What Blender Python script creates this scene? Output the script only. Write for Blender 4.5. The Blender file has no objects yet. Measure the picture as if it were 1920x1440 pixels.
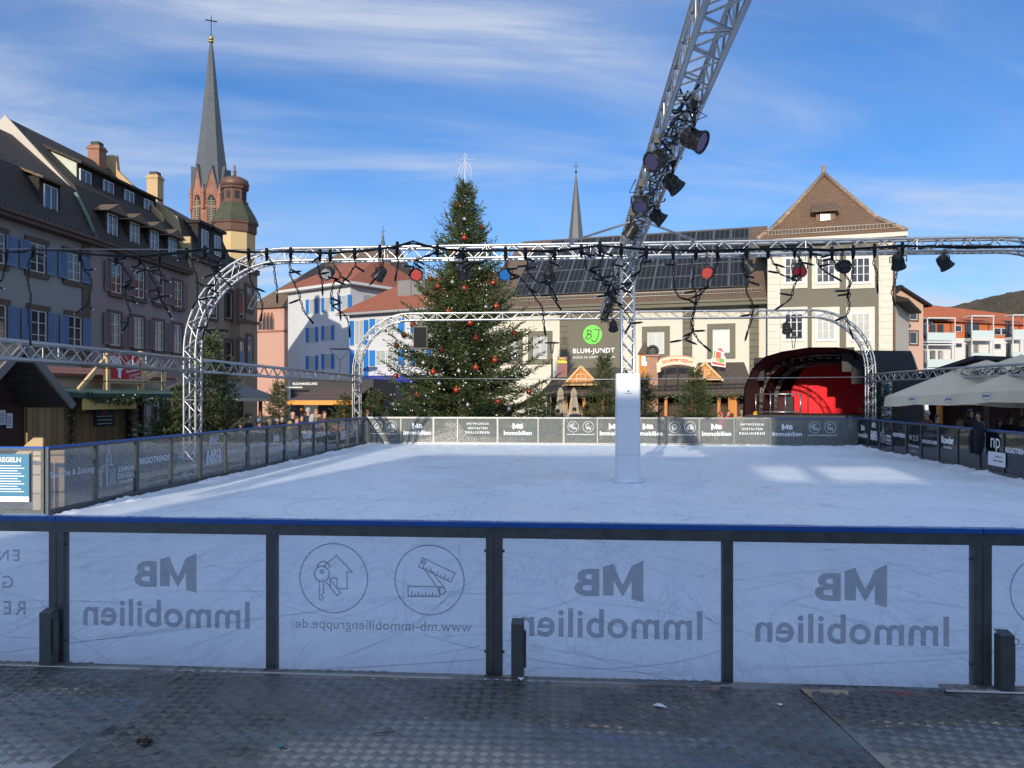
import bpy, math, random
import numpy as np
from mathutils import Vector, Matrix
R = math.radians
scene = bpy.context.scene
COL = scene.collection
# ------------------------------------------------------------------ camera model (rink axis = +Y, ice z = 0)
CZ = 1.69; FPX = 1440.0; CXP = 960.0; HOR = 745.0; YAW = R(4.57)
CA, SA = math.cos(YAW), math.sin(YAW)
GZ = -0.45            # level of the paved square round the raised rink
def P(px, t):
    u = (px-CXP)/FPX
    return (t*(-SA+u*CA), t*(CA+u*SA))
def Zt(py, t): return CZ+(HOR-py)/FPX*t
def tY(px, Y):
    u = (px-CXP)/FPX
    return Y/(CA+u*SA)
def PY(px, Y): return P(px, tY(px, Y))
class Frame:
    """vertical plane: origin o, direction d going right in the picture, n going away"""
    def __init__(s, a, b):
        s.o = Vector((a[0], a[1])); d = Vector((b[0]-a[0], b[1]-a[1])); s.len = d.length; s.d = d.normalized()
        s.n = Vector((-s.d.y, s.d.x)); s.rz = math.atan2(s.d.y, s.d.x)
    def hit(s, px, off=0.0):
        u = (px-CXP)/FPX; r = Vector((-SA+u*CA, CA+u*SA)); o = s.o+s.n*off
        t = (o.x*s.d.y-o.y*s.d.x)/(r.x*s.d.y-r.y*s.d.x)
        return ((r*t-o).dot(s.d), t)
    def x(s, px, off=0.0): return s.hit(px, off)[0]
    def z(s, px, py, off=0.0): return Zt(py, s.hit(px, off)[1])
    def w(s, x, y=0.0): 
        v = s.o+s.d*x+s.n*y; return (v.x, v.y)

# ------------------------------------------------------------------ mesh builder
class MB:
    def __init__(s): s.v=[]; s.f=[]; s.m=[]; s.mi=0; s.sm=[]
    def add(s, vs, fs, smooth=False):
        b=len(s.v); s.v.extend([tuple(v) for v in vs]); s.f.extend([tuple(b+i for i in f) for f in fs])
        s.m.extend([s.mi]*len(fs)); s.sm.extend([smooth]*len(fs)); return s
    def box(s, x0,y0,z0,x1,y1,z1, M=None):
        vs=[(x0,y0,z0),(x1,y0,z0),(x1,y1,z0),(x0,y1,z0),(x0,y0,z1),(x1,y0,z1),(x1,y1,z1),(x0,y1,z1)]
        if M is not None: vs=[M@Vector(v) for v in vs]
        return s.add(vs,[(0,3,2,1),(4,5,6,7),(0,1,5,4),(1,2,6,5),(2,3,7,6),(3,0,4,7)])
    def bar(s, a, b, w, h, up=(0,0,1)):
        a=Vector(a); b=Vector(b); d=(b-a).normalized(); u=Vector(up)
        if abs(d.dot(u))>.99: u=Vector((0,1,0))
        r=d.cross(u).normalized(); u=r.cross(d)
        vs=[]
        for p in (a,b):
            for i,j in ((-1,-1),(1,-1),(1,1),(-1,1)): vs.append(p+r*(w/2*i)+u*(h/2*j))
        return s.add(vs,[(0,3,2,1),(4,5,6,7),(0,1,5,4),(1,2,6,5),(2,3,7,6),(3,0,4,7)])
    def tube(s, pts, r, n=8, cap=True, smooth=True):
        pts=[Vector(p) for p in pts]; k=len(pts); rr=r if isinstance(r,(list,tuple)) else [r]*k
        vs=[]; prev=None
        for i,p in enumerate(pts):
            d=(pts[min(i+1,k-1)]-pts[max(i-1,0)])
            d = d.normalized() if d.length>1e-9 else Vector((0,0,1))
            if prev is None:
                u=Vector((0,0,1)) if abs(d.z)<.9 else Vector((1,0,0)); u=(u-d*u.dot(d)).normalized()
            else:
                u=prev-d*prev.dot(d); u = u.normalized() if u.length>1e-6 else Vector((1,0,0))
            prev=u; w=d.cross(u)
            for j in range(n):
                a=2*math.pi*j/n; vs.append(p+(u*math.cos(a)+w*math.sin(a))*rr[i])
        fs=[(i*n+j,i*n+(j+1)%n,(i+1)*n+(j+1)%n,(i+1)*n+j) for i in range(k-1) for j in range(n)]
        s.add(vs,fs,smooth)
        if cap:
            b=len(s.v)-len(vs)
            s.f.append(tuple(b+j for j in range(n))[::-1]); s.f.append(tuple(b+(k-1)*n+j for j in range(n))); s.m+= [s.mi]*2; s.sm+=[False]*2
        return s
    def lathe(s, prof, n=16, c=(0,0,0), smooth=True, M=None, a0=0.0):
        vs=[]; k=len(prof)
        for r,z in prof:
            for j in range(n):
                a=2*math.pi*j/n+a0; v=Vector((r*math.cos(a),r*math.sin(a),z))
                if M is not None: v=M@v
                vs.append((v[0]+c[0],v[1]+c[1],v[2]+c[2]))
        fs=[(i*n+j,i*n+(j+1)%n,(i+1)*n+(j+1)%n,(i+1)*n+j) for i in range(k-1) for j in range(n)]
        s.add(vs,fs,smooth); b=len(s.v)-len(vs)
        s.f.append(tuple(b+j for j in range(n))[::-1]); s.f.append(tuple(b+(k-1)*n+j for j in range(n))); s.m+=[s.mi]*2; s.sm+=[False]*2
        return s
    def ball(s, c, r, n=12, k=8, sc=(1,1,1)):
        vs=[]
        for i in range(k+1):
            th=math.pi*i/k
            for j in range(n):
                a=2*math.pi*j/n; vs.append((c[0]+r*sc[0]*math.sin(th)*math.cos(a),c[1]+r*sc[1]*math.sin(th)*math.sin(a),c[2]-r*sc[2]*math.cos(th)))
        fs=[(i*n+j,i*n+(j+1)%n,(i+1)*n+(j+1)%n,(i+1)*n+j) for i in range(k) for j in range(n)]
        return s.add(vs,fs,True)
    def ext(s, poly, v, M=None):
        """polygon (3d points) extruded along v, closed"""
        n=len(poly); v=Vector(v); a=[Vector(p) for p in poly]; vs=a+[p+v for p in a]
        if M is not None: vs=[M@q for q in vs]
        return s.add(vs,[tuple(range(n))[::-1],tuple(range(n,2*n))]+[(i,(i+1)%n,n+(i+1)%n,n+i) for i in range(n)])
    def quad(s,a,b,c,d): return s.add([a,b,c,d],[(0,1,2,3)])
    def slab(s, pts, th):
        """sloped roof sheet with thickness th below (pts ccw from above)"""
        a=[Vector(p) for p in pts]; nrm=(a[1]-a[0]).cross(a[2]-a[0]).normalized()
        if nrm.z<0: nrm=-nrm
        return s.ext(a, -nrm*th)
    def build(s, name, mat, parent=None, loc=(0,0,0), rz=0.0):
        me=bpy.data.meshes.new(name)
        me.from_pydata([tuple(v) for v in s.v],[],s.f)
        for m in (mat if isinstance(mat,(list,tuple)) else [mat]): me.materials.append(m)
        me.polygons.foreach_set('material_index', s.m); me.polygons.foreach_set('use_smooth', s.sm)
        me.update()
        o=bpy.data.objects.new(name, me); COL.objects.link(o); o.location=loc; o.rotation_euler=(0,0,rz)
        if parent is not None: o.parent=parent
        return o
def npmesh(name, V, F, mat, parent=None, mats_idx=None):
    me=bpy.data.meshes.new(name); n=len(V); k=F.shape[1]; m=len(F)
    me.vertices.add(n); me.vertices.foreach_set('co', V.astype(np.float32).ravel())
    me.loops.add(m*k); me.loops.foreach_set('vertex_index', F.astype(np.int32).ravel())
    me.polygons.add(m); me.polygons.foreach_set('loop_start', np.arange(0,m*k,k,dtype=np.int32))
    try: me.polygons.foreach_set('loop_total', np.full(m,k,dtype=np.int32))
    except Exception: pass
    for q in (mat if isinstance(mat,(list,tuple)) else [mat]): me.materials.append(q)
    if mats_idx is not None: me.polygons.foreach_set('material_index', mats_idx.astype(np.int32))
    me.update(calc_edges=True); me.validate()
    o=bpy.data.objects.new(name,me); COL.objects.link(o)
    if parent is not None: o.parent=parent
    return o
def tag(o, label=None, cat=None, group=None, kind=None):
    if label: o['label']=label
    if cat: o['category']=cat
    if group: o['group']=group
    if kind: o['kind']=kind
    return o
def thing(name, label, cat, loc=(0,0,0), rz=0.0, group=None):
    o=bpy.data.objects.new(name,None); o.empty_display_size=.2; COL.objects.link(o); o.location=loc; o.rotation_euler=(0,0,rz)
    return tag(o,label,cat,group)
def fthing(name,label,cat,F,z=GZ,group=None):
    return thing(name,label,cat,(F.o.x,F.o.y,z),F.rz,group)
def copy_tree(o, parent=None):
    c=o.copy(); COL.objects.link(c)
    if parent is not None: c.parent=parent
    for ch in list(o.children): copy_tree(ch,c)
    return c

# ------------------------------------------------------------------ lettering
_txt={}
def text_geo(s, bold=0.0, spacing=1.0, ext=0.0):
    key=(s,bold,spacing)
    if key in _txt: return _txt[key]
    cu=bpy.data.curves.new('lettering','FONT'); cu.body=s; cu.size=1.0; cu.align_x='CENTER'; cu.align_y='CENTER'; cu.offset=bold; cu.space_character=spacing
    cu.resolution_u=3; cu.fill_mode='FRONT'
    o=bpy.data.objects.new('lettering',cu); COL.objects.link(o)
    me=bpy.data.meshes.new_from_object(o.evaluated_get(bpy.context.evaluated_depsgraph_get()))
    v=np.array([tuple(q.co) for q in me.vertices]).reshape(-1,3); f=[tuple(p.vertices) for p in me.polygons]
    bpy.data.objects.remove(o); bpy.data.curves.remove(cu); bpy.data.meshes.remove(me)
    if len(v):
        mn=v.min(0); mx=v.max(0); v=v-np.array([(mn[0]+mx[0])/2,(mn[1]+mx[1])/2,0])
        w=mx[0]-mn[0]; h=mx[1]-mn[1]
    else: w=h=1
    _txt[key]=(v,f,w,h); return _txt[key]
def letter(mb, s, x, z, w=None, h=None, y=0.0, mirror=False, bold=0.0, spacing=1.0, rot=0.0, shear=0.0):
    """lettering in the local xz plane facing -y, centred at x,z and w wide (and h high)"""
    v,f,W,H=text_geo(s,bold,spacing)
    sx=(w/W) if w else (h/H); sz=(h/H) if h else sx
    sg=-1 if mirror else 1
    c,sn=math.cos(rot),math.sin(rot)
    out=[]
    for p in v:
        a=(p[0]+shear*p[1])*sx; b=p[1]*sz; a,b=a*c-b*sn,a*sn+b*c
        out.append((x+sg*a,y,z+b))
    mb.add(out,f)
def stroke(mb, pts, w, x, z, sc, y=0.0, mirror=False, close=False):
    """flat ribbon polyline in xz plane, pts in unit coords"""
    sg=-1 if mirror else 1
    q=[Vector((x+sg*p[0]*sc, z+p[1]*sc)) for p in pts]
    if close: q=q+[q[0]]
    for a,b in zip(q[:-1],q[1:]):
        d=b-a
        if d.length<1e-7: continue
        n=Vector((-d.y,d.x)).normalized()*(w/2); e=d.normalized()*(w*.3)
        a2=a-e; b2=b+e
        mb.add([(a2.x-n.x,y,a2.y-n.y),(b2.x-n.x,y,b2.y-n.y),(b2.x+n.x,y,b2.y+n.y),(a2.x+n.x,y,a2.y+n.y)],[(0,1,2,3)])
def circ(cx,cz,r,n=40,a0=0,a1=360): return [(cx+r*math.cos(R(a0+(a1-a0)*i/n)),cz+r*math.sin(R(a0+(a1-a0)*i/n))) for i in range(n+1)]

# ------------------------------------------------------------------ materials
MATS={}
class NT:
    def __init__(s,name):
        s.m=bpy.data.materials.new(name); s.m.use_nodes=True; s.t=s.m.node_tree; s.t.nodes.clear()
        s.out=s.n('ShaderNodeOutputMaterial')
    def n(s,ty,**k):
        o=s.t.nodes.new(ty)
        for a,b in k.items(): setattr(o,a,b)
        return o
    def l(s,a,b): s.t.links.new(a,b)
    def math(s,op,a,b=None,c=None):
        o=s.n('ShaderNodeMath',operation=op)
        for i,q in enumerate((a,b,c)):
            if q is None: continue
            if isinstance(q,(int,float)): o.inputs[i].default_value=q
            else: s.l(q,o.inputs[i])
        return o.outputs[0]
    def ramp(s,fac,stops):
        o=s.n('ShaderNodeValToRGB'); cr=o.color_ramp
        while len(cr.elements)<len(stops): cr.elements.new(.5)
        for e,(p,c) in zip(cr.elements,stops):
            e.position=p; e.color=(c[0],c[1],c[2],1) if hasattr(c,'__len__') else (c,c,c,1)
        s.l(fac,o.inputs[0]); return o.outputs[0]
    def mix(s,fac,a,b,mode='MIX'):
        o=s.n('ShaderNodeMix',data_type='RGBA',blend_type=mode)
        for i,q in ((0,fac),(6,a),(7,b)):
            if isinstance(q,(int,float)): o.inputs[i].default_value=q
            elif isinstance(q,(tuple,list)): o.inputs[i].default_value=(q[0],q[1],q[2],1)
            else: s.l(q,o.inputs[i])
        return o.outputs[2]
    def noise(s,vec,scale,detail=4,rough=.6,dist=0.0):
        o=s.n('ShaderNodeTexNoise'); o.inputs['Scale'].default_value=scale; o.inputs['Detail'].default_value=detail
        o.inputs['Roughness'].default_value=rough; o.inputs['Distortion'].default_value=dist
        if vec is not None: s.l(vec,o.inputs['Vector'])
        return o.outputs['Fac']
    def obj(s): return s.n('ShaderNodeTexCoord').outputs['Object']
    def wallc(s, scale=(1,1)):
        """object coordinates folded so that u runs along the surface and v goes up"""
        tc=s.n('ShaderNodeTexCoord'); sp=s.n('ShaderNodeSeparateXYZ'); s.l(tc.outputs['Object'],sp.inputs[0])
        sn=s.n('ShaderNodeSeparateXYZ'); s.l(tc.outputs['Normal'],sn.inputs[0])
        ax=s.math('ABSOLUTE',sn.outputs[0]); ay=s.math('ABSOLUTE',sn.outputs[1]); g=s.math('GREATER_THAN',ax,ay)
        u=s.math('ADD',s.math('MULTIPLY',sp.outputs[1],g),s.math('MULTIPLY',sp.outputs[0],s.math('SUBTRACT',1.0,g)))
        co=s.n('ShaderNodeCombineXYZ'); s.l(s.math('MULTIPLY',u,scale[0]),co.inputs[0]); s.l(s.math('MULTIPLY',sp.outputs[2],scale[1]),co.inputs[1])
        return co.outputs[0]
    def bsdf(s,color,rough=.6,metal=0.0,bump=None,bs=.1,bd=.02,spec=None):
        b=s.n('ShaderNodeBsdfPrincipled')
        for nm,q in (('Base Color',color),('Roughness',rough),('Metallic',metal)):
            if isinstance(q,(int,float)): b.inputs[nm].default_value=q
            elif isinstance(q,(tuple,list)): b.inputs[nm].default_value=(q[0],q[1],q[2],1)
            else: s.l(q,b.inputs[nm])
        if spec is not None: b.inputs['Specular IOR Level'].default_value=spec
        if bump is not None:
            u=s.n('ShaderNodeBump'); u.inputs['Strength'].default_value=bs; u.inputs['Distance'].default_value=bd
            s.l(bump,u.inputs['Height']); s.l(u.outputs[0],b.inputs['Normal'])
        return b
    def done(s,sh): 
        s.l(sh if not hasattr(sh,'outputs') else sh.outputs[0],s.out.inputs[0]); return s.m
def sc(c,k): return tuple(min(1,x*k) for x in c)
def plain(name,c,rough=.6,metal=0.0,var=.18,scale=6,bump=.12,spec=None,streak=False):
    if name in MATS: return MATS[name]
    t=NT(name); o=t.obj()
    f=t.noise(o,scale,5,.65); f2=t.noise(o,scale*.13,3,.6)
    g=t.math('ADD',t.math('MULTIPLY',f,.6),t.math('MULTIPLY',f2,.4))
    if streak:
        mp=t.n('ShaderNodeMapping'); mp.inputs['Scale'].default_value=(3,3,.25); t.l(o,mp.inputs[0])
        g=t.math('ADD',t.math('MULTIPLY',g,.6),t.math('MULTIPLY',t.noise(mp.outputs[0],1.3,4,.7),.4))
    col=t.ramp(g,[(.25,sc(c,1-var)),(.55,c),(.8,sc(c,1+var*.6))])
    rg=t.math('ADD',rough-.08,t.math('MULTIPLY',f,.16))
    MATS[name]=t.done(t.bsdf(col,rg,metal,f,bump,.01,spec)); return MATS[name]
def tiles(name,c,c2,u=.26,v=.17,bump=.6,moss=None,var=.5,rough=.78):
    if name in MATS: return MATS[name]
    t=NT(name); w=t.wallc()
    b=t.n('ShaderNodeTexBrick'); t.l(w,b.inputs['Vector']); b.inputs['Scale'].default_value=1; b.inputs['Mortar Size'].default_value=.012
    b.inputs['Brick Width'].default_value=u; b.inputs['Row Height'].default_value=v; b.inputs['Color1'].default_value=(*c,1); b.inputs['Color2'].default_value=(*c2,1)
    b.inputs['Mortar'].default_value=(*sc(c,.35),1); b.inputs['Mortar Smooth'].default_value=.3
    n=t.noise(t.obj(),.7,5,.7); n2=t.noise(t.obj(),9,3,.6)
    col=t.mix(t.ramp(n,[(.4,0.0),(.7,var)]),b.outputs[0],moss or sc(c,.6))
    col=t.mix(t.math('MULTIPLY',n2,.35),col,sc(c2,1.35))
    sp=t.n('ShaderNodeSeparateXYZ'); t.l(w,sp.inputs[0])
    saw=t.math('FRACT',t.math('DIVIDE',sp.outputs[1],v))
    h=t.math('SUBTRACT',t.math('MULTIPLY',b.outputs['Fac'],-.5),saw)
    MATS[name]=t.done(t.bsdf(col,rough,0,h,bump,.03)); return MATS[name]
def planks(name,c,w=.14,vert=True,var=.35,rough=.7):
    if name in MATS: return MATS[name]
    t=NT(name); k=t.wallc(); sp=t.n('ShaderNodeSeparateXYZ'); t.l(k,sp.inputs[0])
    a=sp.outputs[0] if vert else sp.outputs[1]; bb=sp.outputs[1] if vert else sp.outputs[0]
    q=t.math('DIVIDE',a,w); fr=t.math('FRACT',q); fl=t.math('FLOOR',q)
    wn=t.n('ShaderNodeTexWhiteNoise',noise_dimensions='1D'); t.l(fl,wn.inputs['W'])
    co=t.n('ShaderNodeCombineXYZ'); t.l(t.math('MULTIPLY',q,6.0),co.inputs[0]); t.l(t.math('MULTIPLY',bb,1.2),co.inputs[1]); t.l(t.math('MULTIPLY',wn.outputs[0],9),co.inputs[2])
    g=t.noise(co.outputs[0],1.5,5,.65,.6)
    m=t.math('ADD',t.math('MULTIPLY',g,.6),t.math('MULTIPLY',wn.outputs[0],.4))
    col=t.ramp(m,[(.2,sc(c,1-var)),(.5,c),(.85,sc(c,1+var*.7))])
    gap=t.math('LESS_THAN',t.math('ABSOLUTE',t.math('SUBTRACT',fr,.5)),.46)
    col=t.mix(gap,sc(c,.25),col)
    MATS[name]=t.done(t.bsdf(col,rough,0,t.math('ADD',gap,t.math('MULTIPLY',g,.15)),.4,.008)); return MATS[name]
def stone(name,c,u=.7,v=.35,mort=.5,var=.25):
    if name in MATS: return MATS[name]
    t=NT(name); w=t.wallc(); b=t.n('ShaderNodeTexBrick'); t.l(w,b.inputs['Vector']); b.inputs['Scale'].default_value=1
    b.inputs['Mortar Size'].default_value=.012; b.inputs['Brick Width'].default_value=u; b.inputs['Row Height'].default_value=v
    b.inputs['Color1'].default_value=(*sc(c,1-var),1); b.inputs['Color2'].default_value=(*sc(c,1+var*.5),1); b.inputs['Mortar'].default_value=(*sc(c,mort),1)
    n=t.noise(t.obj(),5,5,.7); n2=t.noise(t.obj(),.8,4,.6)
    col=t.mix(t.math('MULTIPLY',t.math('ADD',n,n2),.22),b.outputs[0],sc(c,.55))
    MATS[name]=t.done(t.bsdf(col,.85,0,t.math('SUBTRACT',n,b.outputs['Fac']),.3,.015)); return MATS[name]
def glassy(name,tr=.85,tint=(.95,.97,1),diff=(.5,.5,.5),dw=.08,rough=.03,gl=1.0):
    """see-through sheet: transparent + thin film of diffuse + fresnel gloss"""
    if name in MATS: return MATS[name]
    t=NT(name); tr_=t.n('ShaderNodeBsdfTransparent'); tr_.inputs[0].default_value=(*tint,1)
    d=t.n('ShaderNodeBsdfDiffuse'); n=t.noise(t.obj(),3.5,5,.7)
    d.inputs[0].default_value=(*diff,1)
    g=t.n('ShaderNodeBsdfGlossy'); g.inputs['Roughness'].default_value=rough
    u=t.n('ShaderNodeBump'); u.inputs['Strength'].default_value=.04; u.inputs['Distance'].default_value=.02; t.l(t.noise(t.obj(),1.7,2,.5),u.inputs['Height']); t.l(u.outputs[0],g.inputs['Normal'])
    m=t.n('ShaderNodeMixShader'); t.l(t.math('MULTIPLY',t.math('ADD',.55,t.math('MULTIPLY',n,.9)),dw),m.inputs[0]); t.l(tr_.outputs[0],m.inputs[1]); t.l(d.outputs[0],m.inputs[2])
    fr=t.n('ShaderNodeFresnel'); fr.inputs[0].default_value=1.45
    m2=t.n('ShaderNodeMixShader'); t.l(t.math('MULTIPLY',fr.outputs[0],gl),m2.inputs[0]); t.l(m.outputs[0],m2.inputs[1]); t.l(g.outputs[0],m2.inputs[2])
    MATS[name]=t.done(m2); return MATS[name]
def emis(name,c,k):
    if name in MATS: return MATS[name]
    t=NT(name); e=t.n('ShaderNodeEmission'); e.inputs[0].default_value=(*c,1); e.inputs[1].default_value=k
    MATS[name]=t.done(e); return MATS[name]
def leafy(name,c,c2):
    if name in MATS: return MATS[name]
    t=NT(name); o=t.obj(); f=t.noise(o,1.1,4,.7); f2=t.noise(o,14,2,.5)
    g=t.math('ADD',t.math('MULTIPLY',f,.55),t.math('MULTIPLY',f2,.45))
    col=t.ramp(g,[(.33,c),(.66,c2)])
    b=t.bsdf(col,.55,0); b.inputs['Specular IOR Level'].default_value=.3
    tl=t.n('ShaderNodeBsdfTranslucent'); t.l(col,tl.inputs[0])
    m=t.n('ShaderNodeMixShader'); m.inputs[0].default_value=.2; t.l(b.outputs[0],m.inputs[1]); t.l(tl.outputs[0],m.inputs[2])
    MATS[name]=t.done(m); return MATS[name]
SUN_E=4.3; SKY_S=.15; SKY_TINT=(.40,.70,1.02); CLOUD_C=(3.9,4.3,5.0,1); EXPO=0.14
FILL_VEIL_C=(3.7,5.1,7.8,1)  # bright veil added in the unseen sky behind the camera to fill the shade
# ================================================================== camera, light, sky
cam=bpy.data.cameras.new('camera'); cam.sensor_width=36; cam.lens=36*FPX/1920; cam.shift_y=(HOR-720)/1920.0; cam.clip_start=.05; cam.clip_end=6000
co=bpy.data.objects.new('camera',cam); COL.objects.link(co); co.location=(0,0,CZ); co.rotation_euler=(math.pi/2,0,YAW); scene.camera=co
SUN_EL=R(14.0); SUND=Vector((.17,.985,0)).normalized()*math.cos(SUN_EL); SUND.z=-math.sin(SUN_EL)
sl=bpy.data.lights.new('sun','SUN'); sl.energy=SUN_E; sl.angle=R(.55); sl.color=(1,.89,.72)
so=bpy.data.objects.new('sun',sl); COL.objects.link(so); so.rotation_euler=SUND.to_track_quat('-Z','Y').to_euler(); so.location=(0,-30,40)
w=bpy.data.worlds.new('World'); scene.world=w; w.use_nodes=True; wt=w.node_tree
def wn(ty,**k):
    o=wt.nodes.new(ty)
    for a,b in k.items(): setattr(o,a,b)
    return o
def wmath(op,a,b=None):
    o=wn('ShaderNodeMath',operation=op)
    for i,q in enumerate((a,b)):
        if q is None: continue
        if isinstance(q,(int,float)): o.inputs[i].default_value=q
        else: wt.links.new(q,o.inputs[i])
    return o.outputs[0]
bg=wt.nodes['Background']; bg.inputs[1].default_value=SKY_S
sk=wn('ShaderNodeTexSky'); sk.sky_type='NISHITA'; sk.sun_disc=False; sk.sun_elevation=SUN_EL; sk.sun_rotation=math.atan2(-.17,-.985)%(2*math.pi)
sk.air_density=1.0; sk.dust_density=.2; sk.ozone_density=3.0; sk.altitude=200
tintn=wn('ShaderNodeMix',data_type='RGBA',blend_type='MULTIPLY'); tintn.inputs[0].default_value=1
wt.links.new(sk.outputs[0],tintn.inputs[6]); tintn.inputs[7].default_value=(*SKY_TINT,1)
tc=wn('ShaderNodeTexCoord'); sp=wn('ShaderNodeSeparateXYZ'); wt.links.new(tc.outputs['Generated'],sp.inputs[0])
zz=wmath('ADD',wmath('MAXIMUM',sp.outputs[2],0.0),.16)
cx=wn('ShaderNodeCombineXYZ'); wt.links.new(wmath('DIVIDE',sp.outputs[0],zz),cx.inputs[0]); wt.links.new(wmath('DIVIDE',sp.outputs[1],zz),cx.inputs[1])
def wnoise(scale,detail,rough,dist,rot,stretch,off):
    mp=wn('ShaderNodeMapping'); mp.inputs['Rotation'].default_value=(0,0,R(rot)); mp.inputs['Scale'].default_value=(stretch,1,1); mp.inputs['Location'].default_value=off
    wt.links.new(cx.outputs[0],mp.inputs[0]); o=wn('ShaderNodeTexNoise'); o.inputs['Scale'].default_value=scale; o.inputs['Detail'].default_value=detail; o.inputs['Roughness'].default_value=rough; o.inputs['Distortion'].default_value=dist
    wt.links.new(mp.outputs[0],o.inputs['Vector']); return o.outputs['Fac']
def wramp(f,a,b):
    o=wn('ShaderNodeMapRange'); o.inputs[1].default_value=a; o.inputs[2].default_value=b; o.interpolation_type='SMOOTHSTEP'; wt.links.new(f,o.inputs[0]); return o.outputs[0]
veil=wramp(wnoise(.5,5,.55,.9,24,.6,(3.1,.4,0)),.31,.62)
wisp=wramp(wnoise(1.35,8,.6,1.6,38,.34,(1.7,2.2,0)),.42,.78)
low=wramp(sp.outputs[2],.34,.02)
side=wramp(sp.outputs[0],.75,-.25)
cl=wmath('ADD',wmath('MULTIPLY',veil,.38),wmath('MULTIPLY',wmath('MULTIPLY',wisp,wmath('ADD',veil,.35)),1.0))
cl=wmath('MULTIPLY',cl,wmath('ADD',.62,wmath('MULTIPLY',side,.38)))
cl=wmath('MINIMUM',wmath('ADD',cl,wmath('MULTIPLY',low,.12)),.8)
cm=wn('ShaderNodeMix',data_type='RGBA'); wt.links.new(cl,cm.inputs[0]); wt.links.new(tintn.outputs[2],cm.inputs[6]); cm.inputs[7].default_value=CLOUD_C
back=wramp(sp.outputs[1],.15,-.55)  # mask of the added fill veil, strongest behind the camera
cm2=wn('ShaderNodeMix',data_type='RGBA'); wt.links.new(wmath('MULTIPLY',back,.8),cm2.inputs[0]); wt.links.new(cm.outputs[2],cm2.inputs[6]); cm2.inputs[7].default_value=FILL_VEIL_C
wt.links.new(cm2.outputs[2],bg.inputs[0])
vs=scene.view_settings; vs.view_transform='Standard'; vs.look='None'; vs.gamma=1; vs.exposure=EXPO; vs.use_curve_mapping=False
cy=scene.cycles; cy.max_bounces=8; cy.transparent_max_bounces=24; cy.diffuse_bounces=3; cy.glossy_bounces=3; cy.sample_clamp_indirect=6
cy.use_denoising=True; cy.denoiser='OPENIMAGEDENOISE'; cy.denoising_input_passes='RGB_ALBEDO_NORMAL'; cy.denoising_prefilter='FAST'

# ================================================================== ground, ice, walkway
t=NT('paving'); o_=t.obj(); b=t.n('ShaderNodeTexBrick'); t.l(o_,b.inputs['Vector']); b.inputs['Scale'].default_value=1
b.inputs['Brick Width'].default_value=.24; b.inputs['Row Height'].default_value=.16; b.inputs['Mortar Size'].default_value=.008
b.inputs['Color1'].default_value=(.16,.15,.14,1); b.inputs['Color2'].default_value=(.22,.2,.18,1); b.inputs['Mortar'].default_value=(.07,.065,.06,1)
M_PAVE=t.done(t.bsdf(t.mix(t.math('MULTIPLY',t.noise(o_,.6,5,.7),.5),b.outputs[0],(.1,.095,.09)),.75,0,b.outputs['Fac'],-.3,.01))
g=MB(); g.quad((-900,-300,0),(900,-300,0),(900,1500,0),(-900,1500,0)); tag(g.build('ground',M_PAVE,None,(0,0,GZ)),kind='structure',label='grey paved town square')

t=NT('ice'); o_=t.obj()
f1=t.noise(o_,.5,5,.62); f2=t.noise(o_,7,6,.7)
def scratch(rot,sx,sy,sc_,lo,hi,dist):
    mp=t.n('ShaderNodeMapping'); mp.inputs['Rotation'].default_value=(0,0,R(rot)); mp.inputs['Scale'].default_value=(sx,sy,1); t.l(o_,mp.inputs[0])
    n=t.noise(mp.outputs[0],sc_,3,.5,dist); return t.ramp(t.math('ABSOLUTE',t.math('SUBTRACT',n,.5)),[(lo,1.0),(hi*1.1,0.0)])
s1=scratch(20,1,.22,3.0,0.0,.012,1.1); s2=scratch(-38,1,.2,2.2,0.0,.010,1.4); s3=scratch(84,1,.15,3.6,0.0,.014,.9); s4=scratch(55,1,.3,6.5,0.0,.02,.7)
sm=t.math('MINIMUM',t.math('ADD',t.math('ADD',s1,s2),t.math('ADD',s3,s4)),1.0)
mk=t.ramp(t.noise(o_,.9,3,.6),[(.35,.1),(.65,1.0)])
sm=t.math('MULTIPLY',sm,mk)
base=t.ramp(f2,[(.3,(.79,.86,.93)),(.6,(.83,.89,.95)),(.85,(.87,.91,.96))])
base=t.mix(t.ramp(f1,[(.4,0.0),(.75,.4)]),base,(.80,.86,.93))
colr=t.mix(t.math('MULTIPLY',sm,.6),base,(.46,.54,.66))
bb=t.bsdf(colr,t.ramp(f1,[(.35,.34),(.7,.62)]),0,t.math('ADD',t.math('MULTIPLY',f2,.4),t.math('MULTIPLY',sm,-.7)),.12,.006,.35); M_ICE=t.done(bb)
FARY=27.4; NEARY=4.33; LX=-7.5; LCY=10.4
def RX(Y): return 9.8+(Y-27.4)*(.7/11.2)      # slightly splayed right side
i=MB(); i.add([(LX,LCY,0),(-14,LCY,0),(-14,NEARY-.1,0),(RX(NEARY),NEARY-.1,0),(RX(FARY),FARY,0),(LX,FARY,0)],[(0,1,2,3,4,5)])
tag(i.build('ice',M_ICE),kind='structure',label='white scratched ice of the skating rink')
M_DECK=planks('rink_base',(.2,.19,.18),.4,False)
i=MB(); i.ext([(-14.2,NEARY-.2,-.01),(RX(NEARY)+.3,NEARY-.2,-.01),(RX(FARY)+.3,FARY+.25,-.01),(LX-.25,FARY+.25,-.01),(LX-.25,LCY+.25,-.01),(-14.2,LCY+.25,-.01)],(0,0,GZ+.01))
tag(i.build('rink_base',M_DECK),kind='structure',label='raised base slab under the ice')
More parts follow.
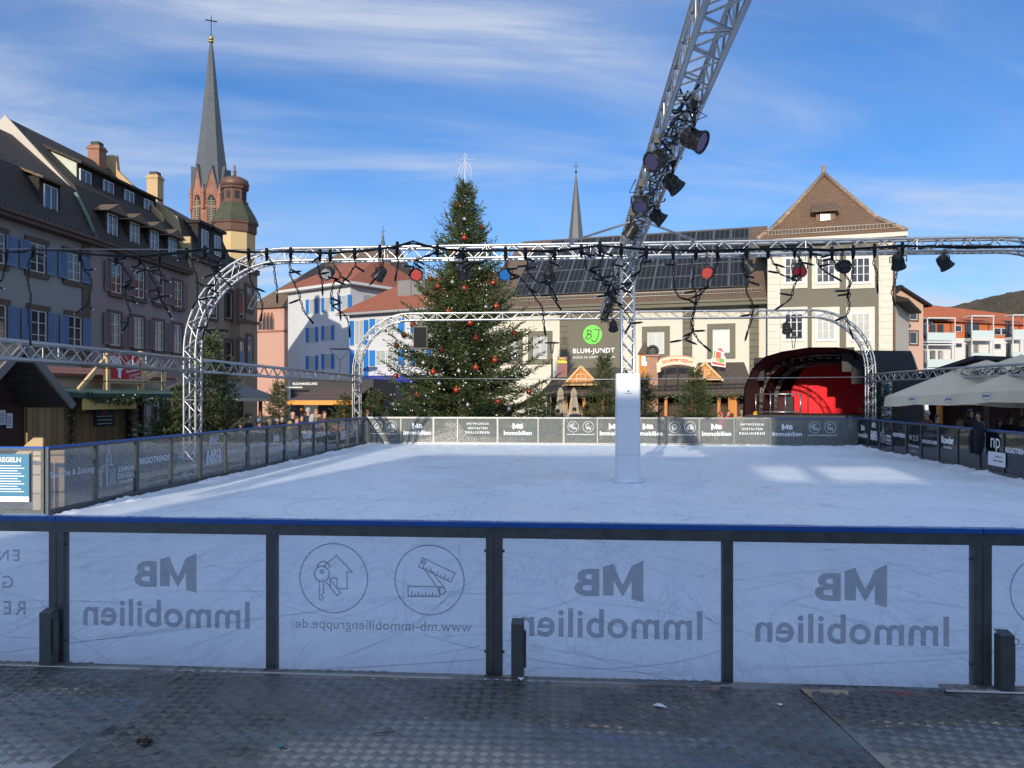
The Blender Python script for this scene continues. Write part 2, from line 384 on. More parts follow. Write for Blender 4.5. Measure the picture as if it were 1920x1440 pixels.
# thin curved cuts left by the skates
def skate_marks():
    rg=np.random.default_rng(17); V=[];F=[]
    for q in range(560):
        Y0=4.45+(rg.random()**1.6)*20; X0=rg.uniform(-7.2,RX(Y0)-.3); a=rg.uniform(0,6.28); ln=rg.uniform(.5,3.2); cv=rg.normal(0,.55); w_=rg.uniform(.003,.007)*(1+Y0*.03); n=12; b=len(V); x,y=X0,Y0; ok=True; pts=[]
        for i in range(n+1):
            pts.append((x,y,a)); x+=math.cos(a)*ln/n; y+=math.sin(a)*ln/n; a+=cv*ln/n
        if min(p[1] for p in pts)<4.42 or max(p[1] for p in pts)>27.1 or min(p[0] for p in pts)<-7.4 or max(p[0] for p in pts)>8.3: continue
        for i,(x,y,a) in enumerate(pts):
            ww=w_*math.sin(math.pi*(i+.4)/(n+.8)); V.append((x-math.sin(a)*ww,y+math.cos(a)*ww,.0022)); V.append((x+math.sin(a)*ww,y-math.cos(a)*ww,.0022))
        for i in range(n): F.append((b+2*i,b+2*i+1,b+2*i+3,b+2*i+2))
    m=MB(); m.add(V,F); tag(m.build('skate_marks',plain('skate_cut',(.66,.74,.85),.5,0,.1,3)),kind='stuff',label='thin curved skate cuts in the white ice')
skate_marks()
# snow scraped up along the boards
rng=np.random.default_rng(5)
def snow_strip(a,b,inw,wid,hgt,seed):
    a=Vector((a[0],a[1],0)); b=Vector((b[0],b[1],0)); L=(b-a).length; n=int(L/.07); rg=np.random.default_rng(seed); V=[];F=[]
    d=(b-a)/L; iw=Vector((inw[0],inw[1],0)); k=5
    ph=rg.random(6)*6.28
    for q in range(n+1):
        s=q/n*L
        e=.5+.25*math.sin(s*1.7+ph[0])+.2*math.sin(s*4.1+ph[1])+.15*math.sin(s*9.3+ph[2])+rg.normal(0,.12); e=max(.12,e)
        for j in range(k):
            x=j/(k-1); V.append(a+d*s+iw*(x*wid*e+.02)+Vector((0,0,max(0.0,hgt*e*(1-x)**.7*(1+rg.normal(0,.25)))*(x<1)-.003*(x>=1))))
    for q in range(n):
        for j in range(k-1): F.append((q*k+j,q*k+j+1,(q+1)*k+j+1,(q+1)*k+j))
    return V,F
M_SNOW=plain('snow',(.8,.84,.9),.7,0,.12,18,.5)
sb=MB()
for a,b,iw,wd,hg,sd in (((RX(5),5),(RX(FARY),FARY-.1),(-1,0),.42,.07,1),((RX(FARY)-.1,FARY-.08),(LX+.1,FARY-.08),(0,-1),.22,.05,2),((LX+.09,FARY-.1),(LX+.09,LCY),(1,0),.3,.045,3)):
    V,F=snow_strip(a,b,iw,wd,hg,sd); sb.add(V,F,True)
tag(sb.build('snow',M_SNOW),kind='stuff',label='loose snow scraped up along the rink boards')

# walkway of aluminium tread plate
ZP=.14; EDGE=4.27
def metal(name,c,rough,var=.25,scale=4,wet=False,m=.85):
    t=NT(name); o=t.obj(); f=t.noise(o,scale,5,.7); f2=t.noise(o,scale*5,4,.7); w_=t.noise(o,1.3,4,.65,.5)
    col=t.ramp(t.math('ADD',t.math('MULTIPLY',f,.65),t.math('MULTIPLY',f2,.35)),[(.3,sc(c,1-var)),(.5,c),(.75,sc(c,1+var))])
    if wet:
        wm=t.ramp(w_,[(.46,0.0),(.60,1.0)]); rg=t.math('SUBTRACT',t.math('ADD',rough,t.math('MULTIPLY',f2,.2)),t.math('MULTIPLY',wm,.26)); col=t.mix(t.math('MULTIPLY',wm,.35),col,sc(c,.5))
    else: rg=t.math('ADD',rough-.1,t.math('MULTIPLY',f,.2))
    MATS[name]=t.done(t.bsdf(col,rg,m,f2,.06,.004)); return MATS[name]
M_TREAD=metal('tread_plate',(.33,.33,.32),.24,.25,3,True,.75); M_BARS=metal('tread_bars',(.22,.22,.215),.40,.2,6,False,.8)
M_DARK=plain('dark_gap',(.015,.015,.016),.7)
M_ALU=metal('truss_aluminium',(.44,.45,.46),.33,.16,9)
M_GALV=metal('galvanised_steel',(.105,.115,.118),.5,.35,14,False,.6)
def gz(px,py):
    t_=(CZ-ZP)*FPX/(py-HOR); p=P(px,t_); return (p[0],p[1])
S1a=gz(362,1252); S1b=gz(118,1424); S2a=gz(1488,1281); S2b=gz(1600,1385)
def ext_pt(a,b,Y): 
    k=(Y-a[1])/(b[1]-a[1]); return (a[0]+(b[0]-a[0])*k,Y)
LIP=EDGE-.075; ROWY=3.02; BACK=-1.6
p1t=ext_pt(S1a,S1b,LIP); p1b=ext_pt(S1a,S1b,ROWY); p2t=ext_pt(S2a,S2b,LIP); p2b=ext_pt(S2a,S2b,ROWY)
plates=[([(-7,ROWY),(p1b[0],ROWY),(p1t[0],LIP),(-7,LIP)],10),([(p1b[0],ROWY),(p2b[0],ROWY),(p2t[0],LIP),(p1t[0],LIP)],2),([(p2b[0],ROWY),(7,ROWY),(7,LIP),(p2t[0],LIP)],-12),
        ([(-7,1.55),(-1.9,1.55),(-1.9,ROWY),(-7,ROWY)],4),([(-1.9,1.55),(.6,1.55),(.6,ROWY),(-1.9,ROWY)],2),([(.6,1.55),(7,1.55),(7,ROWY),(.6,ROWY)],-3),
        ([(-7,LIP),(1.95,LIP),(1.95,EDGE),(-7,EDGE)],2),([(1.95,LIP),(7,LIP),(7,EDGE+.03),(1.95,EDGE+.03)],2),([(-7,BACK),(7,BACK),(7,1.55),(-7,1.55)],2)]
def inset(poly,d):
    n=len(poly); out=[]; 
    for k in range(n):
        a=Vector(poly[k-1]);b_=Vector(poly[k]);c=Vector(poly[(k+1)%n]); e1=(b_-a).normalized();e2=(c-b_).normalized()
        n1=Vector((-e1.y,e1.x));n2=Vector((-e2.y,e2.x)); m=n1+n2; m=m/(m.dot(n1)); out.append((b_.x+m.x*d,b_.y+m.y*d))
    return out
wb=MB(); wb.box(-7,BACK,GZ,7,EDGE-.02,ZP-.012); tag(wb.build('walkway_base',M_DARK),kind='structure',label='dark frame under the metal walkway')
def inpoly(P_,poly):
    x=P_[:,0];y=P_[:,1]; ins=np.ones(len(P_),bool); n=len(poly)
    for k in range(n):
        a=poly[k];b_=poly[(k+1)%n]; ins&=((b_[0]-a[0])*(y-a[1])-(b_[1]-a[1])*(x-a[0]))>=0
    return ins
for k,(poly,ang) in enumerate(plates):
    q=inset(poly,.0035); zt=ZP+(.012 if k==7 else 0)+(0.002 if k in (2,) else 0)
    pv=np.array([(x,y,zt-.012) for x,y in q]+[(x,y,zt) for x,y in q]); nq=len(q)
    V=[pv]; F=[]; cell=.062
    mb=MB(); mb.ext([(x,y,zt-.014) for x,y in q],(0,0,.014))
    if k!=8:
        for e in range(len(q)):
            a_=Vector(q[e]); b_=Vector(q[(e+1)%len(q)]); L_=(b_-a_).length; d_=(b_-a_)/L_; nn_=Vector((-d_.y,d_.x))
            for s_i in range(int(L_/.42)):
                c_p=a_+d_*(.15+s_i*.42)+nn_*.022
                if abs(c_p.x)<4 and k<6: mb.box(c_p.x-.006,c_p.y-.006,zt,c_p.x+.006,c_p.y+.006,zt+.0022)
        xs=np.arange(-8,8,cell); gx,gy=np.meshgrid(xs,xs); idx=((np.round(gx/cell)+np.round(gy/cell)).astype(int)%2).ravel()
        c_,s_=math.cos(R(ang)),math.sin(R(ang)); X=(gx*c_-gy*s_).ravel(); Y=(gx*s_+gy*c_).ravel()+2
        ok=inpoly(np.stack([X,Y],1),inset(poly,.03 if k!=6 and k!=7 else .012)); ok&=(np.abs(X)<5.2)
        if k in (3,4,5): ok&=Y>1.9
        X=X[ok];Y=Y[ok];I=idx[ok]
        N=len(X); bv=[];
        for j in range(5):
            off=(j-2)*.0112
            th=np.where(I==0,R(45+ang),R(-45+ang)); ux,uy=np.cos(th),np.sin(th); vx,vy=-uy,ux
            hl,hw,h=.0265*(1-.07*abs(j-2)),.0036,.0022
            for (a_,b_,zz_) in ((-1,-1,0),(1,-1,0),(1,1,0),(-1,1,0),(-.86,-.35,1),(.86,-.35,1),(.86,.35,1),(-.86,.35,1)):
                bv.append(np.stack([X+vx*off+ux*hl*a_+vx*hw*b_,Y+vy*off+uy*hl*a_+vy*hw*b_,np.full(N,zt-.0004+h*zz_)],1))
        bv=np.stack(bv,1).reshape(-1,3)   # N*40
        base_=np.arange(N*5)*8
        fa=np.concatenate([np.stack([base_+a for a in f_],1) for f_ in ((4,5,6,7),(0,1,5,4),(1,2,6,5),(2,3,7,6),(3,0,4,7))],0)
        nb=len(mb.v); V=np.concatenate([np.array(mb.v),bv],0); F4=np.concatenate([np.array([f_ for f_ in mb.f if len(f_)==4]),fa+nb],0)
        o=npmesh('walkway_plate',V,F4,[M_TREAD,M_BARS],None,np.concatenate([np.zeros(len(F4)-len(fa)),np.ones(len(fa))]))
    else: o=mb.build('walkway_plate',M_TREAD)
    tag(o,kind='structure',label='aluminium tread plate of the walkway')

# ================================================================== wooded hill
def hill():
    n=150; V=[];F=[]; rg=np.random.default_rng(3)
    for a in range(n):
        for c in range(n):
            x=120+a/(n-1)*520; y=380+c/(n-1)*420
            r=math.exp(-((x-470)/330)**2-((y-590)/130)**2)*100
            V.append((x,y,GZ-4+r+(rg.random()*2.6 if r>6 else 0)))
    for a in range(n-1):
        for c in range(n-1): F.append((a*n+c,(a+1)*n+c,(a+1)*n+c+1,a*n+c+1))
    t=NT('winter_wood'); o=t.obj(); f=t.noise(o,.06,6,.75); f2=t.noise(o,.9,5,.85)
    col=t.ramp(t.math('ADD',t.math('MULTIPLY',f,.5),t.math('MULTIPLY',f2,.5)),[(.38,(.05,.042,.026)),(.5,(.10,.078,.048)),(.62,(.155,.12,.075))])
    m=t.done(t.bsdf(col,.9,0,f2,1.0,2.0)); mb=MB(); mb.add(V,F,False); tag(mb.build('hill',m),kind='structure',label='brown wooded hill behind the orange roofed flats')
hill()

# ================================================================== buildings behind the viewer that shade the rink
def shade_house(name,label,x0,x1,y0,y1,eave,ridge,wall,roof):
    h=thing(name,label,'building',(x0,y1,GZ)); w_=x1-x0; d=y1-y0; e=eave-GZ; r=ridge-GZ
    m=MB(); m.box(0,-d,0,w_,0,e); m.build('wall',wall,h)
    m=MB(); m.ext([(0,.3,e-.05),(0,-d-.3,e-.05),(0,-d/2,r)],(w_,0,0)); m.build('roof',roof,h)
    wm=MB(); 
    for fl in range(int(e/3)):
        for k in range(max(1,int(w_/2.6))):
            x=.9+k*2.6
            if x+1.1<w_: wm.box(x,-.02,1.0+fl*3,x+1.1,.05,2.5+fl*3)
    if wm.v: wm.build('window',plain('shade_glass',(.05,.06,.08),.1),h)
    return h
W_SH=plain('plaster_far',(.5,.46,.4),.85); R_SH=tiles('roof_far',(.16,.09,.06),(.2,.11,.07))
shade_house('town_house','beige town house behind the walkway with a low ridge',-11.8,-3.5,-30,-20,10.7,11.6,W_SH,R_SH)
hb=thing('roof_terrace_house','unseen beige house behind the walkway, its roof gaps shaped to cast sun patches','building',(-3.5,-20,GZ))  # unseen; openings under the roof slab shaped to throw sun patches on the ice
m=MB(); m.box(0,-8,0,5.9,0,9.1-GZ); m.build('wall',W_SH,hb)
for a,b in ((-.03,.18),(2.1,2.45),(4.3,5.9)):
    m=MB(); m.box(a,-.6,9.1-GZ,b,-.1,10.1-GZ); m.build('post',W_SH,hb)
m=MB(); m.box(0,-.7,10.1-GZ,2.2,0,11.9-GZ); m.box(2.2,-.7,10.1-GZ,5.9,0,13.4-GZ); m.build('roof',R_SH,hb)
shade_house('tall_town_house','tall beige town house behind the right end of the walkway',2.4,34,-31,-20,17.0,18.6,W_SH,R_SH)
# ================================================================== rink boards
M_SNOW=MATS['snow']; M_BLUE=plain('blue_cap',(.012,.09,.36),.38,0,.3,10,.1,.5)
M_PANE=glassy('clear_pane',.9,(.93,.95,.98),(.45,.5,.58),.13,.05,.55)
M_PANEL=glassy('side_pane',.8,(.86,.88,.9),(.30,.33,.36),.09,.04,.5)
M_FILM=glassy('dark_film_pane',.6,(.70,.74,.76),(.42,.44,.42),.26,.04,.8)
M_FILMR=glassy('black_film_pane',.6,(.5,.53,.6),(.03,.035,.05),.30,.04,.8)
def trans_print(name,c,a,tint):
    t=NT(name); d=t.n('ShaderNodeBsdfDiffuse'); d.inputs[0].default_value=(*c,1); x=t.n('ShaderNodeBsdfTransparent'); x.inputs[0].default_value=(*tint,1)
    m=t.n('ShaderNodeMixShader'); m.inputs[0].default_value=a; t.l(x.outputs[0],m.inputs[1]); t.l(d.outputs[0],m.inputs[2]); MATS[name]=t.done(m); return MATS[name]
M_PRINTB=trans_print('print_seen_from_behind',(.36,.37,.40),.35,(.60,.60,.61))
M_WHITEP=plain('white_print',(.85,.87,.9),.6,0,.04)
M_DIMP=trans_print('pale_print',(.8,.85,.95),.55,(.9,.9,.95))
def d_mb(mb,cx,mir,s=1.0,y=-.012):
    g=-1 if mir else 1
    def X(a): return cx+g*a
    z0=.652-.075*s
    def poly(p): 
        q=[(X(a*s),y,z0+b*s) for a,b in p]; mb.add(q if g>0 else q[::-1],[tuple(range(len(q)))])
    h=.15
    poly([(-.19,-.035),(-.125,-.018),(-.125,h+.02),(-.19,h+.05)])
    poly([(-.125,.085),(-.09,.02),(-.09,.09),(-.125,h+.02)]); poly([(-.09,.02),(-.075,-.005),(-.06,.02),(-.06,.09),(-.075,.062),(-.09,.09)]); poly([(-.06,.02),(-.025,.085),(-.025,h+.02),(-.06,.09)])
    poly([(-.025,0),(.035,0),(.035,h+.01),(-.025,h+.03)])
    letter(mb,'B',X(.125*s),z0+.072*s,h=.155*s,w=.14*s,y=y,mirror=mir,bold=.035)
    letter(mb,'Immobilien',X(0),.418,w=1.03*s,y=y,mirror=mir,bold=.018,spacing=1.04)
def icon(mb,kind,x,z,r,w,y,mir):
    fl=-1 if kind in ('ruler','keys') else 1
    S=lambda pts,close=False: stroke(mb,[(fl*p_[0],p_[1]) for p_ in pts],w,x,z,r,y,mir,close)
    S(circ(0,0,1))
    if kind=='ruler':
        def rul(a,b,wd,n):
            a=Vector(a);b=Vector(b);d=(b-a).normalized();q=Vector((-d.y,d.x))*wd
            S([a-q,b-q,b+q,a+q],True)
            for k in range(1,n): 
                p=a+(b-a)*(k/n); S([p-q,p-q*(.1 if k%2 else .5)])
        rul((-.62,-.33),(.30,-.33),.14,9); rul((-.25,.5),(.68,.08),.14,9); S([(-.18,.35),(.3,-.3)]); S([(.02,.3),(.42,-.2)]); S(circ(.36,-.3,.1,12)); S(circ(-.16,.5,.05,8))
    elif kind=='keys':
        S([(-.3,.33),(.08,.66),(.55,.18),(.4,.18),(.4,-.3),(.1,-.3),(.1,0),(-.1,0),(-.1,-.25)])
        S(circ(-.35,.12,.22,18)); S([(-.42,-.1),(-.42,-.6),(-.35,-.66),(-.3,-.58),(-.36,-.5),(-.3,-.42),(-.3,-.1)]); S(circ(-.3,.3,.18,14,0,180)); S([(-.12,-.02),(.2,-.42),(.1,-.5),(-.22,-.12)]); S(circ(-.35,.18,.05,8))
    elif kind=='house':
        S([(-.55,.0),(0,.55),(.55,.0)]); S([(-.4,.1),(-.4,-.5),(.4,-.5),(.4,.1)]); S([(-.12,-.5),(-.12,-.05),(.16,-.05),(.16,-.5)])
    else:
        S([(-.6,-.45),(-.6,-.05),(-.3,.2),(-.3,-.45)]); S([(-.3,.2),(0,.45),(0,-.45)]); S([(0,.25),(.3,.5),(.3,-.45)]); S([(.3,.3),(.6,.1),(.6,-.45),(-.6,-.45)]); S([(-.45,-.3),(-.45,-.15)]); S([(.15,-.3),(.15,.1)]); S([(.45,-.3),(.45,0)])
def d_icons(mb,cx,mir,kinds=('ruler','keys'),y=-.012,s=1.0,w=.009):
    g=-1 if mir else 1
    icon(mb,kinds[0],cx-g*.272*s,.645,.2*s,w,y,mir); icon(mb,kinds[1],cx+g*.288*s,.645,.2*s,w,y,mir)
    letter(mb,'www.mb-immobiliengruppe.de',cx,.372,w=1.03*s,y=y,mirror=mir,bold=.008,spacing=1.05)
def d_ent(mb,cx,mir,y=-.012,s=1.0):
    for tx,z in (('ENTWICKELN',.745),('GESTALTEN',.585),('REALISIEREN',.43)):
        letter(mb,tx,cx,z,w=.86*s*len(tx)/11.0,y=y,mirror=mir,bold=.012,spacing=1.35)
def d_emm(mb,cx,mir,y=-.012):
    S=lambda p,c=False: stroke(mb,p,.012,cx-.27,.55,.30,y,mir,c)
    S([(-.7,-.9),(-.7,.1),(-.1,.2)]); S([(-.55,-.9),(-.55,0),(-.3,.05)]); S([(-.8,-.15),(-.3,-.1)]); S([(-.12,-.9),(-.12,.55),(.1,.95),(.32,.55),(.32,.1)]); S([(.1,.95),(.1,1.25)]); S(circ(.1,.4,.12,14)); S([(-.12,.15),(.5,.15)])
    S(circ(.1,-.3,.18,12,0,180)); S([(.28,-.3),(.28,-.9)]); S([(.0,-.3),(.0,-.9)]); S(circ(.5,-.25,.15,10,0,180)); S([(.62,-.9),(.62,-.2)]); S([(.42,-.9),(.42,-.3)])
    letter(mb,'EMMEN',cx+.24,.50,w=.42,y=y,mirror=mir,bold=.02,spacing=1.2); letter(mb,'DINGEN',cx+.24,.385,w=.46,y=y,mirror=mir,bold=.02,spacing=1.1)
    letter(mb,'lebens froh',cx+.24,.29,w=.4,y=y,mirror=mir)
def d_text(lines):
    def f(mb,cx,mir,y=-.012):
        for tx,z,w_,b in lines: letter(mb,tx,cx,z,w=w_,y=y,mirror=mir,bold=b)
    return f
d_bad=d_text([('Badische & Zeitung',.56,1.0,.005)])
d_wzo=d_text([('W Z O',.56,.66,-.01),('Wochenzeitungen',.33,.8,0),('am Oberrhein',.2,.4,0)])
d_karo=d_text([('WE DO',.84,.4,.03),('MUSIC',.76,.4,.03),('KARO',.52,.62,.05),('EVENTS',.38,.66,.05)])
d_reg=d_text([('REGIOTRENDS',.58,.98,.03)])
d_eng=d_text([('ENGEL&VÖLKERS',.52,1.0,.02)])
d_roe=d_text([('Roeder',.62,.75,.05),('Gartenbau',.45,.5,.0)])
def d_bnp(mb,cx,mir,y=-.012):
    letter(mb,'np',cx+.2,.64,w=.42,y=y); stroke(mb,[(-.4,.55),(-.4,.85)],.22,cx+.05,0,1,y)
    letter(mb,'b',cx-.35,.66,h=.22,y=y-.002,bold=.02)
BOARD_H=.985
def board(F,x0,widths,contents,label,pane_mats,cap=M_BLUE,front=False,pmat=None,z0=0.0,group=None,sockets=(),psz=.046,frame=M_GALV):
    """one framed module: posts, rails, cap, panes (> lettering)"""
    L=sum(widths); o=F.w(x0); T=thing('rink_board',label,'barrier',(o[0],o[1],z0),F.rz,group)
    fm=MB(); H=BOARD_H-z0
    rail=.062 if front else .032
    fm.box(0,-.03,H-.026-rail,L,.03,H-.026)
    fm.box(0,-.03,.0,L,.03,.075)
    xs=[0]; 
    for q in widths: xs.append(xs[-1]+q)
    for k,x in enumerate(xs):
        if k==0: a,b=0.002,psz
        elif k==len(xs)-1: a,b=L-psz,L-.002
        else: a,b=x-psz*.62,x+psz*.62
        fm.box(a,-.027,.075,b,.027,H-.026-rail)
    if front:
        for k in (0,len(xs)-1):
            x=xs[k]+(psz if k==0 else -psz)
            for z in (.25,.82): fm.tube([(x,-.0,z),(x+(.012 if k==0 else -.012),0,z)],.008,6)
        for k,q in enumerate(np.linspace(.2,L-.2,5)): fm.tube([(q,-.033,H-.07),(q,-.028,H-.07)],.006,6)
    fm.build('frame',frame,T)
    cm=MB(); cm.box(0.003,-.033,H-.026,L-.003,.033,H); cm.build('top_cap',cap,T)
    if front:
        rf=random.Random(int(x0*97)); fm2=MB()
        for q in range(26):
            xa=rf.uniform(.02,L-.2); wl=rf.uniform(.02,.16)*(1 if rf.random()<.7 else 2.2); zq=H+.0005
            npt=7; fm2.ext([(xa+wl*i/npt,.004+rf.uniform(-.006,.006),zq) for i in range(npt+1)]+[(xa+wl*i/npt,.031+rf.uniform(-.006,.002),zq) for i in range(npt,-1,-1)],(0,0,rf.uniform(.003,.007)))
        fm2.build('frost',M_SNOW,T)['kind']='stuff'
    for k,q in enumerate(widths):
        pm=MB(); pm.box(xs[k]+.02,-.004,.07,xs[k+1]-.02,.004,H-.05); p=pm.build('pane',pane_mats[k%len(pane_mats)],T)
        if contents[k]:
            lm=MB(); contents[k](lm,(xs[k]+xs[k+1])/2)
            lo=lm.build('lettering',pmat or M_WHITEP,p)
    for sx in sockets:
        sm_=MB(); sm_.box(sx-.034,-.125,0.0,sx+.034,-.057,.44); sm_.ext([(sx-.034,-.125,.44),(sx+.034,-.125,.44),(sx+.034,-.057,.455),(sx-.034,-.057,.455)],(0,0,.004)); sm_.box(sx+.036,-.11,.2,sx+.046,-.07,.4)
        sm_.build('socket_post',M_GALV,T)
    return T
# ---- front boards (seen from behind, lettering reads from the rink)
FF=Frame((-6,NEARY),(6,NEARY)); fx=lambda px: FF.x(px)
mir=True
xA,xB,xC,xD=fx(111),fx(511),fx(927),fx(1363); xE=fx(1838)
wm1=[xB-xA,xC-xB]; wm2=[xD-xC,xE-xD]; LW=(xC-xA)/2
def fr(f,k=1.0): return lambda mb,cx: f(mb,cx,True,y=.012)
board(FF,xA-2*LW,[LW,LW],[fr(d_mb),fr(d_ent)],'clear front rink board whose pane shows mirrored ENTWICKELN GESTALTEN REALISIEREN',[M_PANE],front=True,pmat=M_PRINTB,sockets=(2*LW-.0,),group='front rink boards')
board(FF,xA,wm1,[lambda mb,cx: d_mb(mb,cx,True,y=.012,s=.99),lambda mb,cx: d_icons(mb,cx,True,y=.012,w=.008)],'clear front rink board with mirrored MB Immobilien beside two round icons of keys and ruler',[M_PANE],front=True,pmat=M_PRINTB,group='front rink boards')
board(FF,xC,wm2,[lambda mb,cx: d_mb(mb,cx,True,y=.012),lambda mb,cx: d_mb(mb,cx,True,y=.012)],'clear front rink board with MB Immobilien mirrored on both of its panes',[M_PANE],front=True,pmat=M_PRINTB,group='front rink boards',sockets=(fx(973)-xC,))
board(FF,xE,[LW,LW],[lambda mb,cx: d_icons(mb,cx,True,('house','town'),y=.012,w=.008),fr(d_mb)],'clear front rink board with mirrored house icon beyond the thick double post',[M_PANE],front=True,pmat=M_PRINTB,group='front rink boards',sockets=(.075,))
# ---- back boards
FB=Frame((LX,FARY),(RX(FARY),FARY)); bx=lambda px: FB.x(px)
M_ALUF=metal('board_aluminium',(.24,.25,.26),.45,.15,9)
I1=lambda mb,cx: d_icons(mb,cx,False,('house','town'),w=.016,s=.95)
I2=lambda mb,cx: d_icons(mb,cx,False,('ruler','keys'),w=.016,s=.95)
MBI=lambda mb,cx: d_mb(mb,cx,False,s=.97)
ENT=lambda mb,cx: d_ent(mb,cx,False)
seq=[([690,752,813],[I1,MBI],'far rink board with house icons and MB Immobilien at the corner beyond the crowd'),
     ([813,858,933],[None,ENT],'far rink board with a narrow plain pane beside ENTWICKELN GESTALTEN REALISIEREN'),
     ([933,1009,1057],[MBI,None],'far rink board with MB Immobilien then a narrow plain pane, below the closed parasols'),
     ([1057,1120,1183],[I2,MBI],'far rink board with ruler and key icons, partly behind the white padded column'),
     ([1183,1247,1311],[MBI,I1],'far rink board with MB Immobilien then house icons, just past the white padded column'),
     ([1311,1376,1444],[MBI,ENT],'far rink board with MB Immobilien beside ENTWICKELN GESTALTEN REALISIEREN, before the chalet door'),
     ([1444,1508,1575],[MBI,I2],'dark far rink board with MB Immobilien and ruler icons in front of the stage'),
     ([1575,1592],[None],'narrow plain dark rink board at the corner below the stage')]
for pxs,con,lab in seq:
    x=[bx(q) for q in pxs]
    if pxs[0]==690: x[0]=.02
    if pxs[-1]==1592: x[-1]=FB.len-.02
    dark=pxs[0]>=1440
    board(FB,x[0],[x[k+1]-x[k] for k in range(len(x)-1)],con,lab,[M_FILM],group='far rink boards',frame=M_ALUF,cap=M_ALUF if not dark else M_BLUE,psz=.03)
# ---- left boards
FL=Frame((LX,LCY),(LX,FARY)); n=15; st=FL.len/n
lc=[d_bad,d_emm,d_reg,d_wzo,d_karo,d_eng,d_bad,d_mb,d_emm,d_roe,d_reg,d_wzo,d_karo,lambda mb,cx,m: d_icons(mb,cx,m,('house','town'),w=.016),None]
lab=['left side rink board reading Badische Zeitung beside the EMMENDINGEN gate tower mark','left side rink board reading REGIOTRENDS, in front of the wide low fir','left side rink board with KARO EVENTS lettering, just past the wide low fir','left side rink board reading Badische Zeitung with MB Immobilien, in front of the crowd','left side rink board with the EMMENDINGEN mark beside Roeder lettering, in front of the crowd','left side rink board with REGIOTRENDS and WZO, by the fir next to the crowd','left side rink board with KARO EVENTS and house icons near the far corner','single plain rink board closing the left side at the far corner']
def w3(f): return (lambda mb,cx: f(mb,cx,False)) if f else None
for k in range(8):
    ws=[st,st] if k<7 else [st]
    board(FL,k*2*st,ws,[w3(q) for q in lc[k*2:k*2+len(ws)]],lab[k],[M_PANEL],pmat=M_DIMP,group='left rink boards')
# gate turning away on the left
FG=Frame((-11.9,LCY),(LX,LCY))
board(FG,FG.len-1.15,[1.13],[None],'clear gate board at the left corner with a blue rules notice on it',[M_PANE],group='gate boards')
board(FG,FG.len-3.45,[1.15,1.13],[None,None],'clear gate board at the far left edge beside the blue rules notice',[M_PANE],group='gate boards')
q=FG.w(FG.len-.50)
T=thing('rules_notice','tall blue and white rink rules notice hung on the clear gate board','notice',(q[0],q[1]-.03,.2),FG.rz)
m=MB(); m.box(-.27,-.012,0,.27,0,.68); m.build('sheet',plain('notice_blue',(.045,.19,.30),.5,0,.2,3),T)
m=MB(); m.box(-.27,-.015,-.0,.27,-.0125,.075)
for k in range(11):
    zz=.14+k*.037; m.box(-.2,-.015,zz,.2-.05*(k%3),-.0125,zz+.011)
letter(m,'REGELN',-.02,.6,w=.34,y=-.015,bold=.02); m.build('lettering',M_WHITEP,T)
# ---- right boards
FR=Frame((RX(FARY),FARY),(RX(NEARY),NEARY)); st=1.137
rc=[d_mb,d_karo,d_emm,d_reg,d_wzo,d_eng,d_roe,d_roe,d_bnp,d_reg]
rl=['dark right side rink board with MB Immobilien beside KARO EVENTS, at the far corner','dark right side rink board with the EMMENDINGEN mark and REGIOTRENDS','dark right side rink board reading WZO beside ENGEL&VÖLKERS','dark right side rink board reading Roeder, with a dark coat over its end','right side rink board reading bnp, with a white notice low on it','right side rink board beside the umbrella at the edge, past the bnp board','nearest right side rink board past the edge of the view']
for k in range(5):
    cc=[w3(q) for q in (rc[k*2:k*2+2])]
    if k==3: cc=[w3(d_roe),None]
    if k==4: cc=[w3(d_bnp),w3(d_reg)]
    board(FR,.02+k*2*st,[st,st],cc,rl[k],[M_FILMR],pmat=M_WHITEP,group='right rink boards')
board(FR,.02+10*st,[st,st],[None,None],rl[5],[M_FILMR],group='right rink boards')
# coat hung over the right boards
cx_=FR.x(1845); o=FR.w(cx_,-.06)
T=thing('coat','dark navy coat hanging over the right side rink board beside the bnp lettering','coat',(o[0],o[1],0),FR.rz)
m=MB(); rg=random.Random(4); prof=[]
for zz,wd,dp in ((1.12,.04,.10),(1.07,.14,.16),(1.0,.20,.15),(.9,.22,.11),(.78,.23,.12),(.66,.22,.12),(.55,.20,.11),(.46,.15,.10),(.40,.05,.05)):
    for j in range(14):
        a=2*math.pi*j/14; prof.append((wd*math.cos(a)*(1+rg.uniform(-.1,.1)),-.06+dp*.6*math.sin(a)*(1+rg.uniform(-.35,.35)),zz+rg.uniform(-.02,.02)))
m.add(prof,[(i*14+j,i*14+(j+1)%14,(i+1)*14+(j+1)%14,(i+1)*14+j) for i in range(8) for j in range(14)],True)
m.build('body',plain('navy_cloth',(.006,.007,.013),.9,0,.3,9,.5),T)
m=MB()
for s in (-.12,.13): m.tube([(s,-.1,.95),(s*1.15,-.15,.75),(s*1.1,-.14,.52),(s*.9,-.13,.42)],[.07,.065,.055,.05],10)
m.build('sleeve',plain('navy_cloth',(.012,.015,.028),.9),T)
cx_=FR.x(1871); o=FR.w(cx_,-.02); T=thing('notice_board','white notice with two lines of print low on the right side rink board','notice',(o[0],o[1],.2),FR.rz)
m=MB(); m.box(-.38,-.012,0,.38,0,.30); m.build('sheet',plain('white_sheet',(.75,.78,.82),.5,0,.05),T)
m=MB(); letter(m,'Betreten der',.12,.21,w=.3,y=-.015,bold=.02); letter(m,'Eisbahn verboten',.08,.12,w=.44,y=-.015,bold=.02); m.build('lettering',plain('ink',(.05,.07,.12),.6),T)

